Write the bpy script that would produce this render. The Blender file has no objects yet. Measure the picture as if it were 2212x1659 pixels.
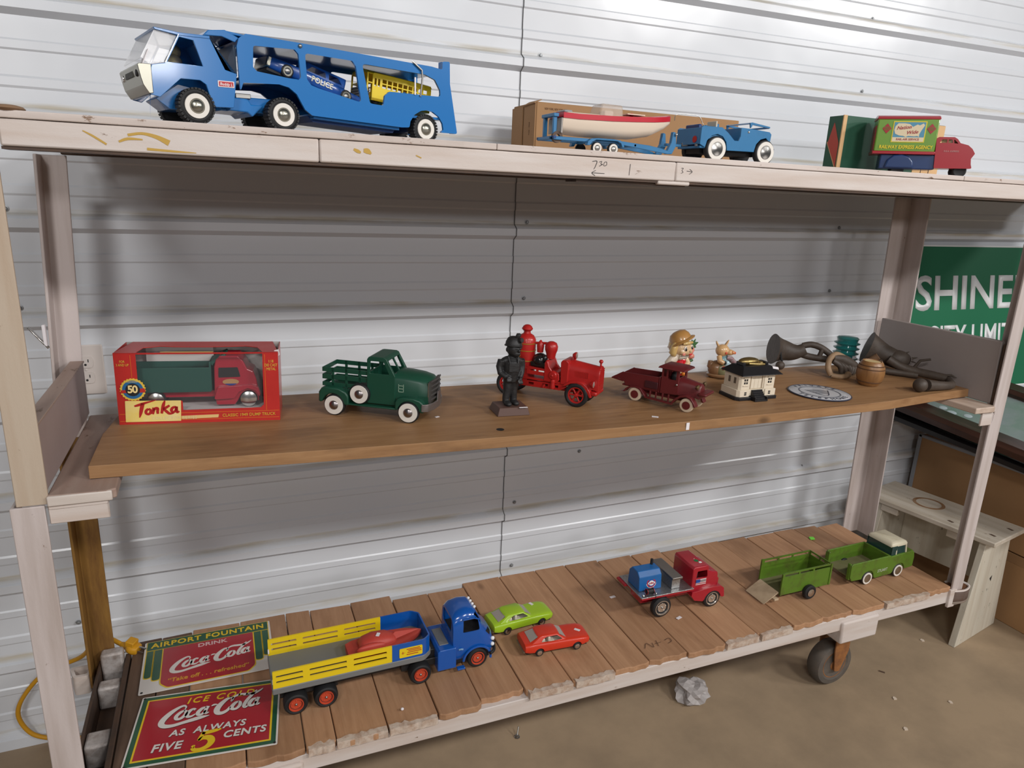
import bpy, bmesh, math, random
from mathutils import Vector, Matrix
from mathutils.geometry import tessellate_polygon
random.seed(7)
PI = math.pi
scene = bpy.context.scene
col = scene.collection

# ------------------------------------------------------------------ camera
CAM = Vector((-0.8005, -1.9306, 1.5080))
YAW, PIT, ROL, FPX = 0.397537, 0.271086, 0.042733, 1500.0
fw = Vector((math.sin(YAW)*math.cos(PIT), math.cos(YAW)*math.cos(PIT), -math.sin(PIT)))
rt = Vector((math.cos(YAW), -math.sin(YAW), 0)); up = rt.cross(fw)
r2 = rt*math.cos(ROL)+up*math.sin(ROL); u2 = up*math.cos(ROL)-rt*math.sin(ROL)
cd = bpy.data.cameras.new('camera'); cam = bpy.data.objects.new('camera', cd); col.objects.link(cam)
cd.sensor_fit = 'HORIZONTAL'; cd.sensor_width = 36; cd.lens = FPX/2212*36; cd.clip_start = .02
m4 = Matrix((r2, u2, -fw)).transposed().to_4x4(); m4.translation = CAM
cam.matrix_world = m4
scene.camera = cam

# ------------------------------------------------------------------ light
scene.view_settings.view_transform = 'Standard'; scene.view_settings.look = 'None'
scene.view_settings.gamma = 1; scene.view_settings.use_curve_mapping = False
scene.view_settings.exposure = 0.0
wd = bpy.data.worlds.new('world'); scene.world = wd; wd.use_nodes = True
bg = wd.node_tree.nodes['Background']; bg.inputs[0].default_value = (.93, .95, 1, 1); bg.inputs[1].default_value = .065
def lamp(name, loc, sx, sy, power, color=(1, .985, .965), aim=None):
    l = bpy.data.lights.new(name, 'AREA'); l.shape = 'RECTANGLE'; l.size = sx; l.size_y = sy; l.energy = power; l.color = color
    o = bpy.data.objects.new(name, l); col.objects.link(o); o.location = loc
    if aim: o.rotation_euler = (Vector(aim)-Vector(loc)).to_track_quat('-Z', 'Y').to_euler()
    return o
for lx, ly, pw in [(-2.0, -3.6, 39), (.5, -3.5, 40), (2.6, -3.5, 66), (4.8, -3.6, 44)]:
    lamp('ceiling_lamp', (lx, ly, 3.3), .7, .25, pw, aim=(lx*.6, -.6, .9))
for lx in (-4, 0, 4):
    lamp('far_ceiling_lamp', (lx, -10.0, 3.2), 1.2, .6, 72, (1, .97, .96), aim=(lx*.4, 0, 1.2))

# ------------------------------------------------------------------ materials
MATS = {}
def nd(t, k, **kw):
    n = t.nodes.new(k)
    for a, b in kw.items(): setattr(n, a, b)
    return n
def mat(name, c, rough=.45, metal=0, coat=0, var=0, vs=40, c2=None, spec=.5, alpha=1, trans=0, ior=1.45, bump=0, bs=60, thr=None, sc=(1, 1, 1), em=0):
    """principled with optional noise: var mixes towards c2 (dirt, wear) where the noise is high"""
    if name in MATS: return MATS[name]
    m = bpy.data.materials.new(name); m.use_nodes = True; MATS[name] = m
    t = m.node_tree; b = t.nodes['Principled BSDF']
    def s(k, v):
        if k in b.inputs: b.inputs[k].default_value = v
    s('Base Color', (*c, 1)); s('Roughness', rough); s('Metallic', metal); s('Coat Weight', coat); s('Coat Roughness', .08)
    s('Specular IOR Level', spec); s('Alpha', alpha); s('Transmission Weight', trans); s('IOR', ior)
    if em: s('Emission Color', (*c, 1)); s('Emission Strength', em)
    if var or bump:
        tc = nd(t, 'ShaderNodeTexCoord'); mp = nd(t, 'ShaderNodeMapping'); mp.inputs['Scale'].default_value = sc
        t.links.new(tc.outputs['Object'], mp.inputs[0])
    if var:
        n = nd(t, 'ShaderNodeTexNoise'); n.inputs['Scale'].default_value = vs; n.inputs['Detail'].default_value = 6; n.inputs['Roughness'].default_value = .65
        t.links.new(mp.outputs[0], n.inputs['Vector'])
        r = nd(t, 'ShaderNodeMapRange'); lo, hi = thr or (.4, .75)
        r.inputs['From Min'].default_value = lo; r.inputs['From Max'].default_value = hi; r.inputs['To Max'].default_value = var
        t.links.new(n.outputs[0], r.inputs[0])
        x = nd(t, 'ShaderNodeMix', data_type='RGBA'); x.inputs[6].default_value = (*c, 1); x.inputs[7].default_value = (*(c2 or tuple(v*.6 for v in c)), 1)
        t.links.new(r.outputs[0], x.inputs[0]); t.links.new(x.outputs[2], b.inputs['Base Color'])
    if bump:
        n2 = nd(t, 'ShaderNodeTexNoise'); n2.inputs['Scale'].default_value = bs; n2.inputs['Detail'].default_value = 4
        t.links.new(mp.outputs[0], n2.inputs['Vector'])
        bp = nd(t, 'ShaderNodeBump'); bp.inputs['Strength'].default_value = bump; bp.inputs['Distance'].default_value = .002
        t.links.new(n2.outputs[0], bp.inputs['Height']); t.links.new(bp.outputs[0], b.inputs['Normal'])
    return m
def wood(name, c1, c2, dark, axis='x', rough=.55, scale=1.0, knots=.5, rnd=.25, spec=.3, edge=None):
    """boards: long streaks along one axis, stains, knots and a little change from object to object"""
    if name in MATS: return MATS[name]
    m = bpy.data.materials.new(name); m.use_nodes = True; MATS[name] = m
    t = m.node_tree; b = t.nodes['Principled BSDF']; b.inputs['Roughness'].default_value = rough; b.inputs['Specular IOR Level'].default_value = spec
    tc = nd(t, 'ShaderNodeTexCoord'); oi = nd(t, 'ShaderNodeObjectInfo')
    ad = nd(t, 'ShaderNodeVectorMath', operation='ADD'); t.links.new(tc.outputs['Object'], ad.inputs[0])
    ml = nd(t, 'ShaderNodeVectorMath', operation='SCALE'); ml.inputs[0].default_value = (7, 3, 5); t.links.new(oi.outputs['Random'], ml.inputs['Scale'])
    t.links.new(ml.outputs[0], ad.inputs[1])
    mp = nd(t, 'ShaderNodeMapping'); mp.inputs['Scale'].default_value = {'x': (2.2*scale, 34*scale, 34*scale), 'y': (34*scale, 2.2*scale, 34*scale), 'z': (34*scale, 34*scale, 2.2*scale)}[axis]
    t.links.new(ad.outputs[0], mp.inputs[0])
    n = nd(t, 'ShaderNodeTexNoise'); n.inputs['Scale'].default_value = 1.6; n.inputs['Detail'].default_value = 9; n.inputs['Roughness'].default_value = .68; n.inputs['Distortion'].default_value = .7
    t.links.new(mp.outputs[0], n.inputs['Vector'])
    cr = nd(t, 'ShaderNodeValToRGB'); e = cr.color_ramp.elements
    e[0].position = .3; e[0].color = (*c2, 1); e[1].position = .68; e[1].color = (*c1, 1)
    t.links.new(n.outputs[0], cr.inputs[0])
    mp2 = nd(t, 'ShaderNodeMapping'); mp2.inputs['Scale'].default_value = {'x': (3, 9, 9), 'y': (9, 3, 9), 'z': (9, 9, 3)}[axis]; t.links.new(ad.outputs[0], mp2.inputs[0])
    n2 = nd(t, 'ShaderNodeTexNoise'); n2.inputs['Scale'].default_value = 1.1; n2.inputs['Detail'].default_value = 5; n2.inputs['Roughness'].default_value = .6
    t.links.new(mp2.outputs[0], n2.inputs['Vector'])
    r = nd(t, 'ShaderNodeMapRange'); r.inputs['From Min'].default_value = .53; r.inputs['From Max'].default_value = .78; r.inputs['To Max'].default_value = .8; t.links.new(n2.outputs[0], r.inputs[0])
    x = nd(t, 'ShaderNodeMix', data_type='RGBA'); x.inputs[7].default_value = (*dark, 1); t.links.new(r.outputs[0], x.inputs[0]); t.links.new(cr.outputs[0], x.inputs[6])
    vo = nd(t, 'ShaderNodeTexVoronoi'); vo.inputs['Scale'].default_value = 1; mp3 = nd(t, 'ShaderNodeMapping')
    mp3.inputs['Scale'].default_value = {'x': (3.5, 7, 7), 'y': (7, 3.5, 7), 'z': (7, 7, 3.5)}[axis]; t.links.new(ad.outputs[0], mp3.inputs[0]); t.links.new(mp3.outputs[0], vo.inputs['Vector'])
    r3 = nd(t, 'ShaderNodeMapRange'); r3.inputs['From Min'].default_value = .09; r3.inputs['From Max'].default_value = .03; r3.inputs['To Max'].default_value = knots; t.links.new(vo.outputs['Distance'], r3.inputs[0])
    x2 = nd(t, 'ShaderNodeMix', data_type='RGBA'); x2.inputs[7].default_value = (*tuple(v*.45 for v in dark), 1); t.links.new(r3.outputs[0], x2.inputs[0]); t.links.new(x.outputs[2], x2.inputs[6])
    hs = nd(t, 'ShaderNodeHueSaturation'); r4 = nd(t, 'ShaderNodeMapRange'); r4.inputs['To Min'].default_value = 1-rnd; r4.inputs['To Max'].default_value = 1+rnd*.6
    t.links.new(oi.outputs['Random'], r4.inputs[0]); t.links.new(r4.outputs[0], hs.inputs['Value']); t.links.new(x2.outputs[2], hs.inputs['Color'])
    t.links.new(hs.outputs[0], b.inputs['Base Color'])
    bp = nd(t, 'ShaderNodeBump'); bp.inputs['Strength'].default_value = .25; bp.inputs['Distance'].default_value = .002; t.links.new(n.outputs[0], bp.inputs['Height']); t.links.new(bp.outputs[0], b.inputs['Normal'])
    return m
def chipped(name, c, axis='z', amt=.5, under=(.16, .09, .05), rough=.5, c2=None):
    """old paint: streaky dirt plus chips down to the brown underneath"""
    if name in MATS: return MATS[name]
    m = bpy.data.materials.new(name); m.use_nodes = True; MATS[name] = m
    t = m.node_tree; b = t.nodes['Principled BSDF']; b.inputs['Roughness'].default_value = rough
    tc = nd(t, 'ShaderNodeTexCoord')
    mp = nd(t, 'ShaderNodeMapping'); mp.inputs['Scale'].default_value = {'x': (3, 40, 40), 'y': (40, 3, 40), 'z': (40, 40, 3)}[axis]; t.links.new(tc.outputs['Object'], mp.inputs[0])
    n = nd(t, 'ShaderNodeTexNoise'); n.inputs['Scale'].default_value = 1; n.inputs['Detail'].default_value = 6; t.links.new(mp.outputs[0], n.inputs['Vector'])
    x = nd(t, 'ShaderNodeMix', data_type='RGBA'); x.inputs[6].default_value = (*c, 1); x.inputs[7].default_value = (*(c2 or (c[0]*.74, c[1]*.7, c[2]*.66)), 1)
    r = nd(t, 'ShaderNodeMapRange'); r.inputs['From Min'].default_value = .38; r.inputs['From Max'].default_value = .75; t.links.new(n.outputs[0], r.inputs[0]); t.links.new(r.outputs[0], x.inputs[0])
    mp2 = nd(t, 'ShaderNodeMapping'); mp2.inputs['Scale'].default_value = {'x': (.45, 1, 1), 'y': (1, .45, 1), 'z': (1, 1, .45)}[axis]; t.links.new(tc.outputs['Object'], mp2.inputs[0])
    n2 = nd(t, 'ShaderNodeTexNoise'); n2.inputs['Scale'].default_value = 42; n2.inputs['Detail'].default_value = 8; n2.inputs['Roughness'].default_value = .72; t.links.new(mp2.outputs[0], n2.inputs['Vector'])
    r2_ = nd(t, 'ShaderNodeMapRange'); r2_.inputs['From Min'].default_value = .70-amt*.12; r2_.inputs['From Max'].default_value = .74-amt*.1; t.links.new(n2.outputs[0], r2_.inputs[0])
    x2 = nd(t, 'ShaderNodeMix', data_type='RGBA'); x2.inputs[7].default_value = (*under, 1); t.links.new(r2_.outputs[0], x2.inputs[0]); t.links.new(x.outputs[2], x2.inputs[6])
    t.links.new(x2.outputs[2], b.inputs['Base Color'])
    bp = nd(t, 'ShaderNodeBump'); bp.inputs['Strength'].default_value = .3; bp.inputs['Distance'].default_value = .002; t.links.new(n2.outputs[0], bp.inputs['Height']); t.links.new(bp.outputs[0], b.inputs['Normal'])
    return m

# ------------------------------------------------------------------ mesh helpers
def fil(poly, r=.004, n=4):
    """round the corners of a 2-D polygon; r may be a list with one radius per corner"""
    out = []; N = len(poly)
    for i, p in enumerate(poly):
        rr = r[i] if isinstance(r, (list, tuple)) else r
        a = Vector(poly[i-1]); b = Vector(p); c = Vector(poly[(i+1) % N])
        d1 = a-b; d2 = c-b; l1 = d1.length; l2 = d2.length
        if rr <= 0 or l1 < 1e-9 or l2 < 1e-9: out.append(tuple(p)); continue
        d1 /= l1; d2 /= l2
        ang = math.acos(max(-1, min(1, d1.dot(d2))))
        if ang > PI-.05: out.append(tuple(p)); continue
        t = min(rr/math.tan(ang/2), l1*.48, l2*.48)
        A = b+d1*t; B = b+d2*t
        for k in range(n+1):
            s = k/n
            q = A*(1-s)**2 + b*2*s*(1-s) + B*s*s
            out.append((q.x, q.y))
    return out
def rect(x0, y0, x1, y1): return [(x0, y0), (x1, y0), (x1, y1), (x0, y1)]
def circ(cx, cy, r, n=20, ry=None, a0=0): return [(cx+r*math.cos(a0+2*PI*k/n), cy+(ry or r)*math.sin(a0+2*PI*k/n)) for k in range(n)]
def spline(pts, n=8, closed=False):
    """Catmull-Rom through tuples of any length"""
    P = [tuple(p) for p in pts]; out = []; N = len(P)
    rng = range(N if closed else N-1)
    for i in rng:
        p1, p2 = P[i], P[(i+1) % N]
        p0 = P[i-1] if (i > 0 or closed) else p1
        p3 = P[(i+2) % N] if (i+2 < N or closed) else p2
        for k in range(n):
            t = k/n; t2 = t*t; t3 = t2*t
            out.append(tuple(.5*((2*b)+(-a+c)*t+(2*a-5*b+4*c-d)*t2+(-a+3*b-3*c+d)*t3) for a, b, c, d in zip(p0, p1, p2, p3)))
    if not closed: out.append(P[-1])
    return out
class MB:
    def __init__(s): s.v = []; s.f = []
    def add(s, vs, fs, M=None):
        o = len(s.v)
        s.v += [tuple(M @ Vector(v)) if M is not None else tuple(v) for v in vs]
        s.f += [tuple(i+o for i in f) for f in fs]; return s
    def box(s, x0, x1, y0, y1, z0, z1, M=None):
        return s.add([(x0,y0,z0),(x1,y0,z0),(x1,y1,z0),(x0,y1,z0),(x0,y0,z1),(x1,y0,z1),(x1,y1,z1),(x0,y1,z1)],
                     [(0,3,2,1),(4,5,6,7),(0,1,5,4),(1,2,6,5),(2,3,7,6),(3,0,4,7)], M)
    def prism(s, poly, a0, a1, axis='y', holes=(), M=None):
        """extrude a 2-D outline: axis y -> (x,z), x -> (y,z), z -> (x,y)"""
        mk = {'y': lambda p, a: (p[0], a, p[1]), 'x': lambda p, a: (a, p[0], p[1]), 'z': lambda p, a: (p[0], p[1], a)}[axis]
        loops = [list(poly)]+[list(h) for h in holes]
        flat = [p for l in loops for p in l]; n = len(flat)
        vs = [mk(p, a0) for p in flat]+[mk(p, a1) for p in flat]; fs = []
        if not holes: fs += [tuple(range(n-1, -1, -1)), tuple(range(n, 2*n))]
        else:
            for t in tessellate_polygon([[Vector((p[0], p[1], 0)) for p in l] for l in loops]):
                fs += [tuple(t), tuple(i+n for i in reversed(t))]
        o = 0
        for l in loops:
            k = len(l)
            for i in range(k):
                a, b = o+i, o+(i+1) % k; fs.append((a, b, b+n, a+n))
            o += k
        return s.add(vs, fs, M)
    def loft(s, rings, cap=(True, True), closed=True, M=None):
        n = len(rings[0]); vs = [p for r in rings for p in r]; fs = []
        for i in range(len(rings)-1):
            for j in range(n if closed else n-1):
                a = i*n+j; b = i*n+(j+1) % n; fs.append((a, b, b+n, a+n))
        if cap[0]: fs.append(tuple(range(n-1, -1, -1)))
        if cap[1]: fs.append(tuple((len(rings)-1)*n+j for j in range(n)))
        return s.add(vs, fs, M)
    def lathe(s, prof, c=(0, 0, 0), axis='z', n=28, M=None, cap=True):
        """prof: (radius, height) pairs along the axis"""
        rings = []
        for r, h in prof:
            ring = []
            for k in range(n):
                a = 2*PI*k/n; x = max(r, 1e-5)*math.cos(a); y = max(r, 1e-5)*math.sin(a)
                p = {'z': (x, y, h), 'y': (x, h, y), 'x': (h, x, y)}[axis]
                ring.append((p[0]+c[0], p[1]+c[1], p[2]+c[2]))
            rings.append(ring)
        if prof[0] == prof[-1]: cap = False
        return s.loft(rings, M=M, cap=(cap, cap))
    def cyl(s, p0, p1, r, n=14, r1=None): return s.tube([p0, p1], [r, r if r1 is None else r1], n)
    def tube(s, path, r, n=8, flat=1.0, M=None, cap=(True, True), upv=None):
        P = [Vector(p) for p in path]; R = r if isinstance(r, (list, tuple)) else [r]*len(P)
        rings = []; prev = None
        for i, p in enumerate(P):
            d = (P[min(i+1, len(P)-1)]-P[max(i-1, 0)]).normalized()
            if prev is None:
                a = Vector(upv) if upv else (Vector((0, 0, 1)) if abs(d.z) < .9 else Vector((1, 0, 0)))
            else: a = prev
            u = (a-d*a.dot(d)).normalized(); w = d.cross(u); prev = u
            rings.append([tuple(p+(u*math.cos(2*PI*k/n)*flat+w*math.sin(2*PI*k/n))*R[i]) for k in range(n)])
        return s.loft(rings, cap=cap, M=M)
    def ball(s, c, r, n=14, m=9, M=None):
        rx, ry, rz = r if isinstance(r, (list, tuple)) else (r, r, r)
        rings = []
        for i in range(m+1):
            t = PI*i/m; q = max(math.sin(t), 1e-3)
            rings.append([(c[0]+rx*q*math.cos(2*PI*k/n), c[1]+ry*q*math.sin(2*PI*k/n), c[2]-rz*math.cos(t)) for k in range(n)])
        return s.loft(rings, M=M)
    def ribbon(s, pts, M=None, n=8, grow=0, dx=0, dy=0):
        """flat stroke of changing width through (x, y, width)"""
        P = spline(pts, n); L = []; R = []
        for i, (x, y, w) in enumerate(P):
            a = P[max(i-1, 0)]; b = P[min(i+1, len(P)-1)]
            d = Vector((b[0]-a[0], b[1]-a[1])); d = d.normalized() if d.length > 0 else Vector((1, 0))
            h = (w+grow)/2; L.append((x-d.y*h+dx, y+d.x*h+dy, 0)); R.append((x+d.y*h+dx, y-d.x*h+dy, 0))
        k = len(L); return s.add(L+R, [(i, i+k, i+k+1, i+1) for i in range(k-1)], M)
    def build(s, name, m=None, parent=None, bev=0, seg=2, smooth=True, sub=0, remesh=0, solid=0, ang=38, weld=1e-5, smo=0):
        me = bpy.data.meshes.new(name); b = bmesh.new()
        vs = [b.verts.new(v) for v in s.v]
        for f in s.f:
            try: b.faces.new([vs[i] for i in f])
            except ValueError: pass
        if weld: bmesh.ops.remove_doubles(b, verts=b.verts, dist=weld)
        bmesh.ops.recalc_face_normals(b, faces=b.faces); b.to_mesh(me); b.free()
        o = bpy.data.objects.new(name, me); col.objects.link(o)
        if m is not None: me.materials.append(m)
        if parent is not None: o.parent = parent
        if solid:
            q = o.modifiers.new('solid', 'SOLIDIFY'); q.thickness = solid; q.offset = -1
        if remesh:
            q = o.modifiers.new('remesh', 'REMESH'); q.mode = 'VOXEL'; q.voxel_size = remesh; q.use_smooth_shade = True
            if smo:
                q = o.modifiers.new('smooth', 'SMOOTH'); q.factor = .5; q.iterations = smo
        if bev:
            q = o.modifiers.new('bevel', 'BEVEL'); q.width = bev; q.segments = seg; q.limit_method = 'ANGLE'; q.angle_limit = math.radians(35); q.harden_normals = False
        if sub:
            q = o.modifiers.new('sub', 'SUBSURF'); q.levels = sub; q.render_levels = sub
        if smooth:
            me.shade_smooth()
            if not sub and not remesh: me.set_sharp_from_angle(angle=math.radians(ang))
        return o
def bake(o):
    dg = bpy.context.evaluated_depsgraph_get(); dg.update()
    me = bpy.data.meshes.new_from_object(o.evaluated_get(dg), depsgraph=dg)
    o.modifiers.clear(); old = o.data; o.data = me; me.name = o.name
    bpy.data.meshes.remove(old); return o
def cut(o, cutters, smooth_ang=38, bev=0):
    """subtract MB solids from an object and keep the result as its mesh"""
    par = o.parent; o.parent = None
    for c in cutters:
        k = c.build('cutter', smooth=False); q = o.modifiers.new('cut', 'BOOLEAN'); q.operation = 'DIFFERENCE'; q.object = k; q.solver = 'EXACT'
        bake(o); me = k.data; bpy.data.objects.remove(k); bpy.data.meshes.remove(me)
    o.data.shade_smooth(); o.data.set_sharp_from_angle(angle=math.radians(smooth_ang))
    o.parent = par
    return o
def empty(name, loc=(0, 0, 0), rz=0, label=None, cat=None, group=None, rot=None):
    o = bpy.data.objects.new(name, None); col.objects.link(o); o.location = loc; o.rotation_euler = rot or (0, 0, math.radians(rz)); o.empty_display_size = .01
    return tag(o, label, cat, group)
def tag(o, label=None, cat=None, group=None, kind=None):
    for k, v in (('label', label), ('category', cat), ('group', group), ('kind', kind)):
        if v: o[k] = v
    return o
def lab(o, t): o['label'] = t; return o
def text(name, s, size, m, parent, M, ext=.0003, shear=0, bold=0, align='CENTER', sx=1.0, space=1.0):
    cu = bpy.data.curves.new(name, 'FONT'); cu.body = s; cu.size = size; cu.extrude = ext; cu.shear = shear; cu.offset = bold
    cu.align_x = align; cu.align_y = 'CENTER'; cu.space_character = space; cu.resolution_u = 3
    t = bpy.data.objects.new(name, cu); col.objects.link(t)
    dg = bpy.context.evaluated_depsgraph_get(); dg.update()
    me = bpy.data.meshes.new_from_object(t.evaluated_get(dg), depsgraph=dg); bpy.data.objects.remove(t); bpy.data.curves.remove(cu)
    me.transform(M @ Matrix.Diagonal((sx, 1, 1, 1))); me.materials.clear(); me.materials.append(m)
    o = bpy.data.objects.new(name, me); col.objects.link(o); o.parent = parent; me.name = name
    return o
def T(x=0, y=0, z=0): return Matrix.Translation((x, y, z))
def RX(d): return Matrix.Rotation(math.radians(d), 4, 'X')
def RY(d): return Matrix.Rotation(math.radians(d), 4, 'Y')
def RZ(d): return Matrix.Rotation(math.radians(d), 4, 'Z')
FRONT = RX(90)           # lettering on a face that looks towards -y, x to the right, z up
def sup(cx, cy, rx, ry, e=2.6, n=28, half=None):
    """superellipse ring in 2-D"""
    out = []
    for k in range(n):
        a = 2*PI*k/n; c, s = math.cos(a), math.sin(a)
        out.append((cx+rx*math.copysign(abs(c)**(2/e), c), cy+ry*math.copysign(abs(s)**(2/e), s)))
    return out
def body(rings, e=3.2, n=28):
    """car body: (x, ymid, halfwidth, zbottom, ztop[, exponent]) sections to an MB"""
    b = MB(); R = []
    for q in rings:
        x, ym, hw, z0, z1 = q[:5]; ee = q[5] if len(q) > 5 else e
        R.append([(x, p[0], p[1]) for p in sup(ym, (z0+z1)/2, hw, (z1-z0)/2, ee, n)])
    return b.loft(R)

# common paints
BLACK = mat('black_rubber', (.012, .012, .013), .6)
SATIN = mat('black_satin', (.02, .02, .021), .4)
CHROME = mat('chrome', (.62, .6, .57), .18, 1)
DULL = mat('dull_steel', (.36, .35, .33), .38, 1)
WHITEW = mat('whitewall', (.74, .7, .64), .5)
PAPER = mat('white_paper', (.78, .74, .76), .7)
GLASS = mat('clear_plastic', (.85, .86, .88), .12, trans=.0, alpha=.28)
DARKIN = mat('dark_interior', (.012, .011, .012), .7)
CARD = mat('cardboard', (.36, .2, .09), .75, var=.4, vs=6, c2=(.28, .15, .065))

def wheel(par, x, yo, z, R, w, sg=-1, rim=None, ww=None, hub=.42, wwr=(.42, .72), dome=.18, treads=0, spokes=0, name='wheel', rimR=.62, tyre=BLACK, hubm=None):
    """tyre whose outer face is at y=yo looking to side sg; whitewall, rim and hubcap are its sub-parts"""
    b = MB(); i = -sg
    pr = [(R*.3, yo+i*w*.12), (R*.6, yo+i*w*.08), (R*.8, yo), (R*.93, yo+i*w*.06), (R, yo+i*w*.22), (R, yo+i*w*.78), (R*.93, yo+i*w*.94), (R*.8, yo+i*w), (R*.3, yo+i*w*.95)]
    if spokes: pr = [(R*.68, yo+i*w*.1)]+pr[2:-1]+[(R*.68, yo+i*w*.9), (R*.68, yo+i*w*.1)]
    b.lathe(pr, (x, 0, z), 'y', 36)
    if treads:
        for k in range(treads):
            a = 2*PI*k/treads; M = T(x, yo+i*w*.5, z) @ RY(math.degrees(a))
            b.box(-R*.075, R*.075, -w*.5, w*.5, R*.93, R*1.035, M)
    o = b.build(name, tyre, par, ang=30)
    if ww:
        q = MB().lathe([(R*wwr[0], yo+sg*.0001), (R*wwr[0]+.0003, yo+sg*R*.05), (R*wwr[1]-.0003, yo+sg*R*.05), (R*wwr[1], yo-sg*.0006)], (x, 0, z), 'y', 36); q.build('whitewall', ww, o)
    if spokes:
        q = MB()
        q.lathe([(R*.58, yo+i*w*.15), (R*.7, yo+i*w*.12), (R*.7, yo+i*w*.8), (R*.58, yo+i*w*.8), (R*.58, yo+i*w*.15)], (x, 0, z), 'y', 32)
        for k in range(spokes):
            a = 2*PI*k/spokes; c, s_ = math.cos(a), math.sin(a)
            q.cyl((x, yo+i*w*.4, z), (x+c*R*.62, yo+i*w*.4, z+s_*R*.62), R*.075, 8)
        q.lathe([(0, yo-i*w*.02), (R*.12, yo), (R*.18, yo+i*w*.2), (R*.2, yo+i*w*.7), (0, yo+i*w*.75)], (x, 0, z), 'y', 14)
        q.build('spoked_rim', rim, o)
    elif rim:
        q = MB().lathe([(0, yo+i*w*.1), (R*rimR*.82, yo+i*w*.1), (R*rimR*.9, yo+sg*R*.03), (R*rimR, yo+sg*R*.03), (R*rimR, yo+i*w*.15)], (x, 0, z), 'y', 30)
        for k in range(5):
            a = 2*PI*k/5+.3; q.ball((x+math.cos(a)*R*rimR*.55, yo+i*w*.09, z+math.sin(a)*R*rimR*.55), (R*.07, R*.03, R*.07), 8, 5)
        q.build('rim', rim, o)
        MB().ball((x, yo+i*w*.08, z), (R*.12, R*.1, R*.12), 10, 6).build('hub', hubm or DULL, o)
    if hub and hubm and not rim:
        MB().lathe([(0, yo+sg*R*dome*1.4), (R*hub*.45, yo+sg*R*dome*1.2), (R*hub*.8, yo+sg*R*dome*.75), (R*hub, yo+sg*R*.05), (R*hub*1.0, yo-sg*.0005)], (x, 0, z), 'y', 28).build('hubcap', hubm, o, ang=60)
    return o
# ------------------------------------------------------------------ the room: metal wall and concrete floor
RZ0, RP = 1.37, .2286
def wall_mat():
    m = bpy.data.materials.new('painted_metal_siding'); m.use_nodes = True; t = m.node_tree; b = t.nodes['Principled BSDF']
    b.inputs['Roughness'].default_value = .26; b.inputs['Specular IOR Level'].default_value = .55
    tc = nd(t, 'ShaderNodeTexCoord'); sx = nd(t, 'ShaderNodeSeparateXYZ'); t.links.new(tc.outputs['Object'], sx.inputs[0])
    def M(op, a, v=None, **k):
        n = nd(t, 'ShaderNodeMath', operation=op)
        t.links.new(a, n.inputs[0])
        if v is not None:
            if isinstance(v, (int, float)): n.inputs[1].default_value = v
            else: t.links.new(v, n.inputs[1])
        return n.outputs[0]
    f = M('FRACT', M('DIVIDE', M('SUBTRACT', sx.outputs['Z'], RZ0-10*RP), RP))
    d = M('ABSOLUTE', M('SUBTRACT', f, .2))
    r = nd(t, 'ShaderNodeMapRange'); r.inputs['From Min'].default_value = .045; r.inputs['From Max'].default_value = .012; r.inputs['To Max'].default_value = .85; t.links.new(d, r.inputs[0])
    mp = nd(t, 'ShaderNodeMapping'); mp.inputs['Scale'].default_value = (2.5, 1, 30); t.links.new(tc.outputs['Object'], mp.inputs[0])
    n = nd(t, 'ShaderNodeTexNoise'); n.inputs['Scale'].default_value = 2.2; n.inputs['Detail'].default_value = 6; t.links.new(mp.outputs[0], n.inputs['Vector'])
    r2_ = nd(t, 'ShaderNodeMapRange'); r2_.inputs['From Min'].default_value = .35; r2_.inputs['From Max'].default_value = .62; t.links.new(n.outputs[0], r2_.inputs[0])
    k = M('MULTIPLY', r.outputs[0], r2_.outputs[0])
    x = nd(t, 'ShaderNodeMix', data_type='RGBA'); x.inputs[6].default_value = (.63, .65, .685, 1); x.inputs[7].default_value = (.48, .43, .34, 1); t.links.new(k, x.inputs[0])
    t.links.new(x.outputs[2], b.inputs['Base Color'])
    rr = nd(t, 'ShaderNodeMapRange'); rr.inputs['To Min'].default_value = .26; rr.inputs['To Max'].default_value = .75; t.links.new(k, rr.inputs[0]); t.links.new(rr.outputs[0], b.inputs['Roughness'])
    n2 = nd(t, 'ShaderNodeTexNoise'); n2.inputs['Scale'].default_value = 3.5; n2.inputs['Detail'].default_value = 2; t.links.new(tc.outputs['Object'], n2.inputs['Vector'])
    bp = nd(t, 'ShaderNodeBump'); bp.inputs['Strength'].default_value = .18; bp.inputs['Distance'].default_value = .02; t.links.new(n2.outputs[0], bp.inputs['Height']); t.links.new(bp.outputs[0], b.inputs['Normal'])
    return m
WALL = wall_mat()
def wall_profile():
    pr = []
    for k in range(-6, 6):
        z = RZ0+k*RP
        for dz, dy in ((-.184, 0), (-.147, 0), (-.142, -.003), (-.125, -.003), (-.12, 0), (-.07, 0), (-.066, -.003), (-.05, -.003), (-.046, 0), (0, 0), (.012, -.019), (.032, -.019)):
            pr.append((dy, z+dz))
    pr = [p for p in pr if p[1] > .003 and p[1] < 2.9]
    pr = [(pr[0][0], 0)]+pr
    return pr
PRO = wall_profile(); KINK = .0084
wb = MB()
def wall_panel(x0, x1, off):
    xs = [x0+(x1-x0)*i/6 for i in range(7)]
    rings = [[(x, y+off, max(0, z+(KINK*x if x > 0 else 0))) for y, z in PRO] for x in xs]
    wb.loft(rings, cap=(False, False), closed=False)
wall_panel(-3.6, .0, 0.0); wall_panel(-.004, 4.6, -.0022)
wall = wb.build('wall_back', WALL, smooth=True, ang=20, weld=0); tag(wall, kind='structure')
gp = MB(); prev = None
seam_pts = [(-.0046, y-.0026, z) for y, z in PRO if z < 2.6]
gp.tube(seam_pts, .0011, 5); gp.build('panel_seam', mat('seam_shadow_gap', (.1, .1, .1), .8), wall)
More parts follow.
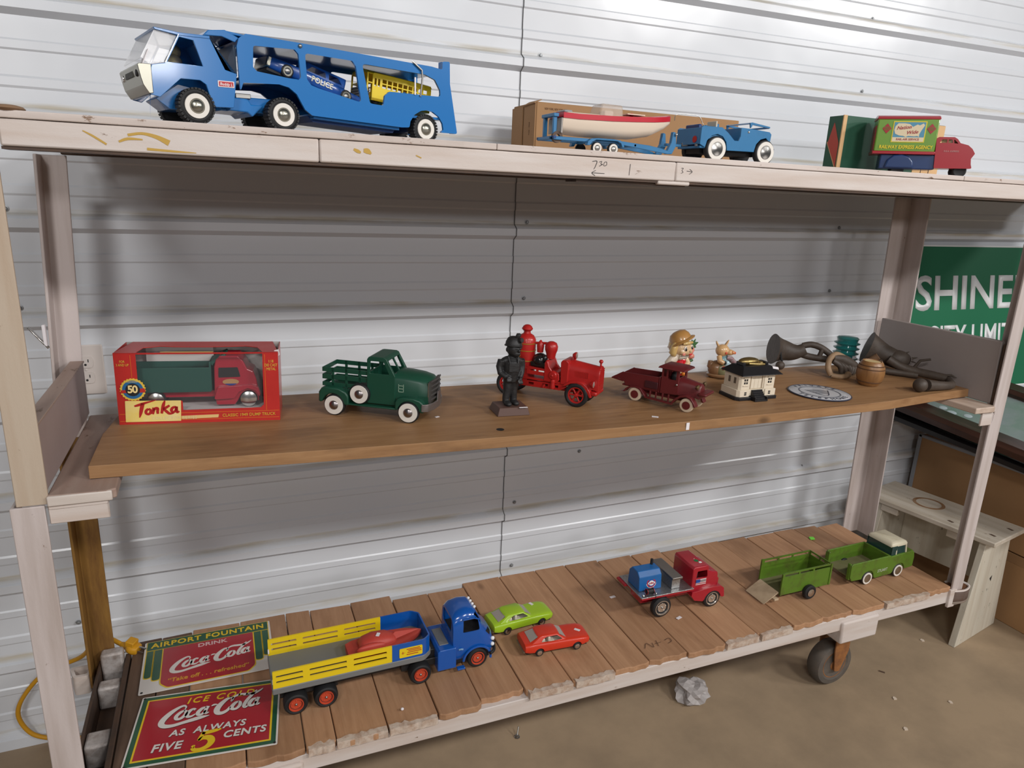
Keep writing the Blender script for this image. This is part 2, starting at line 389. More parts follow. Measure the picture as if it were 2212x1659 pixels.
SCREW = mat('grey_screw', (.3, .31, .32), .45, .6)
def zk(x, z): return z+(KINK*x if x > 0 else 0)
for x, z in [(.052,1.874),(1.256,2.11),(1.262,1.886),(.034,1.421),(1.26,1.428),(.035,1.196),(1.263,1.201),(-1.249,1.423),(-1.25,1.197),(-1.286,.971),(.264,.676),(.035,.521),(.035,.288),(1.273,.264),(1.267,.506),(-1.233,.486),(-1.224,.344)]:
    MB().lathe([(0, 0), (.0062, 0), (.0066, -.0012), (.0042, -.0016), (.004, -.005), (.0032, -.0058), (0, -.006)], (x, -.0026, z), 'y', 10).build('wall_screw', SCREW, wall)
fl = mat('concrete', (.36, .265, .172), .55, var=.8, vs=3.2, c2=(.22, .165, .11), spec=.35, bump=.12, bs=90)
t = fl.node_tree; bb = t.nodes['Principled BSDF']
fo = MB().add([(-4, -5, 0), (5, -5, 0), (5, .02, 0), (-4, .02, 0)], [(0, 1, 2, 3)]).build('floor', fl, smooth=False); tag(fo, kind='structure')

# wall socket
IVORY = mat('ivory_plastic', (.6, .545, .515), .4)
o = empty('power_outlet', (-1.131, -.001, 1.04), 0, 'pale double power outlet on the metal wall beside the left rear post', 'power outlet')
fp = MB().prism(fil(rect(-.0395, -.0625, .0395, .0625), .004), 0, -.006); fp.build('cover_plate', IVORY, o, bev=.002)
for dz in (.0195, -.0195):
    s = MB().prism(fil([(-.013,-.0145),(.013,-.0145),(.0172,-.006),(.0172,.006),(.013,.0145),(-.013,.0145),(-.0172,.006),(-.0172,-.006)], .004), -.005, -.0082).build('socket', IVORY, o); s.location = (0, 0, dz)
    k = MB().box(-.0075, -.0055, -.0086, -.008, -.001, .0075).box(.0055, .0075, -.0086, -.008, 0, .0075)
    k.lathe([(0, -.0087), (.0028, -.0087), (.0028, -.008)], (0, 0, -.0062), 'y', 10); k.build('slots', DARKIN, s)
MB().ball((0, -.0062, 0), (.003, .0012, .003), 10, 6).build('screw', IVORY, o)

# ------------------------------------------------------------------ the old cart
PAINTZ = chipped('old_white_paint_post', (.56, .49, .47), 'z', .28)
PAINTX = chipped('old_white_paint_beam', (.63, .565, .53), 'x', .3, c2=(.53, .43, .37))
PAINTE = chipped('old_white_paint_edge', (.62, .54, .5), 'x', .75, (.2, .11, .06))
CREAM = chipped('old_cream_paint_post', (.5, .41, .32), 'z', .55, (.19, .1, .05), c2=(.42, .31, .22))
PINK = mat('pinkish_primer', (.36, .28, .265), .6, var=.35, vs=9, c2=(.29, .21, .19))
GREYP = mat('greyish_painted_board', (.34, .295, .28), .55, var=.3, vs=8, c2=(.27, .225, .21))
RUST = mat('rusty_yellow_steel', (.24, .125, .03), .5, var=1, vs=7, c2=(.07, .026, .012), sc=(4, 4, .7), spec=.4)
DECKW = wood('deck_board', (.47, .268, .15), (.36, .19, .1), (.24, .12, .06), 'y', .55, rnd=.13)
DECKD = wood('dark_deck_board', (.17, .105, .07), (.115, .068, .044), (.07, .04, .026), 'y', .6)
UNDER = mat('dark_brown_steel', (.06, .038, .028), .6, var=.6, vs=20, c2=(.12, .06, .03))
cart = empty('shelving_cart', (0, 0, 0), 0, 'old white painted cart with wood plank deck, ledges and top shelf against metal wall', 'cart')
YF, YR = -.655, -.19
def angle_post(x0, x1, yf, z0, z1, outer, m, name='post', depth=.05, th=.006, front=True, lean=0, sy=1):
    """L-section upright: a flange across x at y=yf and a flange along y at the outer side"""
    b = MB(); xo = x0 if outer < 0 else x1
    pf = [(x0, 0), (x1, 0), (x1, th*sy), (xo+(th if outer < 0 else 0), th*sy)]
    if outer < 0: pl = [(x0, 0), (x1, 0), (x1, th*sy), (x0+th, th*sy), (x0+th, depth*sy), (x0, depth*sy)]
    else: pl = [(x0, 0), (x1, 0), (x1, depth*sy), (x1-th, depth*sy), (x1-th, th*sy), (x0, th*sy)]
    N = 8; rings = [[(x+lean*(i/N), yf+y, z0+(z1-z0)*i/N) for x, y in pl] for i in range(N+1)]
    b.loft(rings); return b.build(name, m, cart, bev=.0015)
angle_post(-1.155, -1.105, YF, .26, .967, -1, PAINTZ)
angle_post(-1.145, -1.098, YF, .969, 1.60, -1, CREAM)
angle_post(1.297, 1.347, YF, .27, 1.60, 1, PAINTZ, lean=-.012)
angle_post(-1.162, -1.112, YR, .93, 1.54, -1, PAINTZ, lean=.026, sy=-1)
angle_post(-1.166, -1.114, YR, .30, .93, -1, RUST, sy=-1, name='rusty_post')
angle_post(1.325, 1.405, YR, .30, 1.54, 1, PAINTZ, lean=-.04, sy=-1, depth=.075)
# deck frame
BZ0, BZ1 = .285, .329
MB().box(-1.1, 1.30, YF+.002, YF+.03, BZ0, BZ1).build('front_beam', PAINTX, cart, bev=.002)
MB().box(-1.1, 1.32, YR-.03, YR+.0, BZ0, BZ1).build('rear_beam', PAINTX, cart, bev=.002)
for x in (-.5, .1, .7): MB().box(x, x+.04, YF+.03, YR-.03, BZ0+.005, BZ1-.002).build('cross_beam', UNDER, cart)
MB().box(1.265, 1.297, YF+.03, YR-.03, BZ0, BZ1).build('end_beam', PAINTX, cart)
ch = MB().box(-1.15, -1.143, YF+.05, YR-.0, .27, .343).box(-1.092, -1.08, YF+.03, YR-.0, .27, .346).box(-1.143, -1.092, YF+.05, YR, .268, .275); ch.build('side_channel', UNDER, cart, bev=.002)
WELD = mat('scraped_white_metal', (.46, .42, .4), .5, .2, var=.8, vs=45, c2=(.17, .12, .09), bump=.5, bs=60)
for y0, y1, zt in ((-.225, -.195, .375), (-.30, -.265, .336), (-.49, -.44, .336), (-.64, -.60, .33)):
    MB().box(-1.142, -1.093, y0, y1, .276, zt).build('stake_pocket', WELD, cart, bev=.006)
MB().prism(fil([(-1.215, -.19), (-1.166, -.19), (-1.166, -.235), (-1.2, -.235)], .01), .285, .335, 'z', holes=[fil([(-1.205, -.198), (-1.172, -.198), (-1.172, -.226), (-1.196, -.226)], .006)]).build('stake_pocket', PAINTX, cart, bev=.002)
# right front pocket: bent strap, brown inside
sp = MB(); pth = [(1.3, -.66), (1.345, -.668), (1.385, -.655), (1.392, -.63), (1.375, -.61), (1.33, -.605)]
P = spline(pth, 6); sp.loft([[(x, y, .282), (x, y, .33)] for x, y in P], cap=(False, False), closed=False)
q = sp.build('stake_pocket', PAINTX, cart, solid=.006)
MB().prism([(p[0], p[1]) for p in P], .29, .326, 'z').build('pocket_rust', mat('rust_inside', (.13, .05, .018), .8), q)
MB().box(1.285, 1.315, YF-.006, YF+.004, .272, .335).build('corner_plate', PAINTX, cart, bev=.002)
# planks
edges = [-1.078, -1.012, -.94, -.823, -.705, -.640, -.527, -.41, -.304, -.19, -.067, .055, .16, .277, .402, .513, .64, .754, .871, .997, 1.09, 1.19, 1.292]
rnd = random.Random(4)
for i in range(len(edges)-1):
    a, b_ = edges[i], edges[i+1]; xb = (a+b_)/2
    back = -.142+rnd.uniform(-.006, .006)-(.045*max(0, xb)/1.2)-(.02 if i in (7, 8) else 0)
    front = YF-.006+rnd.uniform(0, .012)+(.022 if i == 8 else 0)
    zt = .345+rnd.uniform(-.0015, .0012)
    n = 9; top = []; fr = []
    for k in range(n): fr.append((a+.0012+(b_-a-.0024)*k/(n-1), front+rnd.uniform(-.003, .003)+(.004 if k in (0, n-1) else 0)))
    poly = fr+[(b_-.0012, back), (a+.0012, back+rnd.uniform(-.004, .004))]
    pb = MB().prism(poly, zt-.0165, zt, 'z')
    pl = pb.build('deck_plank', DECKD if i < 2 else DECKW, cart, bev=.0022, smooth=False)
# broken paint along the front ends of planks
EDGE = mat('flaking_cream_paint', (.56, .46, .38), .7, var=.9, vs=60, c2=(.3, .16, .09), bump=.6, bs=50)
for x0, x1 in ((-.64, -.53), (-.7, -.645), (-.525, -.415), (-.185, -.07), (.4, .51), (.52, .63), (1.0, 1.185), (-.06, .05)):
    e = MB(); n = 12; fr = [(x0+(x1-x0)*k/n, YF-.0075+rnd.uniform(-.0015, .0015)) for k in range(n+1)]; bk = [(x1-(x1-x0)*k/n, YF+.006+rnd.uniform(-.004, .005)) for k in range(n+1)]
    e.prism(fr+bk, .3275, .3462, 'z'); e.build('paint_flakes', EDGE, cart, smooth=False)
# caster brackets and casters
RUSTO = mat('orange_rust', (.3, .12, .035), .7, var=.9, vs=30, c2=(.12, .05, .025))
TYRE = mat('worn_grey_rubber', (.085, .075, .065), .75, var=.7, vs=18, c2=(.16, .12, .09))
for bx in (.828, -.86):
    MB().box(bx, bx+.148, YF-.008, YF+.13, .243, .316).build('caster_bracket', PAINTX, cart, bev=.006)
    cx = bx+.115; cy = -.545; R = .077
    c = MB().lathe([(R*.3, -.024), (R*.62, -.022), (R*.7, -.026), (R*.9, -.024), (R, -.014), (R, .014), (R*.9, .024), (R*.7, .026), (R*.3, .024)], (cx, cy, R), 'y', 36).build('caster_wheel', TYRE, cart)
    MB().lathe([(0, -.027), (R*.2, -.027), (R*.3, -.02), (R*.62, -.0225), (R*.62, -.02)], (cx, cy, R), 'y', 24).build('wheel_hub', RUSTO, c)
    f = MB().prism(fil([(cx-.022, .245), (cx+.034, .245), (cx+.036, .13), (cx+.01, R-.018), (cx-.012, R-.014), (cx-.024, .14)], .006), cy-.036, cy-.031)
    f.box(cx-.03, cx+.03, cy-.036, cy+.036, .236, .243).prism(fil([(cx-.022, .24), (cx+.034, .24), (cx+.01, R-.018), (cx-.012, R-.014)], .006), cy+.031, cy+.036)
    f.build('caster_fork', RUSTO, cart, bev=.001)
# ledges that carry the middle board
LEDGE = chipped('worn_ledge', (.36, .265, .22), 'y', .7, (.15, .085, .05), c2=(.29, .19, .15))
MB().prism(fil([(-1.1, -.657), (-1.012, -.66), (-.998, -.652), (-1.003, -.21), (-1.1, -.21)], .003), .967, .985, 'z').build('ledge_board', LEDGE, cart, bev=.0025)
MB().box(-1.1, -1.004, -.6605, -.6545, .966, .984).build('ledge_end', chipped('rough_end_grain', (.62, .55, .5), 'x', .4), cart, bev=.002)
MB().box(-1.1, -1.011, -.657, -.651, .933, .966).box(-1.1, -1.011, -.657, -.23, .959, .966).build('ledge_bracket', PAINTX, cart, bev=.0015)
MB().prism(fil([(1.205, -.66), (1.285, -.662), (1.297, -.65), (1.297, -.21), (1.205, -.21)], .003), .934, .952, 'z').build('ledge_board', chipped('worn_light_ledge', (.55, .43, .35), 'y', .5), cart, bev=.0025)
MB().box(1.245, 1.297, -.655, -.65, .892, .933).box(1.245, 1.297, -.655, -.23, .927, .933).build('ledge_bracket', PAINTX, cart, bev=.0015)
MB().box(-1.125, -1.102, -.645, -.2, .985, 1.105).build('side_panel', PINK, cart, bev=.003)
MB().box(-1.127, -1.1, -.646, -.2, 1.104, 1.108).build('panel_top_edge', LEDGE, cart, bev=.001)
sp = MB().prism([(-.635, .952), (-.215, .952), (-.215, 1.137), (-.63, 1.142)], 1.298, 1.315, 'x'); sp.build('side_panel', GREYP, cart, bev=.003)
MB().box(1.2985, 1.312, -.652, -.636, .95, 1.135).build('panel_gap_strip', UNDER, cart)
# top shelf
SX0, SX1 = -1.092, 2.3
for x0, x1 in ((SX0, -.6385), (-.6375, .085), (.086, SX1)):
    MB().box(x0, x1, YF, YF+.03, 1.541, 1.5795).build('shelf_beam', PAINTX, cart, bev=.003)
for x0, x1 in ((SX0-.002, -.317), (-.3155, .955), (.9565, SX1)):
    pb = MB(); n = 24
    fr = [(x0+(x1-x0)*k/n, YF-.002+rnd.uniform(-.0012, .0012)) for k in range(n+1)]
    pb.prism(fr+[(x1, -.42), (x0, -.42)], 1.5802, 1.5915, 'z'); pb.build('shelf_plank', PAINTE, cart, bev=.0016, smooth=False)
MB().box(SX0, SX1, -.418, -.035, 1.5802, 1.5915).build('shelf_plank', PAINTE, cart, bev=.0016)
MB().box(SX0, SX1, -.22, -.19, 1.541, 1.5795).build('shelf_beam', UNDER, cart, bev=.003)
MB().box(SX0, SX1, YF+.004, YF+.05, 1.5365, 1.541).build('shelf_angle_iron', UNDER, cart)
MB().box(-.14, .12, YF+.012, YF+.06, 1.531, 1.537).build('shelf_splice_plate', UNDER, cart)
MB().box(.045, .125, YF+.002, YF+.03, 1.533, 1.5415).build('shelf_splice_plate', PAINTX, cart, bev=.003)
MB().ball((-1.08, YF+.02, 1.594), (.022, .03, .006), 12, 6).build('splintered_corner', mat('raw_brown_wood', (.27, .16, .09), .8), cart)
YEL = mat('yellow_stain', (.5, .31, .06), .6)
for pts in ([(-.925,1.5665,.004),(-.905,1.57,.004),(-.885,1.566,.006),(-.868,1.558,.009)], [(-.938,1.556,.003),(-.925,1.561,.004),(-.905,1.561,.002)], [(-.9,1.5475,.004),(-.86,1.546,.003),(-.83,1.5455,.001)],
            [(-.58,1.566,.004),(-.573,1.563,.006),(-.568,1.561,.003)], [(-.563,1.565,.006),(-.556,1.564,.009),(-.55,1.56,.003)], [(-.985,1.569,.0015),(-.972,1.562,.003),(-.955,1.551,.003)], [(-.47,1.562,.002),(-.46,1.558,.002)]):
    MB().ribbon(pts, T(0, YF-.0006, 0) @ FRONT, 6).build('paint_stain', YEL, cart, weld=0)
PENCIL = mat('pencil_mark', (.06, .055, .055), .8)
f = T(0, YF-.0006, 0) @ FRONT
for pts in ([(-.113,1.5705,.0012),(-.103,1.5715,.0014),(-.106,1.561,.0013),(-.109,1.556,.001)], [(-.098,1.570,.001),(-.092,1.5715,.0012),(-.094,1.567,.001),(-.09,1.566,.0012),(-.097,1.5625,.0012)],
            [(-.086,1.5705,.001),(-.081,1.571,.001),(-.081,1.565,.001),(-.087,1.564,.001),(-.086,1.5705,.001)], [(-.084,1.549,.001),(-.112,1.549,.0012)], [(-.104,1.554,.001),(-.113,1.549,.0012),(-.105,1.544,.001)],
            [(-.026,1.570,.0013),(-.027,1.548,.001)], [(.098,1.568,.001),(.103,1.568,.001),(.1,1.564,.001),(.103,1.560,.001),(.098,1.558,.001)], [(.112,1.563,.001),(.125,1.562,.001)], [(.119,1.567,.001),(.126,1.562,.001),(.119,1.557,.001)]):
    MB().ribbon(pts, f, 5).build('pencil_mark', PENCIL, cart, weld=0)
# ink scribble on the deck boards
f = T(0, 0, .3464); INK = mat('brown_ink', (.1, .05, .03), .8)
for pts in ([(.175,-.603,.0018),(.19,-.585,.002),(.2,-.606,.0018),(.206,-.588,.002)], [(.216,-.606,.0016),(.222,-.582,.002)], [(.21,-.595,.0015),(.232,-.593,.0018)], [(.245,-.59,.002),(.262,-.585,.002),(.262,-.598,.002),(.248,-.604,.002)]):
    MB().ribbon(pts, f, 5).build('ink_mark', INK, cart, weld=0)

# the loose board that makes the middle shelf
BOARD = wood('shelf_pine', (.35, .195, .09), (.235, .118, .05), (.105, .055, .028), 'x', .5, .9, .6, 0)
def bz(x): return 1.01-.0133*(x+1.05)
bd = empty('shelf_board', (0, 0, 0), 0, 'long loose brown wooden board forming the middle shelf', 'shelf board')
xs = [-1.045+i*(2.345/24) for i in range(25)]
def yfr(x): return -.602-.036*math.sin(PI*min(1, max(0, (x+1.045)/2.2)))+(.035*max(0, x-.9)/.4)
rings = []
for x in xs:
    yb = -.222; z = bz(x)
    if x < -1.04: yb = -.42
    x_ = min(x, 1.297)
    rings.append([(x_, yfr(x)+.002, z), (x_, yb, z), (x_, yb, z-.0235), (x_, yfr(x)-.0005, z-.0235)])
rings.insert(1, [(-1.043, p[1] if i in (0, 3) else -.42, p[2]) for i, p in enumerate(rings[0])])
rings.insert(2, [(-1.02, yfr(-1.02)+.002, bz(-1.02)), (-1.02, -.222, bz(-1.02)), (-1.02, -.222, bz(-1.02)-.0235), (-1.02, yfr(-1.02), bz(-1.02)-.0235)])
MB().loft(rings).build('board', BOARD, bd, bev=.002, smooth=False)
MB().lathe([(0, 0), (.0085, 0), (.009, .0006)], (-.259, -.585, bz(-.259)-.0003), 'z', 16).build('knot_hole', DARKIN, bd)

# clip hanging on the rear post, and the yellow cord
c = empty('bulldog_clip', (-1.155, -.24, 1.178), 0, 'small white clip stuck to the left rear post of the cart', 'clip')
MB().box(-.006, .0, -.006, .006, -.025, .02).build('base', PAPER, c, bev=.001)
MB().box(-.004, -.001, -.006, .006, -.03, .026, T(-.014, 0, -.004) @ RY(-35)).build('lever', CHROME, c, bev=.001)
YPL = mat('yellow_cord_rubber', (.56, .27, .012), .45)
cord = empty('extension_cord', (-1.1, -.17, .36), 0, 'yellow extension cord looping behind the left posts with its plug on the deck', 'extension cord')
pth = [(0, 0, 0), (-.04, .03, .01), (-.075, .06, -.02), (-.12, .115, -.09), (-.205, .135, -.128), (-.262, .14, -.19), (-.283, .14, -.247), (-.262, .14, -.31), (-.215, .14, -.342), (-.15, .13, -.352), (.0, .12, -.352)]
MB().tube(spline(pth, 8), .0058, 10).build('cable', YPL, cord)
M = T(.0, .0, 0) @ RZ(-28) @ RY(12)
pg = MB().loft([[(x, p[0], p[1]) for p in sup(0, 0, a, b_, 3, 14)] for x, a, b_ in ((-.004, .006, .006), (.012, .009, .008), (.02, .016, .011), (.034, .017, .012), (.044, .013, .011))], M=M)
pg.box(.012, .034, -.012, .012, .006, .022, M)
pl = pg.build('plug', YPL, cord, bev=.002)
k = MB().box(.04, .06, -.009, -.0075, -.003, .003, M).box(.04, .06, .0075, .009, -.003, .003, M); k.tube([M @ Vector((.04, 0, .008)), M @ Vector((.06, 0, .008))], .0024, 8); k.build('prongs', CHROME, pl)
# ================================================================== TOP SHELF
TZ = 1.5918
BLUE = mat('carrier_blue_enamel', (.018, .165, .46), .22, coat=.6)
BLUED = mat('dark_blue_enamel', (.01, .045, .17), .4)
POLB = mat('police_car_blue', (.01, .07, .3), .3, coat=.3)
YELB = mat('bus_yellow_plastic', (.8, .58, .015), .4)
GRILLE = mat('aged_chrome', (.4, .39, .33), .3, 1)
# ---- car carrier: nose to the left, near side at y=0, x measured from the front near wheel
class CB(MB):
    """carrier parts: drawn in the flat side view, then set to the true length of the turned truck"""
    def build(s, *a, **k):
        s.v = [((1.00066*x-.00354)/(1-.213*x), y, (.01784*x+.96608*z-.00284)/(1-.213*x)) for x, y, z in s.v]
        return MB.build(s, *a, **k)
cc = empty('toy_car_carrier', (-.825, -.62, TZ), 16.2, 'large glossy blue toy car carrier truck with whitewall tyres, left on the top shelf', 'toy truck')
W = .135
arch = [(.021, .066), (.012, .072), (-.017, .072), (-.05, .041)]
side = [(-.064, .044), (-.062, .081), (-.058, .09), (-.039, .094), (-.016, .1405), (.03, .1405), (.052, .092), (.07, .087), (.062, .033), (.034, .032), (.028, .038)]+arch
winp = [(-.0145, .135), (.006, .132), (.018, .094), (-.035, .096)]
b = CB().prism(side, 0, .004, 'y', holes=[winp]).prism(side, W-.004, W, 'y', holes=[winp])
b.prism([(-.064, .044), (-.06, .088), (-.056, .088), (-.06, .044)], .004, W-.004)
b.prism([(-.06, .086), (-.058, .09), (-.037, .0945), (-.037, .091), (-.056, .087)], .004, W-.004)
b.prism([(-.05, .1425), (-.052, .146), (-.014, .1415), (.031, .1415), (.031, .137), (-.014, .137)], -.001, W+.001)
b.prism([(.026, .1405), (.03, .1405), (.052, .092), (.07, .087), (.062, .033), (.058, .033), (.065, .084), (.05, .089)], .004, W-.004)
b.prism([(-.05, .041), (-.03, .026), (.032, .026), (.034, .032), (.02, .06), (-.015, .066)], .03, W-.03)
cab = b.build('cab', BLUE, cc, bev=.0016)
CB().prism([(-.05, .143), (-.073, .1), (-.0615, .0905), (-.039, .095), (-.016, .139)], .0035, .0042).prism([(-.05, .143), (-.073, .1), (-.0615, .0905), (-.039, .095), (-.016, .139)], W-.0042, W-.0035).box(-.0735, -.0725, .004, W-.004, .0, .0495, T(0, 0, .0985) @ T(-.073, 0, 0) @ RY(28) @ T(.073, 0, 0)).build('windscreen', GLASS, cc, smooth=False)
CB().tube([(-.0155, -.0006, .139), (-.0385, -.0006, .0945)], .0009, 6).build('windscreen_pillar', CHROME, cc)
g = CB().prism(fil([(-.078, .09), (-.08, .087), (-.0765, .068), (-.074, .058), (-.066, .045), (-.06, .046), (-.06, .09)], .001), -.002, W+.002).build('front_grille', GRILLE, cc, bev=.0015)
gb = CB()
for k in range(13): gb.box(-.0795, -.077, W*.5-.026+k*.0043, W*.5-.0238+k*.0043, .0725, .0815)
gb.build('grille_bars', mat('grille_dark', (.09, .09, .08), .5, .6), g)
for y in (.016, W-.016): CB().lathe([(0, -.0795), (.0052, -.0795), (.006, -.077), (0, -.0765)], (0, y, .0765), 'x', 14).build('headlight', CHROME if y > .05 else DARKIN, g)
CB().box(-.0012, 0, -.0095, .0095, -.013, .013, T(-.0665, .008, .1) @ RY(24)).build('price_tag', PAPER, cc)
st = CB().prism(fil(rect(.039, .0645, .0645, .0745), .001), -.0009, 0).build('brand_sticker', mat('sticker_white', (.78, .7, .7), .5), cc)
CB().prism(fil(rect(.0405, .0658, .063, .0732), .001), -.0012, -.0005).build('sticker_field', mat('sticker_red', (.45, .02, .03), .5), st)
text('sticker_lettering', 'Buddy L', .0062, mat('sticker_white', (.78, .7, .7), .5), st, T(.0488, -.0014, .0654) @ FRONT, .0001, shear=.15, bold=.0001)
dv = CB().ball((-.008, W*.55, .103), (.014, .02, .016), 14, 8).ball((-.004, W*.55, .122), (.009, .011, .011), 12, 8)
dv.build('driver_figure', mat('tan_and_blue_plastic', (.42, .36, .2), .7, var=1, vs=60, c2=(.05, .07, .16)), cc)
CB().tube([(-.04, W*.3, .094), (-.036, W*.3, .101), (-.03, W*.3, .097)], .0008, 6).build('wiper_hook', DULL, cc)
# rear frame of the tractor
b = CB().prism([(.062, .052), (.092, .051), (.097, .042), (.118, .042), (.098, .022), (.09, .029), (.06, .030)], .02, W-.02).box(.05, .165, .035, W-.035, .03, .055)
b.build('tractor_frame', BLUE, cc, bev=.002)
CB().box(.075, .1, .03, W-.03, .052, .06).build('hitch_plate', DULL, cc, bev=.001)
# trailer side plates with three windows
out = [(.073, .059), (.072, .087), (.071, .13), (.075, .143), (.086, .1505), (.172, .146), (.407, .1315), (.428, .128), (.428, .142), (.442, .143), (.443, .105), (.459, .017), (.425, .0175)]
ar = [(.4335-.005+.033*math.cos(a)-.03, .0225+.0325*math.sin(a)) for a in [math.radians(q) for q in (0, 20, 45, 70, 90, 110, 135, 160, 180)]]
out += ar+[(.352, .0215), (.19, .030), (.178, .039), (.165, .063), (.152, .073), (.136, .0765), (.078, .074)]
w1 = fil([(.097, .1335), (.164, .1345), (.170, .128), (.173, .091), (.168, .086), (.101, .094), (.095, .1)], .004)
w2 = fil([(.181, .1305), (.262, .1265), (.268, .118), (.277, .0585), (.191, .0785), (.183, .089)], .005)
w3 = fil([(.279, .1235), (.395, .1165), (.414, .109), (.424, .092), (.425, .0805), (.328, .0815), (.3195, .074), (.317, .0565), (.2925, .0585)], .005)
side = fil(out, [.003]*len(out), 3)
b = CB().prism(side, -.004, .001, 'y', holes=[w1, w2, w3]).prism(side, W-.001, W+.004, 'y', holes=[w1, w2, w3])
tr = b.build('trailer_body', BLUE, cc, bev=.0022, seg=3)
b = CB().prism([(.0725, .13), (.076, .142), (.086, .1485), (.172, .1445), (.43, .127), (.43, .121), (.172, .1375), (.088, .141), (.08, .136), (.0785, .13)], .001, W-.001)
b.prism([(.022, .1425), (.03, .151), (.055, .1535), (.09, .1495), (.09, .146), (.054, .149), (.032, .1465)], .004, W-.004)
b.prism([(.022, .142), (.03, .1505), (.055, .1535), (.076, .1435), (.07, .136), (.05, .143)], .0, .003).prism([(.022, .142), (.03, .1505), (.055, .1535), (.076, .1435), (.07, .136), (.05, .143)], W-.003, W)
b.build('upper_deck', BLUE, cc, bev=.001)
b = MB().prism([(.076, .082), (.15, .0885), (.172, .0885), (.32, .0492), (.335, .0492), (.47, .0525), (.47, .0475), (.335, .0445), (.315, .0445), (.168, .084), (.15, .084), (.076, .077)], .001, W-.001)
b.prism([(.2, .0265), (.375, .021), (.375, .028), (.2, .036)], .004, W-.004)
b.build('lower_deck', BLUE, cc, bev=.001)
CB().prism([(.19, .031), (.352, .022), (.345, .012), (.2, .021)], .02, W-.02).box(.39, .41, .01, W-.01, .018, .03).build('underframe', BLUED, cc)
for y in (0, W-.012): CB().prism([(.428, .128), (.428, .142), (.443, .143), (.444, .105), (.459, .017), (.451, .017), (.437, .105), (.437, .128)], y, y+.012).build('tail_post', BLUE, cc, bev=.001)
CB().box(.0705, .0745, .014, W-.014, .085, .135).build('trailer_front_plate', mat('grey_blue_enamel', (.1, .14, .2), .4), cc)
CB().ball((.173, -.005, .141), (.0035, .003, .0035), 10, 6).build('rivet', DULL, cc)
CB().tube([(.37, -.0055, .1365), (.373, -.007, .134), (.387, -.0075, .123), (.388, -.0075, .11), (.3855, -.0055, .078)], .0016, 7).build('loading_rod', DULL, cc)
CB().box(.374, .3765, -.0065, -.005, .08, .11).build('price_tag', PAPER, cc)
for x in (0, .1425, .430):
    wheel(cc, x, -.004, .0272, .0272, .024, -1, ww=WHITEW, hub=.42, wwr=(.42, .7), hubm=GRILLE, dome=.2, treads=30)
    wheel(cc, x, W+.004, .0272, .0272, .024, 1, ww=WHITEW, hub=.42, wwr=(.42, .7), hubm=GRILLE, dome=.2, treads=30)
    MB().cyl((x, .01, .0272), (x, W-.01, .0272), .003).build('axle', DULL, cc)
# ---- police car and bus riding inside
CM = T(-.825, -.62, TZ) @ RZ(16.2)
M = T(.222, W*.5, .0775) @ RY(15)
pc = empty('toy_police_car', (0, 0, 0), 0, 'small dark blue toy police car riding inside the blue car carrier', 'toy car'); pc.matrix_world = CM @ M
hw = .034
bd_ = body([(-.094, 0, hw*.85, .006, .02), (-.09, 0, hw*.96, .004, .026), (-.06, 0, hw, .003, .028), (-.02, 0, hw, .003, .0275), (.03, 0, hw, .003, .026), (.085, 0, hw*.95, .004, .023), (.094, 0, hw*.8, .008, .02)], 5)
bd_.build('car_body', POLB, pc, ang=50)
cb = MB().loft([[(x+dx, y*k, z) for x, y in fil(rect(-.03, -.03, .052, .03), .006)] for k, dx, z in ((1, 0, .024), (.93, .001, .034), (.8, .002, .042))], cap=(True, True))
cb = cb.build('car_roof', POLB, pc, ang=50); cut(cb, [MB().prism([(-.026, .028), (.012, .028), (.01, .038), (-.016, .038)], -.05, .05).prism([(.018, .028), (.044, .028), (.036, .038), (.017, .038)], -.05, .05)])
MB().box(-.098, -.088, -.032, .032, .006, .0255).build('grey_nose', GRILLE, pc, bev=.003)
MB().box(-.094, .09, -.028, .028, .001, .005).build('underside', BLACK, pc)
for x in (-.06, .055):
    for s_ in (-1, 1): wheel(pc, x, s_*(hw+.0008), .0115, .0115, .01, s_, ww=GRILLE, wwr=(.62, .75), hub=.5, hubm=DULL)
text('police_lettering', 'POLICE', .0135, mat('sticker_cream', (.75, .7, .55), .5), pc, T(.005, -hw-.0008, .0165) @ FRONT, .0002, bold=.0003, sx=.95)
M = T(.383, W*.5, .087) @ RY(5.5)
bs = empty('toy_bus', (0, 0, 0), 0, 'yellow plastic toy bus with rows of windows inside the blue car carrier', 'toy bus'); bs.matrix_world = CM @ M
bw = .034; z0, z1 = -.018, .032
wins = []
for k in range(2): wins.append(rect(-.047+k*.0075, .0085, -.0425+k*.0075, .0225))
for k in range(9):
    x = -.03+k*.0115
    wins += [rect(x, .0165, x+.009, .0235), rect(x, .0075, x+.009, .0145)]
ol = fil([(-.051, z0), (-.051, .028), (-.049, z1), (.076, z1), (.08, .026), (.08, -.006), (-.022, -.006), (-.026, z0)], .002)
b = MB().prism(ol, -bw, -bw+.0018, 'y', holes=wins).prism(ol, bw-.0018, bw, 'y', holes=wins)
rf = [(y, z) for y, z in fil([(-bw, .0285), (-bw+.004, .034), (-.012, .0385), (.012, .0385), (bw-.004, .034), (bw, .0285), (bw-.002, .0285), (0, .0365), (-bw+.002, .0285)], .002)]
b.prism(rf, -.063, .081, 'x'); b.box(-.051, .08, -bw, bw, -.018, -.013); b.box(.078, .08, -bw, bw, -.006, .012)
b.box(-.063, -.06, -bw, -bw+.002, -.008, .03).box(-.063, -.06, bw-.002, bw, -.008, .03).box(-.0625, -.05, -bw, bw, .012, .014)
b.build('bus_body', YELB, bs, bev=.0006)
en = MB()
for k in range(6): en.box(-.066, -.052, -.026, .026, -.022+k*.005, -.0195+k*.005)
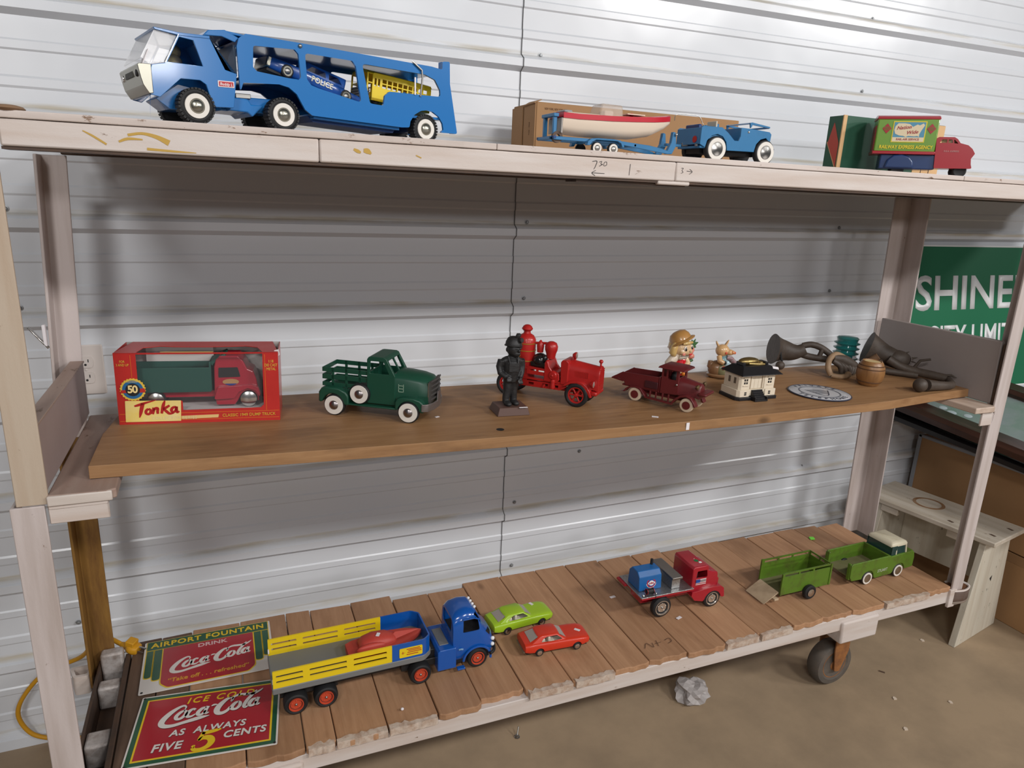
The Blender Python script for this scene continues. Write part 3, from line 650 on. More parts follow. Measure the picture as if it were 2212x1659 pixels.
en.box(-.064, -.052, -.024, .024, -.022, .006).build('engine', mat('grey_plastic', (.16, .14, .12), .5), bs)
text('bus_lettering', 'SCHOOL BUS', .0055, BLACK, bs, T(.012, -bw-.0005, .0025) @ FRONT, .0001)
for x in (-.04, .05):
    for s_ in (-1, 1): wheel(bs, x, s_*(bw-.004), -.0145, .009, .007, s_, hub=0)

# ---- long carton behind the boat
cx = empty('cardboard_box', (-.06, -.25, TZ), 0, 'long plain brown cardboard box standing behind the toy boat on the top shelf', 'box')
L, D, H = .62, .15, .131
MB().box(.0, L, 0, D, 0, H).build('carton', CARD, cx, bev=.002)
fl1 = MB().box(-.003, -.0005, .002, .073, .0, H-.002).build('end_flap', CARD, cx); fl2 = MB().box(-.0045, -.002, .079, D-.001, .0, H-.006).build('end_flap', CARD, cx)
MB().box(-.001, 0, .074, .078, 0, H-.004).build('flap_gap', DARKIN, cx)
MB().add([(-.006, .0, H-.004), (-.006, .07, H-.006), (.012, .075, H+.004), (.012, -.002, H+.004)], [(0, 1, 2, 3)]).build('lifted_flap', CARD, cx, solid=.002, smooth=False)
text('carton_print', 'NEW YORK, NEW YORK, U.S.A.', .0075, mat('brown_ink2', (.12, .055, .025), .8), cx, T(.054, -.0006, .116) @ FRONT, .0001, sx=.62)
text('end_print', 'NO 1965', .009, mat('brown_ink2', (.12, .055, .025), .8), cx, T(-.0034, .035, .07) @ RZ(-90) @ RX(90) @ RZ(90), .0001, sx=.9)

# ---- jeep
JB = mat('jeep_blue_enamel', (.03, .17, .36), .35, var=.35, vs=25, c2=(.02, .1, .2), thr=(.5, .8))
JD = mat('dark_blue_enamel', (.01, .045, .17), .4)
RED = mat('toy_red_enamel', (.42, .012, .02), .3)
jp = empty('toy_jeep', (.268, -.54, TZ), 0, 'open blue toy jeep with white tyres at the middle of the top shelf', 'toy jeep')
JW = .092
ars = lambda x, r, z=.031: [(x+r*math.cos(a), z+r*math.sin(a)) for a in [math.radians(q) for q in (0, 30, 60, 90, 120, 150, 180)]]
ol = [(-.046, .037), (-.045, .073), (-.04, .0765), (.012, .0765), (.03, .066), (.05, .05), (.062, .05), (.066, .06), (.066, .0795), (.1, .0785), (.15, .075), (.156, .07), (.154, .05)]+[p for p in ars(.141, .031, .030) if p[0] < .16][1:]+[(.11, .028), (.031, .027)]+ars(0, .031, .03)
b = MB().prism(fil(ol, .0015), -.001, .003).prism(fil(ol, .0015), JW-.003, JW+.001)
b.prism([(-.046, .037), (-.045, .073), (-.042, .0735), (-.043, .037)], .003, JW-.003)
b.prism([(.066, .05), (.066, .0795), (.1, .0785), (.15, .075), (.156, .07), (.154, .04), (.15, .04), (.15, .069), (.1, .075), (.07, .076), (.07, .05)], .003, JW-.003)
b.box(-.043, .15, .003, JW-.003, .029, .034); b.box(-.04, .01, .003, .02, .05, .06).box(-.04, .01, JW-.02, JW-.003, .05, .06)
b.build('jeep_body', JB, jp, bev=.0012)
MB().box(-.036, .0, .02, JW-.02, .034, .052).box(-.038, -.03, .02, JW-.02, .05, .082).build('rear_seat', JD, jp, bev=.002)
MB().box(.005, .03, .01, .04, .036, .055).box(.004, .011, .01, .04, .05, .0845).box(.005, .03, .052, .082, .036, .055).box(.004, .011, .052, .082, .05, .0845).build('front_seats', JB, jp, bev=.002)
MB().box(.0, .0035, .008, .042, .056, .09).build('seat_back_card', mat('cream_card', (.6, .55, .45), .6), jp, bev=.001)
MB().prism(fil([(.095, .0795), (.092, .092), (.098, .0935), (.152, .087), (.152, .0835), (.1, .088)], .001), .002, .006).prism(fil([(.095, .0795), (.092, .092), (.098, .0935), (.152, .087), (.152, .0835), (.1, .088)], .001), JW-.006, JW-.002).prism([(.148, .0835), (.148, .087), (.153, .0865), (.153, .083)], .006, JW-.006).prism([(.092, .09), (.098, .0935), (.1, .09)], .006, JW-.006).build('folded_windscreen', JB, jp, bev=.001)
MB().box(.157, .171, -.0, JW, .031, .039).build('front_bumper', JD, jp, bev=.001)
MB().ball((.088, -.001, .071), (.003, .002, .003), 8, 5).build('side_bolt', CHROME, jp)
MB().lathe([(0, -.0475), (.0075, -.0475), (.0075, -.0462)], (0, .02, .048), 'x', 16).build('tail_emblem', RED, jp)
MB().cyl((-.046, .01, .035), (-.05, .01, .035), .003).build('exhaust', DULL, jp); MB().box(-.03, .13, .02, JW-.02, .018, .03).build('chassis', BLACK, jp)
MB().tube([(-.046, JW*.5, .036), (-.06, JW*.5, .034), (-.062, JW*.5, .04)], .0018, 6).build('tow_hook', DULL, jp)
for x in (0, .1415):
    for s_, y in ((-1, -.004), (1, JW+.004)): wheel(jp, x, y, .0285, .0285, .016, s_, ww=WHITEW, wwr=(.55, .86), hub=.54, hubm=CHROME, dome=.08)
# ---- boat trailer
tx = empty('toy_boat_trailer', (-.005, -.535, TZ), 0, 'low blue toy boat trailer with twin white wheels hitched behind the blue jeep', 'toy trailer')
TW = .075
b = MB()
for y in (.004, TW-.008):
    b.prism([(-.145, .024), (-.145, .031), (-.06, .031), (.03, .0305), (.1, .026), (.13, .022), (.152, .017), (.16, .012), (.15, .0105), (.095, .016), (.03, .023), (-.06, .024)], y, y+.004)
b.box(-.145, -.138, .004, TW-.004, .024, .03).box(-.05, -.042, .004, TW-.004, .022, .028).box(.06, .066, .004, TW-.004, .021, .027)
b.prism(fil([(.15, .011), (.166, .0115), (.176, .03), (.172, .058), (.165, .06), (.162, .035)], .002), .012, .022).prism(fil([(.15, .011), (.166, .0115), (.176, .03), (.172, .058), (.165, .06), (.162, .035)], .002), TW-.022, TW-.012)
b.box(.162, .205, TW*.5-.004, TW*.5+.004, .03, .036)
b.build('trailer_frame', JB, tx, bev=.001)
fo_ = [(-.062, .017), (-.06, .025), (-.052, .031), (-.035, .0325), (.004, .0325), (.02, .031), (.028, .025), (.03, .017), (.025, .017), (.021, .025), (.012, .029), (-.04, .029), (-.05, .024), (-.055, .017)]
for y0, y1 in ((-.006, .006), (TW-.006, TW+.006)): MB().prism(fo_, y0, y1).build('mudguard', JB, tx, bev=.0008)
for x in (-.036, .004):
    for s_, y in ((-1, -.004), (1, TW+.004)): wheel(tx, x, y, .0125, .0125, .008, s_, ww=WHITEW, wwr=(.6, .85), hub=.5, hubm=DULL)
MB().ball((.172, .009, .054), .0035, 8, 6).build('winch_knob', CHROME, tx)
MB().box(-.136, -.128, .01, .018, .03, .075).box(-.136, -.128, TW-.018, TW-.01, .03, .075).box(-.138, -.126, .006, TW-.006, .07, .077).build('stern_rest', JB, tx, bev=.001)
MB().lathe([(.006, -.004), (.012, -.004), (.012, .004), (.006, .004), (.006, -.004)], (-.126, .012, .03), 'y', 18).build('jockey_wheel', mat('brown_rubber', (.1, .06, .04), .6), tx)
MB().tube(spline([(.17, .02, .085), (.178, .03, .096), (.19, .03, .1), (.24, .03, .1), (.255, .03, .085), (.262, .03, .078)], 5), .0008, 5).build('wire_loop', DULL, tx)
MB().box(-.142, -.136, -.006, TW+.006, .026, .031).build('tail_bar', JD, tx)
# ---- boat on the trailer
bt = empty('toy_boat', (-.005, -.5, TZ+.0345), 0, 'white toy speedboat with red deck edge and clear windscreen on the blue trailer', 'toy boat')
HULLW = mat('old_cream_plastic', (.74, .62, .5), .4); HR = mat('boat_red_plastic', (.5, .012, .03), .35)
def hull_sec(x, hw, zb, zt, k=.72):
    return [(x, -hw, zt), (x, -hw*.98, zb+(zt-zb)*.45), (x, -hw*k, zb+(zt-zb)*.12), (x, 0, zb), (x, hw*k, zb+(zt-zb)*.12), (x, hw*.98, zb+(zt-zb)*.45), (x, hw, zt)]
secs = [(-.118, .033, .004, .036), (-.08, .036, .001, .035), (0, .038, 0, .0365), (.06, .036, .003, .0395), (.11, .028, .012, .043), (.145, .015, .028, .047), (.166, .003, .042, .05)]
b = MB().loft([hull_sec(*s_) for s_ in secs], closed=True); b.build('hull', HULLW, bt, ang=50)
def band(x, hw, zt): return [(x, -hw*1.03-.0008, zt-.002), (x, -hw*1.03-.0008, zt+.0085), (x, 0, zt+.0115), (x, hw*1.03+.0008, zt+.0085), (x, hw*1.03+.0008, zt-.002)]
b = MB().loft([band(x, hw, zt) for x, hw, zb, zt in secs]); b.build('red_deck_band', HR, bt, ang=30)
dk = [(-.1, .026, .0465), (-.02, .028, .0475), (.02, .027, .0485)]
MB().box(-.105, -.02, -.026, .026, .042, .0475).build('cockpit', mat('cockpit_cream', (.55, .46, .36), .5), bt, bev=.003)
MB().add([(-.03, -.026, .046), (.03, -.027, .047), (.03, -.022, .07), (-.022, -.022, .071), (-.03, .026, .046), (.03, .027, .047), (.03, .022, .07), (-.022, .022, .071)], [(0, 1, 2, 3), (4, 7, 6, 5), (1, 5, 6, 2), (3, 2, 6, 7), (0, 3, 7, 4)]).build('windscreen', mat('yellowed_clear_plastic', (.6, .5, .4), .2, alpha=.45), bt, bev=.004, seg=3)
MB().box(-.01, .012, -.014, .014, .046, .058).build('seat', HULLW, bt, bev=.002)
MB().ball((.066, 0, .055), (.006, .004, .004), 10, 6).build('bow_light', HR, bt); MB().box(.045, .09, -.018, .018, .0535, .0555).build('foredeck_patch', HULLW, bt)
MB().box(-.121, -.1175, -.032, .032, .004, .034).build('transom', mat('grey_transom', (.36, .33, .3), .5), bt)
MB().box(-.11, -.09, -.02, .02, .046, .0515).build('stern_cover', mat('grey_clear', (.3, .33, .34), .3), bt, bev=.003)

# ---- green carton and railway express truck at the right
gx = empty('toy_carton', (.83, -.36, TZ), 0, 'dark green and tan toy carton standing behind the railway express truck', 'box')
GREEN = mat('carton_green', (.02, .085, .05), .5); TAN = mat('carton_tan', (.62, .39, .19), .6)
MB().box(.0, .407, .0, .052, 0, .158).build('carton', GREEN, gx, bev=.001)
MB().box(-.0008, .012, -.0012, .002, 0, .159).build('tan_edge', TAN, gx)
pn = MB().box(.3, .4075, -.0012, .001, .0, .157).build('tan_panel', TAN, gx)
for x in (.335, .368): MB().box(x, x+.002, -.002, 0, 0, .156).build('dark_line', DARKIN, pn)
MB().prism([(.006, .02), (.045, .085), (.03, .14), (.006, .085)], -.001, 0, 'x').build('red_diamond', mat('diamond_red', (.42, .06, .04), .5), gx)
MB().prism([(.004, .012), (.0475, .086), (.0465, .09), (.006, .019)], -.0008, 0, 'x').build('diamond_border', TAN, gx)
rx = empty('toy_delivery_truck', (.891, -.45, TZ), -42.7, 'tin toy railway express van, green box over blue chassis and red cab', 'toy truck')
TG = mat('tin_green', (.15, .3, .035), .3, coat=.4); TR = mat('tin_red', (.36, .015, .025), .28, coat=.4); TB = mat('tin_blue', (.015, .04, .13), .28, coat=.3)
TY = mat('tin_yellow', (.7, .55, .02), .4); TC = mat('tin_cream', (.72, .6, .4), .4); TS = mat('tin_skyblue', (.08, .27, .4), .4)
RW = .085
b = MB().box(-.02, .128, .0, RW, .062, .147)
vb = b.build('van_box', TG, rx, bev=.003)
rd = cut(MB().box(-.023, .13, -.0015, RW+.0015, .056, .064).box(-.022, .1295, -.0012, RW+.0012, .1455, .152).build('red_trim', TR, rx, bev=.0015), [])
MB().prism([(0, .149), (RW*.15, .156), (RW*.5, .159), (RW*.85, .156), (RW, .149)], -.021, .129, 'x').build('van_roof', TR, rx, bev=.001)
MB().box(-.0212, -.0198, .018, RW-.018, .066, .125).build('rear_opening', DARKIN, rx); MB().box(-.0222, -.0192, .012, RW-.012, .062, .13).build('rear_frame', TR, rx)
s1 = MB().prism(rect(.018, .0865, .0985, .1405), -.0008, 0).build('map_sign', TY, rx)
MB().prism(rect(.0205, .0995, .096, .138), -.0012, -.0006).build('sign_sea', TS, s1); MB().prism(rect(.0205, .0885, .096, .0995), -.0012, -.0006).build('sign_strip', TC, s1)
us = [(.024, .128), (.022, .118), (.026, .108), (.036, .104), (.046, .103), (.052, .1), (.058, .103), (.072, .102), (.08, .103), (.084, .1005), (.084, .108), (.088, .118), (.094, .13), (.09, .135), (.082, .13), (.076, .132), (.066, .126), (.058, .133), (.046, .135), (.03, .135)]
MB().prism(us, -.0016, -.001).build('country_map', TC, s1)
text('map_lettering', 'Nation', .0125, TR, s1, T(.045, -.002, .124) @ FRONT @ RZ(6), .0001, shear=.3, bold=.0002)
text('map_lettering', 'Wide', .0125, TR, s1, T(.066, -.002, .112) @ FRONT @ RZ(6), .0001, shear=.3, bold=.0002)
text('strip_lettering', 'RAIL-AIR SERVICE', .0075, TR, s1, T(.058, -.0016, .094) @ FRONT, .0001, bold=.0001, sx=.95)
text('van_lettering', 'RAILWAY EXPRESS AGENCY', .0125, TY, rx, T(.0565, -.0012, .074) @ FRONT, .0002, bold=.0004, sx=.82)
for x in (.004, .111):
    d = MB().prism([(x-.011, .1215), (x, .1085), (x+.011, .1215), (x, .1345)], -.0009, 0).build('red_diamond_sign', TR, rx)
    text('diamond_lettering', 'RAILWAY\nEXPRESS\nAGENCY', .0034, TG, d, T(x, -.0013, .1215) @ FRONT, .0001)
MB().box(.0, .136, .008, RW-.008, .018, .057).build('chassis_body', TB, rx, bev=.003)
fe = [(.012, .02), (.018, .042), (.032, .054), (.052, .056), (.072, .05), (.082, .036), (.084, .02)]
MB().prism(fe, .0, .009).prism(fe, RW-.009, RW).build('rear_fender', TB, rx, bev=.004, seg=3)
cabp = fil([(.134, .022), (.131, .06), (.128, .098), (.134, .102), (.17, .102), (.178, .097), (.186, .087), (.205, .082), (.216, .073), (.224, .061), (.217, .048), (.219, .034), (.223, .023)], .003)
cwin = [fil([(.137, .087), (.154, .0875), (.154, .096), (.142, .096)], .001), fil([(.157, .0875), (.1685, .087), (.166, .0955), (.157, .0962)], .001), fil([(.1715, .0865), (.1815, .0855), (.1725, .0945), (.169, .0955)], .001)]
q = MB().prism(cabp, .004, RW-.004, 'y', holes=cwin).build('cab', TR, rx, bev=.003, seg=3)
MB().ball((.218, RW*.5, .061), (.01, .02, .012), 12, 8).build('nose', TR, rx)
MB().box(.136, .184, .012, RW-.012, .0845, .0865).build('cab_interior', TC, rx)
text('cab_lettering', 'R.E.A. EXPRESS', .0055, mat('pale_print', (.6, .35, .33), .5), rx, T(.168, .0030, .066) @ FRONT, .0001)
for x in (.048, .198):
    for s_, y in ((-1, .012), (1, RW-.012)): wheel(rx, x, y, .0165, .0165, .012, s_, hub=0)
# ================================================================== MIDDLE SHELF
# ---- boxed dump truck: front face at y=0, x to the right
BRED = mat('box_red', (.5, .025, .02), .35, coat=.3, var=.5, vs=14, c2=(.36, .012, .012)); BYEL = mat('box_yellow', (.8, .6, .14), .45, var=.6, vs=16, c2=(.78, .68, .42))
BORA = mat('box_orange', (.62, .13, .02), .4); BYT = mat('box_gold', (.72, .48, .06), .45)
tb = empty('toy_display_box', (-1.021, -.375, bz(-.87)+.0005), -6.8, 'red and yellow window box holding the boxed toy dump truck', 'toy box')
L, H, D = .315, .152, .122
win = fil([(.041, .134), (.041, .05), (.124, .0515), (.124, .0285), (.28, .0305), (.284, .045), (.283, .134)], [.0, .003, .006, .002, .008, .004, 0], 4)
win = [(.041, .1495), (.041, .049), (.121, .05), (.1225, .047), (.1225, .029), (.276, .0305), (.2825, .037), (.2835, .1495)]
fr = MB().prism(rect(0, 0, L, H), 0, .0012, 'y', holes=[win])
topw = [(.041, .0), (.046, .048), (.075, .064), (.105, .058), (.14, .056), (.18, .056), (.21, .058), (.245, .062), (.27, .05), (.2835, .0)]
# sloping top panel: goes back from the front edge
top = MB(); hol = [(x, y+.0005) for x, y in topw]
top.prism([(0, 0), (L, 0), (L-.016, .108), (.014, .108)], 0, .0012, 'z', holes=[[(x, max(y, .002)) for x, y in topw]])
fr.build('front_panel', BRED, tb, smooth=False)
top.v = [(x, y, z+H-.0006+.0*y) for x, y, z in top.v]; top.build('top_panel', BRED, tb, smooth=False)
MB().box(0, .0012, 0.001, .108, 0, H).box(L-.0012, L, 0.001, .108, 0, H).box(0.001, L-.001, 0.001, D, 0, .0012).build('side_panel', BRED, tb)
MB().box(.001, L-.001, .108, .1095, 0, H).build('back_panel', mat('grey_card', (.4, .37, .35), .7), tb)
MB().box(.0415, .176, .088, .092, .05, H-.002).build('inner_card', mat('inner_card', (.52, .47, .45), .7), tb)
MB().box(.043, .3, .006, .104, .0012, .026).build('inner_tray', mat('box_white_card', (.6, .57, .56), .6), tb)
MB().add([(.041, .0018, .049), (.121, .0018, .05), (.1225, .0018, .029), (.28, .0018, .0305), (.2835, .0018, .1495), (.041, .0018, .1495)], [(0, 1, 2, 3, 4, 5)]).build('window_film', mat('window_film', (.5, .5, .52), .08, alpha=.06), tb, smooth=False)
yp = MB().prism(fil([(.0125, .0065), (.117, .006), (.1195, .0505), (.0145, .052)], .001), -.0012, 0).build('logo_panel', BYEL, tb)
LT = MB(); u = .0011; Mx = T(.028, -.0016, .016) @ FRONT @ RZ(3)
for pts in ([(4, 22, 3), (12, 24, 4.5), (25, 27.5, 3.6), (42, 31, 1)], [(19, 27, 6), (16, 18, 6), (13, 8, 5), (10, -1, 1.5)],
            [(27, 15, 4), (23, 12, 4.5), (22, 7, 4.5), (26, 4.5, 4), (30, 8, 4.5), (30, 13, 4), (27, 15, 4)],
            [(36, 17, 4), (35, 11, 5), (33, 4, 4)], [(35, 10, 3), (39, 15, 4.5), (43, 14.5, 4.5), (42, 9, 4.5), (42, 4, 4)],
            [(57, 29, 2), (54, 22, 5), (51, 13, 5), (48.5, 4, 4)], [(64, 19, 3.5), (58, 15.5, 4.5), (52, 12.5, 4)], [(53, 13, 4), (57, 8, 5), (62, 3, 4.5), (70, 3, 1.5)],
            [(75, 15, 4), (69, 14, 4.5), (66, 9, 4.8), (68.5, 5, 4), (73, 8, 4), (76, 15.5, 4)], [(76, 16, 4), (75, 9, 5), (76, 4.5, 4.5), (80, 6, 1.5)]):
    LT.ribbon([(x*u, y*u, w*u*1.1) for x, y, w in pts], Mx, 6)
LT.build('logo_lettering', mat('logo_red', (.42, .015, .015), .4), yp, weld=0)
text('series_lettering', 'COLLECTOR SERIES', .0095, mat('pale_gold', (.72, .6, .35), .5), tb, T(.105, -.0015, .0128) @ FRONT @ RZ(-.3), .0001, sx=.85, space=1.25)
MB().prism(fil([(.118, .0098), (.19, .011), (.1915, .0178), (.118, .0165)], .001), -.0009, 0).build('gold_strip', mat('gold_strip', (.72, .5, .2), .45), tb)
text('name_lettering', 'CLASSIC 1949 DUMP TRUCK', .0095, mat('gold_print', (.62, .36, .04), .45), tb, T(.252, -.0006, .0152) @ FRONT @ RZ(.5), .0002, bold=.0001, sx=.9)
for z in (.0225, .0075): MB().box(.002, L-.002, -.0006, 0, z, z+.0012).build('orange_line', BORA, tb)
MB().box(.0305, .0315, -.0006, 0, .05, .148).build('orange_line', BORA, tb); MB().box(.287, .2882, -.0006, 0, .024, .148).build('orange_line', BORA, tb)
text('corner_lettering', 'FOR\n3 AND UP', .007, BYT, tb, T(.0155, -.0006, .131) @ FRONT, .0001, sx=.75)
text('corner_lettering', '1:18\nDIE CAST\nMETAL', .0085, BYT, tb, T(.3, -.0006, .124) @ FRONT, .0001, sx=.75)
sl = MB()
star = [((.0245 if k % 2 else .0225)*math.cos(PI*k/24), (.0245 if k % 2 else .0225)*math.sin(PI*k/24)) for k in range(48)]
se = MB().prism([(x+.031, z+.076) for x, z in star], -.0016, -.0004).build('anniversary_seal', BYT, tb)
for r, m_, y in ((.0195, mat('seal_blue', (.02, .13, .3), .4), -.0019), (.0135, DARKIN, -.0024)):
    MB().prism([(x+.031, z+.076) for x, z in circ(0, 0, r, 28)], y, y+.0006).build('seal_ring', m_, se)
MB().prism([(.0085, .075), (.0525, .079), (.0545, .073), (.0535, .070), (.009, .069)], -.0022, -.0018).build('seal_ribbon', BRED, se)
text('seal_lettering', '50', .022, mat('seal_gold', (.85, .66, .3), .4), se, T(.031, -.0032, .0765) @ FRONT, .0004, bold=.0006, sx=.95, space=.85)
text('seal_small_lettering', 'ANNIVERSARY', .0036, BYEL, se, T(.031, -.0022, .0925) @ FRONT, .0001)
tl = MB().prism(fil([(.085, .004), (.12, .001), (.185, .001), (.188, .006), (.178, .0085), (.12, .009), (.086, .008)], .001), H+.0006, H+.0012, 'z')
tl.build('top_label', mat('top_gold', (.55, .36, .12), .5), tb)
MB().add([(L-.004, .001, H-.012), (L+.004, .004, H-.006), (L+.001, .012, H+.004), (L-.008, .01, H+.002)], [(0, 1, 2, 3)]).build('torn_corner', mat('box_white_card', (.6, .57, .56), .6), tb, solid=.0006, smooth=False)
# the dump truck inside
dt = empty('toy_dump_truck', (0, 0, 0), 0, 'toy dump truck with red cab and dark green bed inside the display box', 'toy truck'); dt.matrix_world = tb.matrix_basis @ T(0, .024, .0265)
DG = mat('dump_green', (.008, .065, .05), .45); DR = mat('dump_red', (.34, .012, .03), .28, coat=.4)
TWD = .062
MB().box(.022, .176, 0, .002, .036, .088).box(.022, .176, TWD-.002, TWD, .036, .088).box(.174, .178, 0, TWD, .036, .1).box(.022, .176, 0, TWD, .034, .038).prism([(.176, .098), (.184, .106), (.206, .116), (.208, .112), (.188, .1), (.18, .09)], .004, TWD-.004).build('dump_bed', DG, dt, bev=.0012)
MB().box(.05, .2, .012, TWD-.012, .02, .034).build('chassis', DR, dt, bev=.001)
cb = fil([(.185, .004), (.182, .03), (.184, .088), (.188, .104), (.196, .112), (.232, .112), (.242, .102), (.25, .084), (.262, .078), (.268, .06), (.272, .034), (.272, .012), (.266, .012), (.262, .022), (.25, .031), (.236, .026), (.228, .012), (.222, .004)], .003)
q = MB().prism(cb, .001, TWD-.001).build('cab', DR, dt, bev=.004, seg=3)
MB().prism(fil([(.192, .0655), (.193, .087), (.231, .0875), (.236, .0665)], .002), .0, .003).build('cab_window', DARKIN, dt)
MB().prism(fil([(.181, .018), (.222, .02), (.232, .034), (.25, .042), (.266, .036), (.274, .022), (.276, .03), (.272, .044), (.258, .05), (.19, .046)], .004), -.006, .004).build('front_fender', DR, dt, bev=.002)
dc = MB().prism(circ(.216, .0555, .0165, 24, .0065), -.0002, .001).build('door_decal', mat('decal_tan', (.4, .22, .09), .5), dt)
MB().prism([(x, z) for x, z in circ(.216, .0535, .0125, 20, .0055) if z < .0535], -.0005, .0005).build('decal_blue', mat('decal_blue', (.01, .03, .2), .5), dc)
for x in (.068, .251): 
    for s_, y in ((-1, -.004), (1, TWD+.004)): wheel(dt, x, y, .018, .018, .014, s_, rim=None, hub=.92, hubm=mat('bright_hub', (.72, .71, .69), .2, 1), dome=.14)

# ---- dark green pickup, origin at the near rear wheel
PG = mat('pickup_green', (.008, .062, .036), .38, var=.3, vs=20, c2=(.02, .05, .035)); PGR = mat('pickup_grille', (.09, .085, .08), .45, .4); STEEL = mat('worn_steel', (.25, .22, .21), .42, .7, var=.5, vs=40)
pk = empty('toy_pickup_truck', (-.586, -.397, bz(-.55)), -32.4, 'dark green metal toy pickup with slatted bed and spare wheel on its side', 'toy truck')
PW = .086
def arch_pts(cx_, cz, r, a0=0, a1=180, n=8): return [(cx_+r*math.cos(math.radians(a0+(a1-a0)*k/n)), cz+r*math.sin(math.radians(a0+(a1-a0)*k/n))) for k in range(n+1)]
cabp = fil([(.0735, .034), (.0735, .134), (.077, .1395), (.083, .141), (.112, .141), (.1175, .1385), (.1385, .1), (.139, .034)], .003)
swin = fil([(.0805, .103), (.0815, .131), (.1115, .131), (.125, .103)], .002)
shell = MB().prism(cabp, 0, PW).build('cab', PG, pk)
cut(shell, [MB().prism([(x+(.0 if x > .1 else .0), z) for x, z in fil([(.0765, .05), (.0765, .1365), (.113, .1375), (.1345, .099), (.135, .05)], .002)], .003, PW-.003), MB().prism(swin, -.02, PW+.02),
     MB().prism(fil(rect(.012, .1035, PW-.012, .131), .003), .05, .08, 'x'), MB().prism(fil(rect(.008, .104, PW*.5-.002, .1325), .003), .105, .16, 'x'), MB().prism(fil(rect(PW*.5+.002, .104, PW-.008, .1325), .003), .105, .16, 'x')])
q = shell.modifiers.new('bevel', 'BEVEL'); q.width = .001; q.segments = 2; q.limit_method = 'ANGLE'
hd = MB().loft([[(x, p[0], p[1]) for p in [(PW*.5-hw, .05), (PW*.5-hw, zt-.016), (PW*.5-hw+.006, zt-.008), (PW*.5-hw*.5, zt-.001), (PW*.5, zt), (PW*.5+hw*.5, zt-.001), (PW*.5+hw-.006, zt-.008), (PW*.5+hw, zt-.016), (PW*.5+hw, .05)]] for x, hw, zt in ((.137, .041, .1085), (.16, .0405, .108), (.19, .039, .105), (.21, .037, .1), (.217, .0355, .094))])
hd.box(.137, .214, .004, PW-.004, .03, .06); hd.build('hood', PG, pk, ang=45)
gr = MB().box(.214, .219, .007, PW-.007, .046, .094)
gr.build('grille_panel', PGR, pk)
for z in (.05, .06, .07, .08, .09): MB().loft([[(.219+dx, PW*.5-hw_, z), (.2215+dx, PW*.5-hw_, z+.0035), (.219+dx, PW*.5-hw_, z+.006)] for dx, hw_ in ((0, .036), )]+[[(.2225, PW*.5, z), (.226, PW*.5, z+.0035), (.2225, PW*.5, z+.006)]]+[[(.219, PW*.5+.036, z), (.2215, PW*.5+.036, z+.0035), (.219, PW*.5+.036, z+.006)]]).build('grille_bar', PGR, pk)
MB().box(.213, .2145, .0045, .0075, .05, .092).build('chrome_strip', CHROME, pk)
fen = [(.142, .027), (.1425, .046), (.148, .0545), (.16, .058), (.185, .058), (.2, .054), (.2075, .047), (.2085, .026), (.203, .026)]+arch_pts(.1735, .024, .0255, 8, 172, 8)
for y0, y1 in ((-.012, .012), (PW-.012, PW+.012)): MB().prism(fen, y0, y1).build('front_fender', PG, pk, bev=.004, seg=3)
fen = [(-.037, .029), (-.0365, .052), (-.03, .0615), (-.02, .0655), (.012, .0635), (.028, .056), (.034, .046), (.034, .026), (.026, .026)]+arch_pts(-.003, .024, .0262, 8, 170, 8)
for y0, y1 in ((-.012, .01), (PW-.01, PW+.012)): MB().prism(fen, y0, y1).build('rear_fender', PG, pk, bev=.004, seg=3)
MB().box(.03, .146, -.011, .006, .0275, .031).build('running_board', PG, pk, bev=.001); MB().box(.03, .146, PW-.006, PW+.011, .0275, .031).build('running_board', PG, pk, bev=.001)
def slat_side(y):
    b = MB()
    for z0, z1 in ((.096, .106), (.079, .09), (.063, .072)): b.prism([(-.033, z0), (.074, z0), (.074, z1), (-.033, z1)], y, y+.003)
    for x in (-.012, .02, .052): b.box(x, x+.006, y, y+.003, .06, .106)
    return b.build('bed_side', PG, pk, bev=.0006)
slat_side(.004); slat_side(PW-.007)
b = MB()
for z0, z1 in ((.096, .106), (.079, .09), (.063, .072)): b.box(-.034, -.031, .004, PW-.004, z0, z1)
b.build('tailgate_slats', PG, pk, bev=.0006)
MB().box(-.033, .074, .004, PW-.004, .055, .06).box(.02, .2, .02, PW-.02, .022, .05).build('bed_floor', PG, pk)
MB().prism(fil([(.16, .06), (.1635, .06), (.1635, .082), (.16, .082)], .0005), -.0002, .0042).build('hood_louvre', mat('pale_louvre', (.25, .36, .27), .5), pk) if False else None
lv = MB()
for z in (.066, .073, .08): lv.box(.146, .158, .0014, .0036, z, z+.0014)
lv.box(.146, .1472, .0014, .0036, .066, .084).box(.157, .1582, .0014, .0036, .066, .084); lv.build('hood_louvres', mat('pale_louvre', (.25, .36, .27), .5), pk)
bp = MB().loft([[(x, y, .030), (x+.004, y, .030), (x+.004, y, .047), (x, y, .047)] for x, y in ((.204, -.014), (.214, -.008), (.222, .012), (.225, PW*.5), (.222, PW-.012), (.214, PW+.008), (.204, PW+.014))])
bp.build('front_bumper', STEEL, pk, bev=.001)
MB().prism([(.03, .045), (.034, .068), (PW-.034, .068), (PW-.03, .045)], .2265, .229, 'x').build('licence_plate', STEEL, pk)
HUBD = mat('dark_hub', (.3, .27, .27), .3, 1)
for x in (0, .1735):
    for s_, y in ((-1, -.0125), (1, PW+.0125)): wheel(pk, x, y, .0245, .0245, .014, s_, ww=WHITEW, wwr=(.42, .88), hub=.44, hubm=HUBD, dome=.16)
wheel(pk, .0585, -.010, .0545, .0235, .016, -1, ww=WHITEW, wwr=(.42, .88), hub=.44, hubm=HUBD, dome=.16, name='spare_wheel')

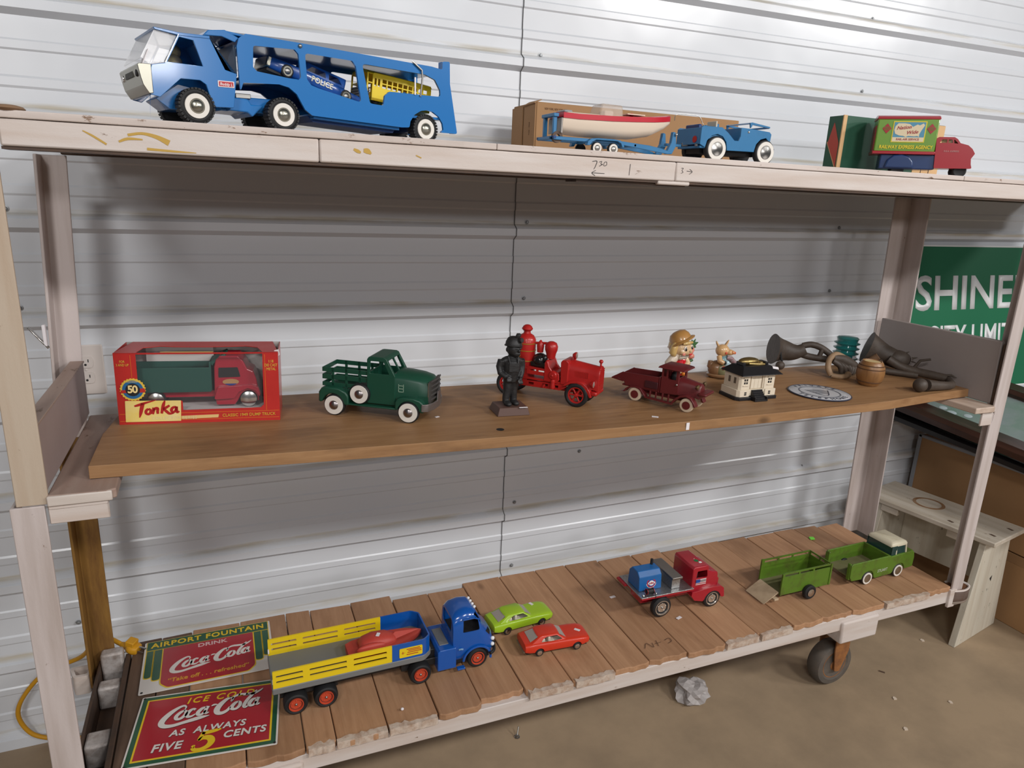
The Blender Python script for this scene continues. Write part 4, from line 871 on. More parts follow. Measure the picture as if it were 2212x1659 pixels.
# ---- black miner figure on a brown base
IRON = mat('blackened_iron', (.016, .0155, .0165), .5, var=.5, vs=45, c2=(.045, .043, .042), bump=.5, bs=140, metal=.0)
sn = empty('statuette', (-.23, -.502, bz(-.2)), -3, 'black cast figure of a miner in a helmet standing on a brown block', 'statuette')
MB().loft([[(x, y, 0) for x, y in rect(-.003, .001, .078, .07)], [(x, y, .019) for x, y in rect(.003, .006, .0725, .063)]]).build('base', mat('brown_base', (.1, .052, .04), .5), sn, bev=.001)
MB().box(.05, .0705, .0, .0045, .0192, .0202).build('price_tag', PAPER, sn)
b = MB()
cx_, cy_ = .036, .036
for lx, ly, kx in ((.027, .034, .002), (.047, .038, -.0015)):
    b.tube([(lx, ly, .024), (lx, ly+.001, .036), (lx+kx, ly+.001, .055), (cx_+(lx-cx_)*.72, cy_, .078), (cx_+(lx-cx_)*.5, cy_, .092)], [.0085, .0088, .0098, .0115, .012], 14)
    b.ball((lx+.0015, ly-.005, .0245), (.0088, .0165, .0068), 14, 8); b.ball((lx+.0025, ly-.013, .0235), (.0082, .009, .006), 12, 8)
b.tube([(cx_, cy_, .076), (cx_, cy_, .09), (cx_, cy_-.001, .108), (cx_, cy_, .124), (cx_, cy_, .134)], [.0165, .019, .0215, .021, .012], 20)
b.ball((cx_, cy_, .126), (.0265, .013, .012), 18, 10)
b.tube([(cx_-.0245, cy_, .128), (cx_-.0285, cy_+.001, .112), (cx_-.027, cy_-.004, .098), (cx_-.016, cy_-.017, .09)], [.0088, .0085, .0075, .0062], 12)
b.tube([(cx_+.0245, cy_, .128), (cx_+.0275, cy_+.002, .112), (cx_+.026, cy_-.003, .098), (cx_+.02, cy_-.012, .086)], [.0088, .0085, .0075, .0062], 12)
b.ball((cx_, cy_, .0905), (.0215, .0175, .0035), 18, 6)
# hands with fingers
for hx, hy, hz, sg in ((cx_-.0115, cy_-.0195, .0885, 1), (cx_+.0195, cy_-.0145, .081, -1)):
    b.ball((hx, hy, hz), (.0055, .0045, .0058), 10, 7)
    for k in range(4): b.tube([(hx-.0042+k*.0028, hy-.002, hz-.002), (hx-.0045+k*.003, hy-.0055, hz-.006), (hx-.004+k*.0028, hy-.003, hz-.0105+.0008*abs(k-1.5))], [.0019, .0017, .0014], 7)
    b.tube([(hx+.004*sg, hy-.001, hz+.001), (hx+.0075*sg, hy-.0045, hz-.003)], [.002, .0016], 7)
# head turned to the right: egg, jaw, nose, brows, ears
hx, hy, hz = cx_+.003, cy_-.003, .1545
b.tube([(cx_, cy_, .13), (hx, hy, .145)], [.0095, .0095], 12)
b.ball((hx, hy, hz), (.0165, .0175, .0185), 18, 12); b.ball((hx+.004, hy-.008, hz-.0095), (.0105, .0105, .009), 14, 9)
b.ball((hx+.0075, hy-.0175, hz-.0015), (.0036, .0045, .0042), 10, 7); b.ball((hx+.0025, hy-.0155, hz+.004), (.0065, .003, .002), 10, 6); b.ball((hx+.0125, hy-.0125, hz+.004), (.005, .0035, .002), 10, 6)
b.ball((hx+.0065, hy-.0165, hz-.0085), (.0055, .003, .0016), 10, 6); b.ball((hx+.006, hy-.0155, hz-.0115), (.0045, .003, .0016), 10, 6)
b.ball((hx-.0155, hy+.002, hz-.002), (.003, .0042, .0055), 10, 7); b.ball((hx+.0165, hy+.004, hz-.002), (.003, .0042, .0055), 10, 7)
b.build('body', IRON, sn, remesh=.0013, smo=2)
he = MB().lathe([(.0212, 0), (.0216, .003), (.0198, .0035), (.0188, .011), (.0145, .0195), (.008, .0235), (0, .0245)], (0, 0, 0), 'z', 26, T(hx-.0005, hy+.0005, hz+.006) @ RX(-6) @ RY(4))
he.build('helmet', IRON, sn, bev=.0006, ang=60)
lm = MB().cyl((hx+.009, hy-.012, hz+.022), (hx+.013, hy-.019, hz+.024), .0058, 14).tube([(hx+.004, hy-.006, hz+.026), (hx+.007, hy-.01, hz+.034), (hx+.01, hy-.013, hz+.036)], [.005, .0062, .0035], 12)
lm.build('head_lamp', IRON, sn)
ov = MB().prism(fil(rect(-.012, .0, .012, .02), .002), -.0015, 0, M=T(cx_, cy_-.0215, .104)); ov.tube([(cx_-.009, cy_-.0215, .122), (cx_-.012, cy_-.012, .138)], .0018, 6).tube([(cx_+.009, cy_-.0215, .122), (cx_+.012, cy_-.012, .138)], .0018, 6)
ov.build('overall_bib', IRON, sn)

# ---- red fire engine, origin near rear wheel
FR_ = mat('fire_red_cast', (.44, .014, .012), .38, coat=.25, var=.4, vs=30, c2=(.26, .01, .012)); GOLD = mat('gold_band', (.6, .33, .06), .35, .7)
fe = empty('toy_fire_engine', (-.141, -.329, bz(-.08)), -46.9, 'red cast toy fire engine with tall boiler and gold bands behind the black figure', 'toy fire engine')
FW = .06
b = MB()
for y in (.004, FW-.008):
    b.prism([(.0, .03), (.004, .044), (.152, .05), (.16, .044), (.142, .0335), (.06, .0315), (.03, .031)], y, y+.004, 'y', holes=[rect(.056, .036, .071, .043), rect(.095, .037, .11, .0445), rect(.125, .038, .138, .045)])
b.box(.02, .16, .004, FW-.004, .05, .055).box(.0, .2, .018, FW-.018, .03, .036)
b.prism([(.014, .036), (.014, .075), (.05, .075), (.052, .05), (.045, .036)], .006, FW-.006)
b.build('chassis', FR_, fe, bev=.0012)
b = MB()
for y in (.003, FW-.006): b.prism([(.05, .064), (.106, .064), (.106, .082), (.05, .084)], y, y+.003, 'y', holes=[fil(rect(.058, .0735, .076, .0775), .001), fil(rect(.082, .073, .1, .077), .001)])
b.build('side_rails', FR_, fe, bev=.0006)
bo = MB().lathe([(.018, .066), (.0235, .068), (.0245, .074), (.021, .078), (.0215, .083), (.0245, .1), (.0245, .138), (.0235, .148), (.018, .157), (.0095, .162), (.0085, .168), (.012, .17), (.0145, .174), (.0105, .181), (.006, .184), (0, .1845)], (.034, FW*.5, 0), 'z', 32).build('boiler', FR_, fe)
for z in (.092, .118, .1365): MB().lathe([(.0247, z), (.0256, z+.0008), (.0256, z+.002), (.0247, z+.0028)], (.034, FW*.5, 0), 'z', 32).build('gold_band', GOLD, bo)
MB().ball((.024, FW*.5-.0225, .108), (.006, .003, .006), 12, 7).build('gauge', GOLD, bo)
MB().lathe([(.0, .104), (.011, .106), (.0125, .118), (.016, .128), (.0168, .137), (.013, .146), (.006, .1495), (0, .15)], (.103, FW*.5, 0), 'z', 24).build('air_dome', FR_, fe, ang=70)
MB().lathe([(.008, .118), (.0095, .136), (.006, .143), (.002, .149), (0, .15)], (.073, FW*.5, 0), 'z', 18).cyl((.06, FW*.5, .14), (.09, FW*.5, .143), .0035).build('pump_cylinder', FR_, fe)
MB().ball((.075, FW*.5, .098), (.02, .022, .018), 14, 8).ball((.09, FW*.35, .105), (.008, .008, .01), 10, 7).box(.055, .1, .012, FW-.012, .083, .095).build('pump', mat('gloss_black', (.01, .01, .011), .2, coat=.5), fe, bev=.002)
MB().box(.098, .106, .004, .012, .088, .1).build('brass_valve', mat('aged_brass', (.3, .22, .12), .4, .8), fe, bev=.001)
sd = fil([(.098, .052), (.098, .1), (.106, .105), (.112, .09), (.12, .08), (.138, .076), (.14, .06), (.132, .05)], .003)
MB().prism(sd, .001, .006).prism(sd, FW-.006, FW-.001).prism([(.098, .06), (.098, .104), (.104, .105), (.11, .09), (.112, .06)], .006, FW-.006).box(.11, .135, .006, FW-.006, .06, .078).build('driver_seat', FR_, fe, bev=.002)
MB().lathe([(0, -.003), (.009, -.002), (.012, .002), (.012, .006)], (.122, 0, .07), 'y', 20).ball((.122, -.003, .07), (.003, .002, .003), 8, 5).build('hose_reel_disc', FR_, fe)
MB().lathe([(.006, 0), (.0075, .004), (.0055, .012), (.006, .02), (.003, .024)], (.124, .0, .036), 'z', 16).cyl((.1, -.002, .036), (.103, -.002, .044), .003).build('side_lamp', FR_, fe)
cw = fil([(.143, .05), (.141, .106), (.145, .112), (.156, .113), (.162, .108), (.162, .05)], .002)
MB().prism(cw, .002, FW-.002, 'y', holes=[]).build('cowl', FR_, fe, bev=.002)
hd = MB().loft([[(x, FW*.5+dy*hw, z0+dz*(zt-z0)) for dy, dz in ((-1, 0), (-1, .62), (-.82, .84), (-.4, .97), (0, 1), (.4, .97), (.82, .84), (1, .62), (1, 0))] for x, hw, z0, zt in ((.16, .024, .05, .112), (.2, .022, .048, .108), (.232, .0205, .046, .105), (.238, .021, .044, .107), (.241, .0205, .044, .106))])
hd = hd.build('bonnet', FR_, fe, ang=40, bev=.0008)
lv = MB()
for k in range(9): lv.box(.178+k*.0042, .1805+k*.0042, FW*.5-.0232, FW*.5-.021, .075, .089)
lv.build('bonnet_louvres', FR_, hd)
gm = MB()
for k in range(8): gm.box(.241, .2422, FW*.5-.016, FW*.5+.016, .06+k*.0052, .0625+k*.0052)
gm.build('radiator_grille', FR_, hd)
fn = [(.15, .047), (.158, .056), (.17, .0635), (.188, .066), (.204, .0635), (.216, .055), (.224, .043), (.228, .03), (.223, .029), (.217, .04), (.208, .051), (.199, .058), (.188, .0605), (.173, .058), (.16, .05)]
MB().prism(fn, -.004, .016).prism(fn, FW-.016, FW+.004).build('front_mudguards', FR_, fe, bev=.001)
MB().box(.224, .24, .0, FW, .034, .044).build('front_bumper', FR_, fe, bev=.003)
MB().cyl((.236, FW*.5, .106), (.236, FW*.5, .113), .0025).ball((.236, FW*.5, .117), (.0055, .0055, .005), 12, 7).build('radiator_cap', FR_, fe)
LMP = mat('lamp_silver', (.7, .66, .62), .3, .8)
s_ = MB().lathe([(.004, -.006), (.0085, 0), (.0085, .004), (.004, .0045)], (.168, FW*.5, .123), 'x', 16).cyl((.168, FW*.5, .108), (.168, FW*.5, .118), .003).build('spotlight', FR_, fe)
MB().lathe([(0, .006), (.0075, .0046), (.0075, .004)], (.168, FW*.5, .123), 'x', 16).build('lens', LMP, s_)
for y in (.001, FW-.001): 
    h = MB().lathe([(.003, -.008), (.0085, 0), (.0085, .003)], (.228, y, .0635), 'x', 16).build('headlight', FR_, fe); MB().lathe([(0, .006), (.008, .003)], (.228, y, .0635), 'x', 16).build('lens', LMP, h)
for x in (.0, .1885):
    for s2, y in ((-1, -.006), (1, FW+.006)): wheel(fe, x, y, .0305, .0305, .014, s2, rim=FR_, spokes=6, hub=0)
MB().box(.005, .012, -.003, .003, .036, .042).build('white_tag', PAPER, fe)

# ---- maroon pickup, origin near rear wheel
MA = mat('maroon_cast', (.13, .016, .018), .42, var=.4, vs=25, c2=(.07, .012, .012)); CRT = mat('cream_tyre', (.62, .5, .37), .5)
mt = empty('toy_pickup_truck', (.169, -.451, bz(.2)), -57.6, 'maroon cast iron toy truck with cream tyres and long open bed', 'toy truck')
MW = .066
bedp = [(-.036, .046), (-.052, .052), (-.04, .07), (.064, .0745), (.064, .038), (.0, .036), (-.03, .036)]
for y in (.0, MW-.003): MB().prism(bedp, y, y+.003).build('bed_side', MA, mt, bev=.0008)
MB().prism([(-.038, .044), (-.072, .0475), (-.07, .0505), (-.038, .05)], 0, MW).box(-.04, .064, .002, MW-.002, .034, .038).box(.06, .064, 0, MW, .036, .075).build('bed_floor', MA, mt, bev=.0006)
for y in (-.001, MW-.002): MB().prism([(-.068, .048), (-.072, .05), (-.04, .0705), (-.036, .069), (-.048, .052)], y, y+.003).build('flared_tail', MA, mt)
MB().box(.025, .06, -.003, .0, .042, .06).build('tool_box', mat('maroon_dark', (.05, .01, .014), .5), mt, bev=.001)
cbp = fil([(.066, .034), (.066, .1), (.11, .1), (.111, .072), (.113, .038)], .002)
c = MB().prism(cbp, .003, MW-.003).build('cab', MA, mt)
cut(c, [MB().prism(rect(.069, .045, .108, .097), .006, MW-.006), MB().prism(fil([(.0705, .079), (.0705, .0965), (.0785, .0965), (.0785, .079)], .0015), -.1, .2), MB().prism(fil([(.083, .0735), (.083, .0965), (.105, .0965), (.105, .074)], .002), -.1, .2),
   MB().prism(fil(rect(.012, .079, MW-.012, .0965), .002), .1, .13, 'x')])
MB().loft([[(x, y, .0995) for x, y in rect(.056, -.003, .1275, MW+.003)], [(x, y, .1035) for x, y in rect(.058, 0, .126, MW)], [(x, y, .109) for x, y in rect(.068, .014, .114, MW-.014)]]).build('roof', MA, mt, bev=.0012)
MB().ball((.09, MW*.5, .075), (.009, .011, .02), 12, 8).build('driver_figure', IRON, mt)
hd = MB().loft([[(x, MW*.5+dy*hw, z0+dz*(zt-z0)) for dy, dz in ((-1, 0), (-1, .6), (-.8, .86), (-.35, 1), (.35, 1), (.8, .86), (1, .6), (1, 0))] for x, hw, z0, zt in ((.111, .026, .036, .079), (.13, .023, .036, .0755), (.155, .019, .036, .0715), (.163, .018, .034, .07), (.166, .016, .034, .066))])
hd.build('bonnet', MA, mt, ang=40, bev=.0008)
fn = [(.1, .017), (.108, .028), (.122, .04), (.138, .0435), (.152, .039), (.161, .027), (.166, .018), (.161, .017), (.156, .028), (.148, .0355), (.138, .0385), (.125, .0355), (.112, .0245), (.106, .016)]
for y0, y1 in ((-.006, .014), (MW-.014, MW+.006)): MB().prism(fn, y0, y1).build('front_mudguard', MA, mt, bev=.001)
fn = [(-.04, .021), (-.032, .022), (-.026, .03), (-.015, .0375), (0, .0405), (.015, .0375), (.026, .025), (.031, .018), (.027, .018), (.021, .024), (.012, .0335), (0, .0365), (-.012, .034), (-.021, .028), (-.028, .02)]
for y0, y1 in ((-.006, .01), (MW-.01, MW+.006)): MB().prism(fn, y0, y1).build('rear_mudguard', MA, mt, bev=.001)
b = MB()
for y in (-.005, MW-.002):
    b.prism([(.028, .0145), (.104, .0115), (.104, .016), (.028, .0185)], y, y+.007)
    for x in (.04, .056, .074, .09): b.box(x, x+.004, y+.002, y+.005, .014, .036)
b.box(.0, .14, .02, MW-.02, .02, .034); b.build('running_board', MA, mt, bev=.0006)
MB().box(.164, .186, .004, MW-.004, .046, .053).build('front_bumper', MA, mt, bev=.003)
for y in (.008, MW-.008): MB().lathe([(.003, -.006), (.0065, 0), (.006, .002), (0, .0025)], (.162, y, .0665), 'x', 14).build('headlight', mat('brass_dull', (.25, .17, .09), .4, .7), mt)
MB().ball((.1085, .001, .0635), (.003, .002, .003), 8, 5).build('door_lamp', DULL, mt)
for x in (0, .141):
    for s2, y in ((-1, -.004), (1, MW+.004)):
        w = wheel(mt, x, y, .0178, .0178, .009, s2, hub=.58, hubm=MA, dome=.05, tyre=CRT)

# ---- ceramic figurines
FLESH = mat('ceramic_flesh', (.68, .47, .27), .25, coat=.5); HAIR = mat('ceramic_blonde', (.62, .43, .17), .25, coat=.5, var=.6, vs=30, c2=(.5, .28, .08)); STRAW = mat('ceramic_straw', (.45, .235, .07), .3, coat=.4, var=.5, vs=25, c2=(.33, .15, .04))
GRED = mat('ceramic_red', (.56, .008, .014), .18, coat=.7); CREAMC = mat('ceramic_cream', (.66, .56, .45), .3, coat=.3); LEAF = mat('ceramic_leaf', (.045, .12, .04), .3, coat=.3); PINKC = mat('ceramic_pink', (.66, .22, .16), .3, coat=.3); EYEK = mat('ceramic_black', (.015, .015, .018), .2, coat=.5)
gl = empty('girl_figurine', (.43, -.265, bz(.43)), 8, 'glazed ceramic girl figurine in a straw hat and red dress behind the maroon truck', 'figurine')
b = MB().tube([(0, 0, .0), (.004, 0, .012), (.008, 0, .035), (.006, 0, .058), (.002, 0, .07)], [.014, .024, .0275, .021, .014], 22).build('dress', GRED, gl, remesh=.0016, smo=2)
b = MB().tube([(-.03, .004, .028), (-.033, .002, .045), (-.022, -.003, .062), (-.008, -.004, .068)], [.012, .014, .014, .012], 14).build('sleeve', CREAMC, gl)
for k in range(4):
    t_ = .2+.2*k; MB().lathe([(.0145, -.0006), (.0152, 0), (.0145, .0006)], (0, 0, 0), 'z', 20, T(-.03+.0*k+.007*k*k*.2, .0, .036+.009*k) @ RY(-15-14*k)).build('sleeve_stripe', EYEK, b)
MB().tube([(.014, -.014, .062), (.018, -.022, .048), (.0, -.027, .035), (-.014, -.026, .03)], [.009, .009, .008, .009], 12).ball((-.016, -.026, .028), (.01, .009, .009), 12, 8).build('arm', FLESH, gl)
b = MB().box(-.016, .02, -.022, -.018, .06, .0735); b = b.build('collar', CREAMC, gl, bev=.002)
for z in (.0635, .069): MB().box(-.0155, .0195, -.0226, -.0215, z, z+.0014).build('collar_stripe', EYEK, b)
hd = MB().ball((.004, -.002, .093), (.031, .029, .0285), 24, 16).ball((.012, -.02, .084), (.018, .012, .013), 16, 10).ball((-.006, -.022, .083), (.012, .009, .01), 14, 9)
hd.build('head', FLESH, gl, remesh=.0018, smo=2)
MB().ball((.013, -.0325, .0865), (.004, .0036, .0038), 10, 7).build('nose', FLESH, gl)
for ex, ey, ez, sg in ((-.004, -.0285, .0935, 1), (.024, -.0235, .0955, -1)):
    e = MB().ball((ex, ey, ez), (.0068, .003, .0085), 16, 9).build('eye', CREAMC, gl)
    MB().ball((ex+.0008, ey-.0018, ez-.0012), (.0045, .0022, .0062), 14, 8).build('iris', EYEK, e); MB().ball((ex+.0018, ey-.0036, ez+.0012), (.0016, .0008, .0022), 8, 5).build('glint', CREAMC, e)
MB().tube([(-.011, -.0265, .1045), (-.005, -.031, .1065), (.002, -.0315, .1055)], .0009, 6).build('eyebrow', mat('brown_line', (.1, .05, .02), .4), gl)
MB().ball((.0145, -.0325, .0765), (.0052, .0026, .0034), 12, 7).build('mouth', GRED, gl); MB().ball((-.0085, -.0295, .0775), (.006, .0022, .005), 12, 7).ball((.0255, -.0255, .08), (.004, .003, .0055), 10, 7).build('cheeks', PINKC, gl)
hr = MB().tube([(-.022, -.008, .108), (-.029, -.008, .095), (-.031, -.006, .08), (-.025, -.008, .068)], [.008, .0105, .012, .006], 12).ball((.002, .008, .096), (.033, .026, .03), 20, 12).tube([(-.014, -.0255, .1085), (.002, -.03, .1105), (.022, -.026, .111)], [.004, .006, .004], 10)
hr.build('hair', HAIR, gl, ang=70)
ht = MB().lathe([(.042, -.003), (.0435, -.001), (.042, .001), (.033, .004), (.031, .015), (.024, .026), (.012, .031), (0, .032)], (0, 0, 0), 'z', 30, T(.002, .0, .111) @ RX(-22) @ RY(-20), cap=False).build('straw_hat', STRAW, gl, ang=60)
lf = MB()
for a, l_ in ((15, .026), (55, .022), (100, .017), (-25, .02)):
    M = T(.034, -.014, .1) @ RY(-a); lf.loft([[(0, -.002, 0), (0, 0, .001), (0, .002, 0)], [(l_*.45, -.001, -.006), (l_*.45, -.002, .0), (l_*.45, -.001, .006)], [(l_, .0, -.0008), (l_, .0005, 0), (l_, 0, .0008)]], M=M)
lf.build('leaves', LEAF, gl)
MB().tube([(.026, -.022, .078), (.033, -.02, .086), (.038, -.016, .09)], [.0055, .006, .004], 10).ball((.03, -.018, .068), (.012, .01, .009), 14, 8).build('raised_hand', PINKC, gl)
MB().ball((.044, -.012, .064), .0065, 12, 8).build('white_flower', CREAMC, gl); MB().ball((.036, -.014, .053), (.01, .005, .005), 12, 7).build('flower_leaf', LEAF, gl)
MB().tube([(-.004, -.0255, .03), (.0, -.028, .018), (.004, -.0255, .01)], [.004, .006, .003], 10).build('orange_charm', mat('ceramic_orange', (.65, .2, .02), .3), gl)

pg = empty('pig_figurine', (.572, -.285, bz(.57)), -20, 'small glazed ceramic pig in blue overalls sitting in a brown shoe', 'figurine')
SHOE = mat('ceramic_brown', (.27, .15, .075), .3, coat=.4, var=.5, vs=30, c2=(.18, .09, .04)); OLIVE = mat('ceramic_olive', (.2, .19, .1), .3, coat=.3); PBLUE = mat('ceramic_blue', (.18, .32, .36), .3, coat=.4); PTAN = mat('ceramic_tan', (.62, .38, .18), .28, coat=.4)
sh = MB().loft([[(p[0], p[1], z) for p in sup(x, 0, rx, ry, 2.3, 26)] for x, rx, ry, z in ((.008, .038, .024, 0), (.008, .046, .029, .004), (.008, .047, .03, .009), (.008, .043, .026, .0115))])
sh.build('shoe_sole', SHOE, pg, ang=50)
b = MB().ball((-.008, .0, .026), (.03, .026, .026), 20, 12).tube([(.0, 0, .02), (.025, 0, .018), (.046, 0, .028), (.062, 0, .044)], [.022, .02, .016, .009], 16).tube([(-.032, 0, .03), (-.033, 0, .05)], [.01, .007], 10)
b.build('shoe', SHOE, pg, remesh=.0017, smo=3)
MB().ball((.0, -.015, .026), (.02, .014, .02), 16, 10).build('shoe_tongue', OLIVE, pg)
b = MB().ball((.006, -.004, .05), (.02, .018, .022), 16, 10).build('overalls', PBLUE, pg)
MB().ball((.012, -.02, .044), (.009, .006, .012), 12, 8).build('bottle', mat('ceramic_lightblue', (.4, .55, .6), .2, coat=.5), pg)
b = MB().ball((-.002, -.004, .083), (.021, .019, .019), 18, 12).ball((.018, -.014, .08), (.012, .011, .0095), 14, 9).tube([(-.015, 0, .095), (-.021, .0, .106), (-.0235, .0, .112)], [.008, .006, .001], 8, .5).tube([(.008, .004, .097), (.014, .004, .109), (.017, .003, .116)], [.008, .006, .001], 8, .5)
b.build('pig_head', PTAN, pg, remesh=.0015, smo=2)
MB().ball((.025, -.022, .0815), (.006, .004, .0055), 12, 7).build('snout', mat('ceramic_salmon', (.62, .24, .09), .3, coat=.4), pg)
for x, y, z in ((.004, -.0225, .079), (.031, -.02, .08)): MB().ball((x, y, z), (.0036, .002, .0042), 10, 6).build('cheek', mat('ceramic_redorange', (.6, .09, .04), .3), pg)
MB().tube([(-.012, -.012, .066), (-.012, -.022, .054), (.0, -.026, .048)], [.008, .0085, .007], 12).build('arm', PTAN, pg); MB().ball((.003, -.028, .05), (.0045, .004, .0055), 10, 7).build('dark_button', EYEK, pg)
MB().tube([(.01, -.016, .064), (.022, -.018, .062), (.034, -.012, .05), (.04, -.008, .04)], [.007, .0075, .0085, .007], 12).build('striped_sleeve', mat('ceramic_plum', (.24, .12, .13), .4, var=1, vs=90, c2=(.4, .38, .38)), pg)
MB().ball((.001, -.029, .034), (.0065, .003, .006), 10, 6).build('red_bow', GRED, pg)

# ---- bank building
bk = empty('toy_bank', (.457, -.515, bz(.5)), .5, 'black roofed white toy bank building with front steps', 'coin bank')
BW = mat('bank_ivory', (.72, .63, .5), .35); BKB = mat('bank_black', (.012, .012, .014), .35)
MB().prism([(-.01, .052), (-.012, .006), (-.002, -.004), (.04, -.004), (.1, -.004), (.124, -.004), (.124, .075), (-.008, .075)], 0, .009, 'z').build('plinth', BKB, bk, bev=.001)
MB().prism([(-.007, .05), (-.007, .008), (.0, 0), (.03, 0), (.031, .004), (.084, .004), (.085, 0), (.121, 0), (.121, .072), (-.005, .072)], .009, .028, 'z').build('lower_storey', BW, bk, bev=.001)
MB().prism([(-.002, .05), (-.002, .01), (.004, .004), (.033, .004), (.034, .009), (.081, .009), (.082, .004), (.117, .004), (.117, .07), (0, .07)], .028, .068, 'z').build('upper_storey', BW, bk, bev=.0008)
MB().prism([(.0, -.0), (.121, -.0), (.121, .072), (.0, .072)], .0655, .069, 'z').build('cornice', BW, bk, bev=.001)
MB().loft([[(x, y, .069) for x, y in rect(-.008, -.01, .13, .08)], [(x, y, .0705) for x, y in rect(-.008, -.01, .13, .08)], [(x, y, .09) for x, y in rect(.012, .014, .106, .058)]]).build('roof', BKB, bk, bev=.0008)
for x in (.016, .094): MB().box(x, x+.01, .022, .05, .09, .098).build('roof_block', BKB, bk, bev=.001)
MB().ball((.05, .04, .098), (.034, .016, .011), 18, 10).ball((.085, .034, .093), (.01, .008, .006), 12, 8).tube([(.04, .028, .094), (.07, .024, .092), (.09, .022, .092)], [.004, .005, .003], 10).build('brass_lid', mat('old_brass', (.32, .23, .09), .35, .85), bk)
for x0 in (.012, .094):
    w = MB()
    for dx in (0, .0072):
        for z in (.044, .052): w.box(x0+dx, x0+dx+.0048, .0034, .0046, z, z+.0055)
    w.build('window', DARKIN, bk); MB().box(x0-.003, x0+.015, .001, .0045, .06, .0625).box(x0-.003, x0+.015, .0015, .0045, .039, .0405).build('window_ledge', BW, bk)
    w2 = MB()
    for z in (.014, .019): w2.box(x0+.002, x0+.009, -.0006, .0006, z, z+.0035)
    w2.build('basement_window', DARKIN, bk)
for y0 in (.02, .042):
    MB().box(-.0028, -.0014, y0, y0+.008, .043, .059).build('side_window', mat('window_brown', (.12, .09, .06), .5), bk)
MB().box(.04, .075, .0075, .0095, .03, .062).box(.036, .039, .004, .0095, .03, .066).box(.076, .079, .004, .0095, .03, .066).box(.05, .0505, .0068, .0095, .03, .062).box(.064, .0645, .0068, .0095, .03, .062).build('doorway', BW, bk, bev=.0005)
st = MB()
for k in range(6): st.box(.04, .076, -.02+.004*k, .006, .0+.0045*k, .0045*(k+1))
st.box(.036, .04, -.02, .006, 0, .012).box(.076, .08, -.02, .006, 0, .012); st.build('front_steps', BKB, bk, bev=.0004)
MB().box(-.009, .009, -.004, .004, 0, .0012, T(.115, .006, .084) @ RX(40) @ RZ(-14)).build('price_tag', PAPER, bk)

# ---- round enamel plaque
pq = empty('enamel_plaque', (.752, -.504, bz(.752)+.0008), -38, 'round white enamel telephone plaque lying flat on the middle shelf', 'plaque')
EN = mat('white_enamel', (.6, .6, .63), .25, coat=.5); NAVY = mat('navy_enamel', (.03, .035, .06), .3)
pqb = MB().lathe([(0, 0), (.083, 0), (.0855, .0012), (.083, .0026), (.06, .003), (0, .003)], (0, 0, 0), 'z', 56).build('disc', EN, pq)
MB().lathe([(.0825, .00262), (.0836, .0032), (.0858, .0016), (.0858, .0005), (.0825, .0005), (.0825, .00262)], (0, 0, 0), 'z', 56).build('navy_rim', NAVY, pq)
for r in (.056, .0535): MB().lathe([(r, .0028), (r, .0034), (r+.0011, .0034), (r+.0011, .0028), (r, .0028)], (0, 0, 0), 'z', 48).build('ring_line', NAVY, pq)
def arc_text(name, s, r, a0, step, size, m, par, z, inward=False):
    for i, ch in enumerate(s):
        if ch == ' ': continue
        a = a0+step*i
        M = T(r*math.cos(math.radians(a)), r*math.sin(math.radians(a)), z) @ RZ(a-90 if not inward else a+90)
        text(name, ch, size, m, par, M, .0001, bold=.0003)
arc_text('plaque_letter', 'PRIVATE', .0695, 148, -16, .019, NAVY, pq, .0034); arc_text('plaque_letter', 'TELEPHONE', .0695, 218, 15, .019, NAVY, pq, .0034, True)
bl = MB()
for k in range(5): bl.ribbon([(-.03+k*.003, .016-k*.009, .002), (.0, .02-k*.009, .003), (.03-k*.003, .014-k*.008, .002)], T(0, 0, .0035) @ RZ(20))
bl.ribbon([(-.034, .02, .002), (-.01, -.03, .003), (.0, -.036, .002)], T(0, 0, .0036) @ RZ(20)).ribbon([(.034, .018, .002), (.012, -.03, .003), (0, -.036, .002)], T(0, 0, .0036) @ RZ(20)); bl.build('bell_drawing', NAVY, pq, weld=0)

# ---- barrel
br = empty('wooden_barrel', (.996, -.457, bz(.99)), 20, 'tiny brown wooden barrel with a pale top at the right of the shelf', 'barrel')
BRL = wood('barrel_wood', (.3, .15, .055), (.22, .1, .035), (.08, .035, .018), 'z', .35, 1.5, .2, 0, .5)
MB().lathe([(0, 0), (.026, 0), (.031, .006), (.038, .024), (.04, .04), (.038, .056), (.031, .071), (.0275, .075), (.0255, .0745), (.0245, .072), (0, .072)], (0, 0, 0), 'z', 32).build('barrel_body', BRL, br)
HOOP = mat('dark_hoop', (.1, .048, .022), .5)
for z, r in ((.013, .0345), (.052, .0388), (.062, .0355)): MB().lathe([(r-.001, z-.002), (r+.0008, z-.001), (r+.0008, z+.001), (r-.0015, z+.002)], (0, 0, 0), 'z', 32).build('hoop', HOOP, br)
MB().lathe([(0, .0732), (.022, .0732), (.0235, .072)], (0, 0, 0), 'z', 24).build('pale_top', mat('pale_wood', (.6, .45, .22), .5), br)
MB().tube([(.022, -.01, .074), (.026, -.016, .078), (.03, -.018, .073), (.033, -.02, .064)], .0009, 6).build('wire_hook', CHROME, br)

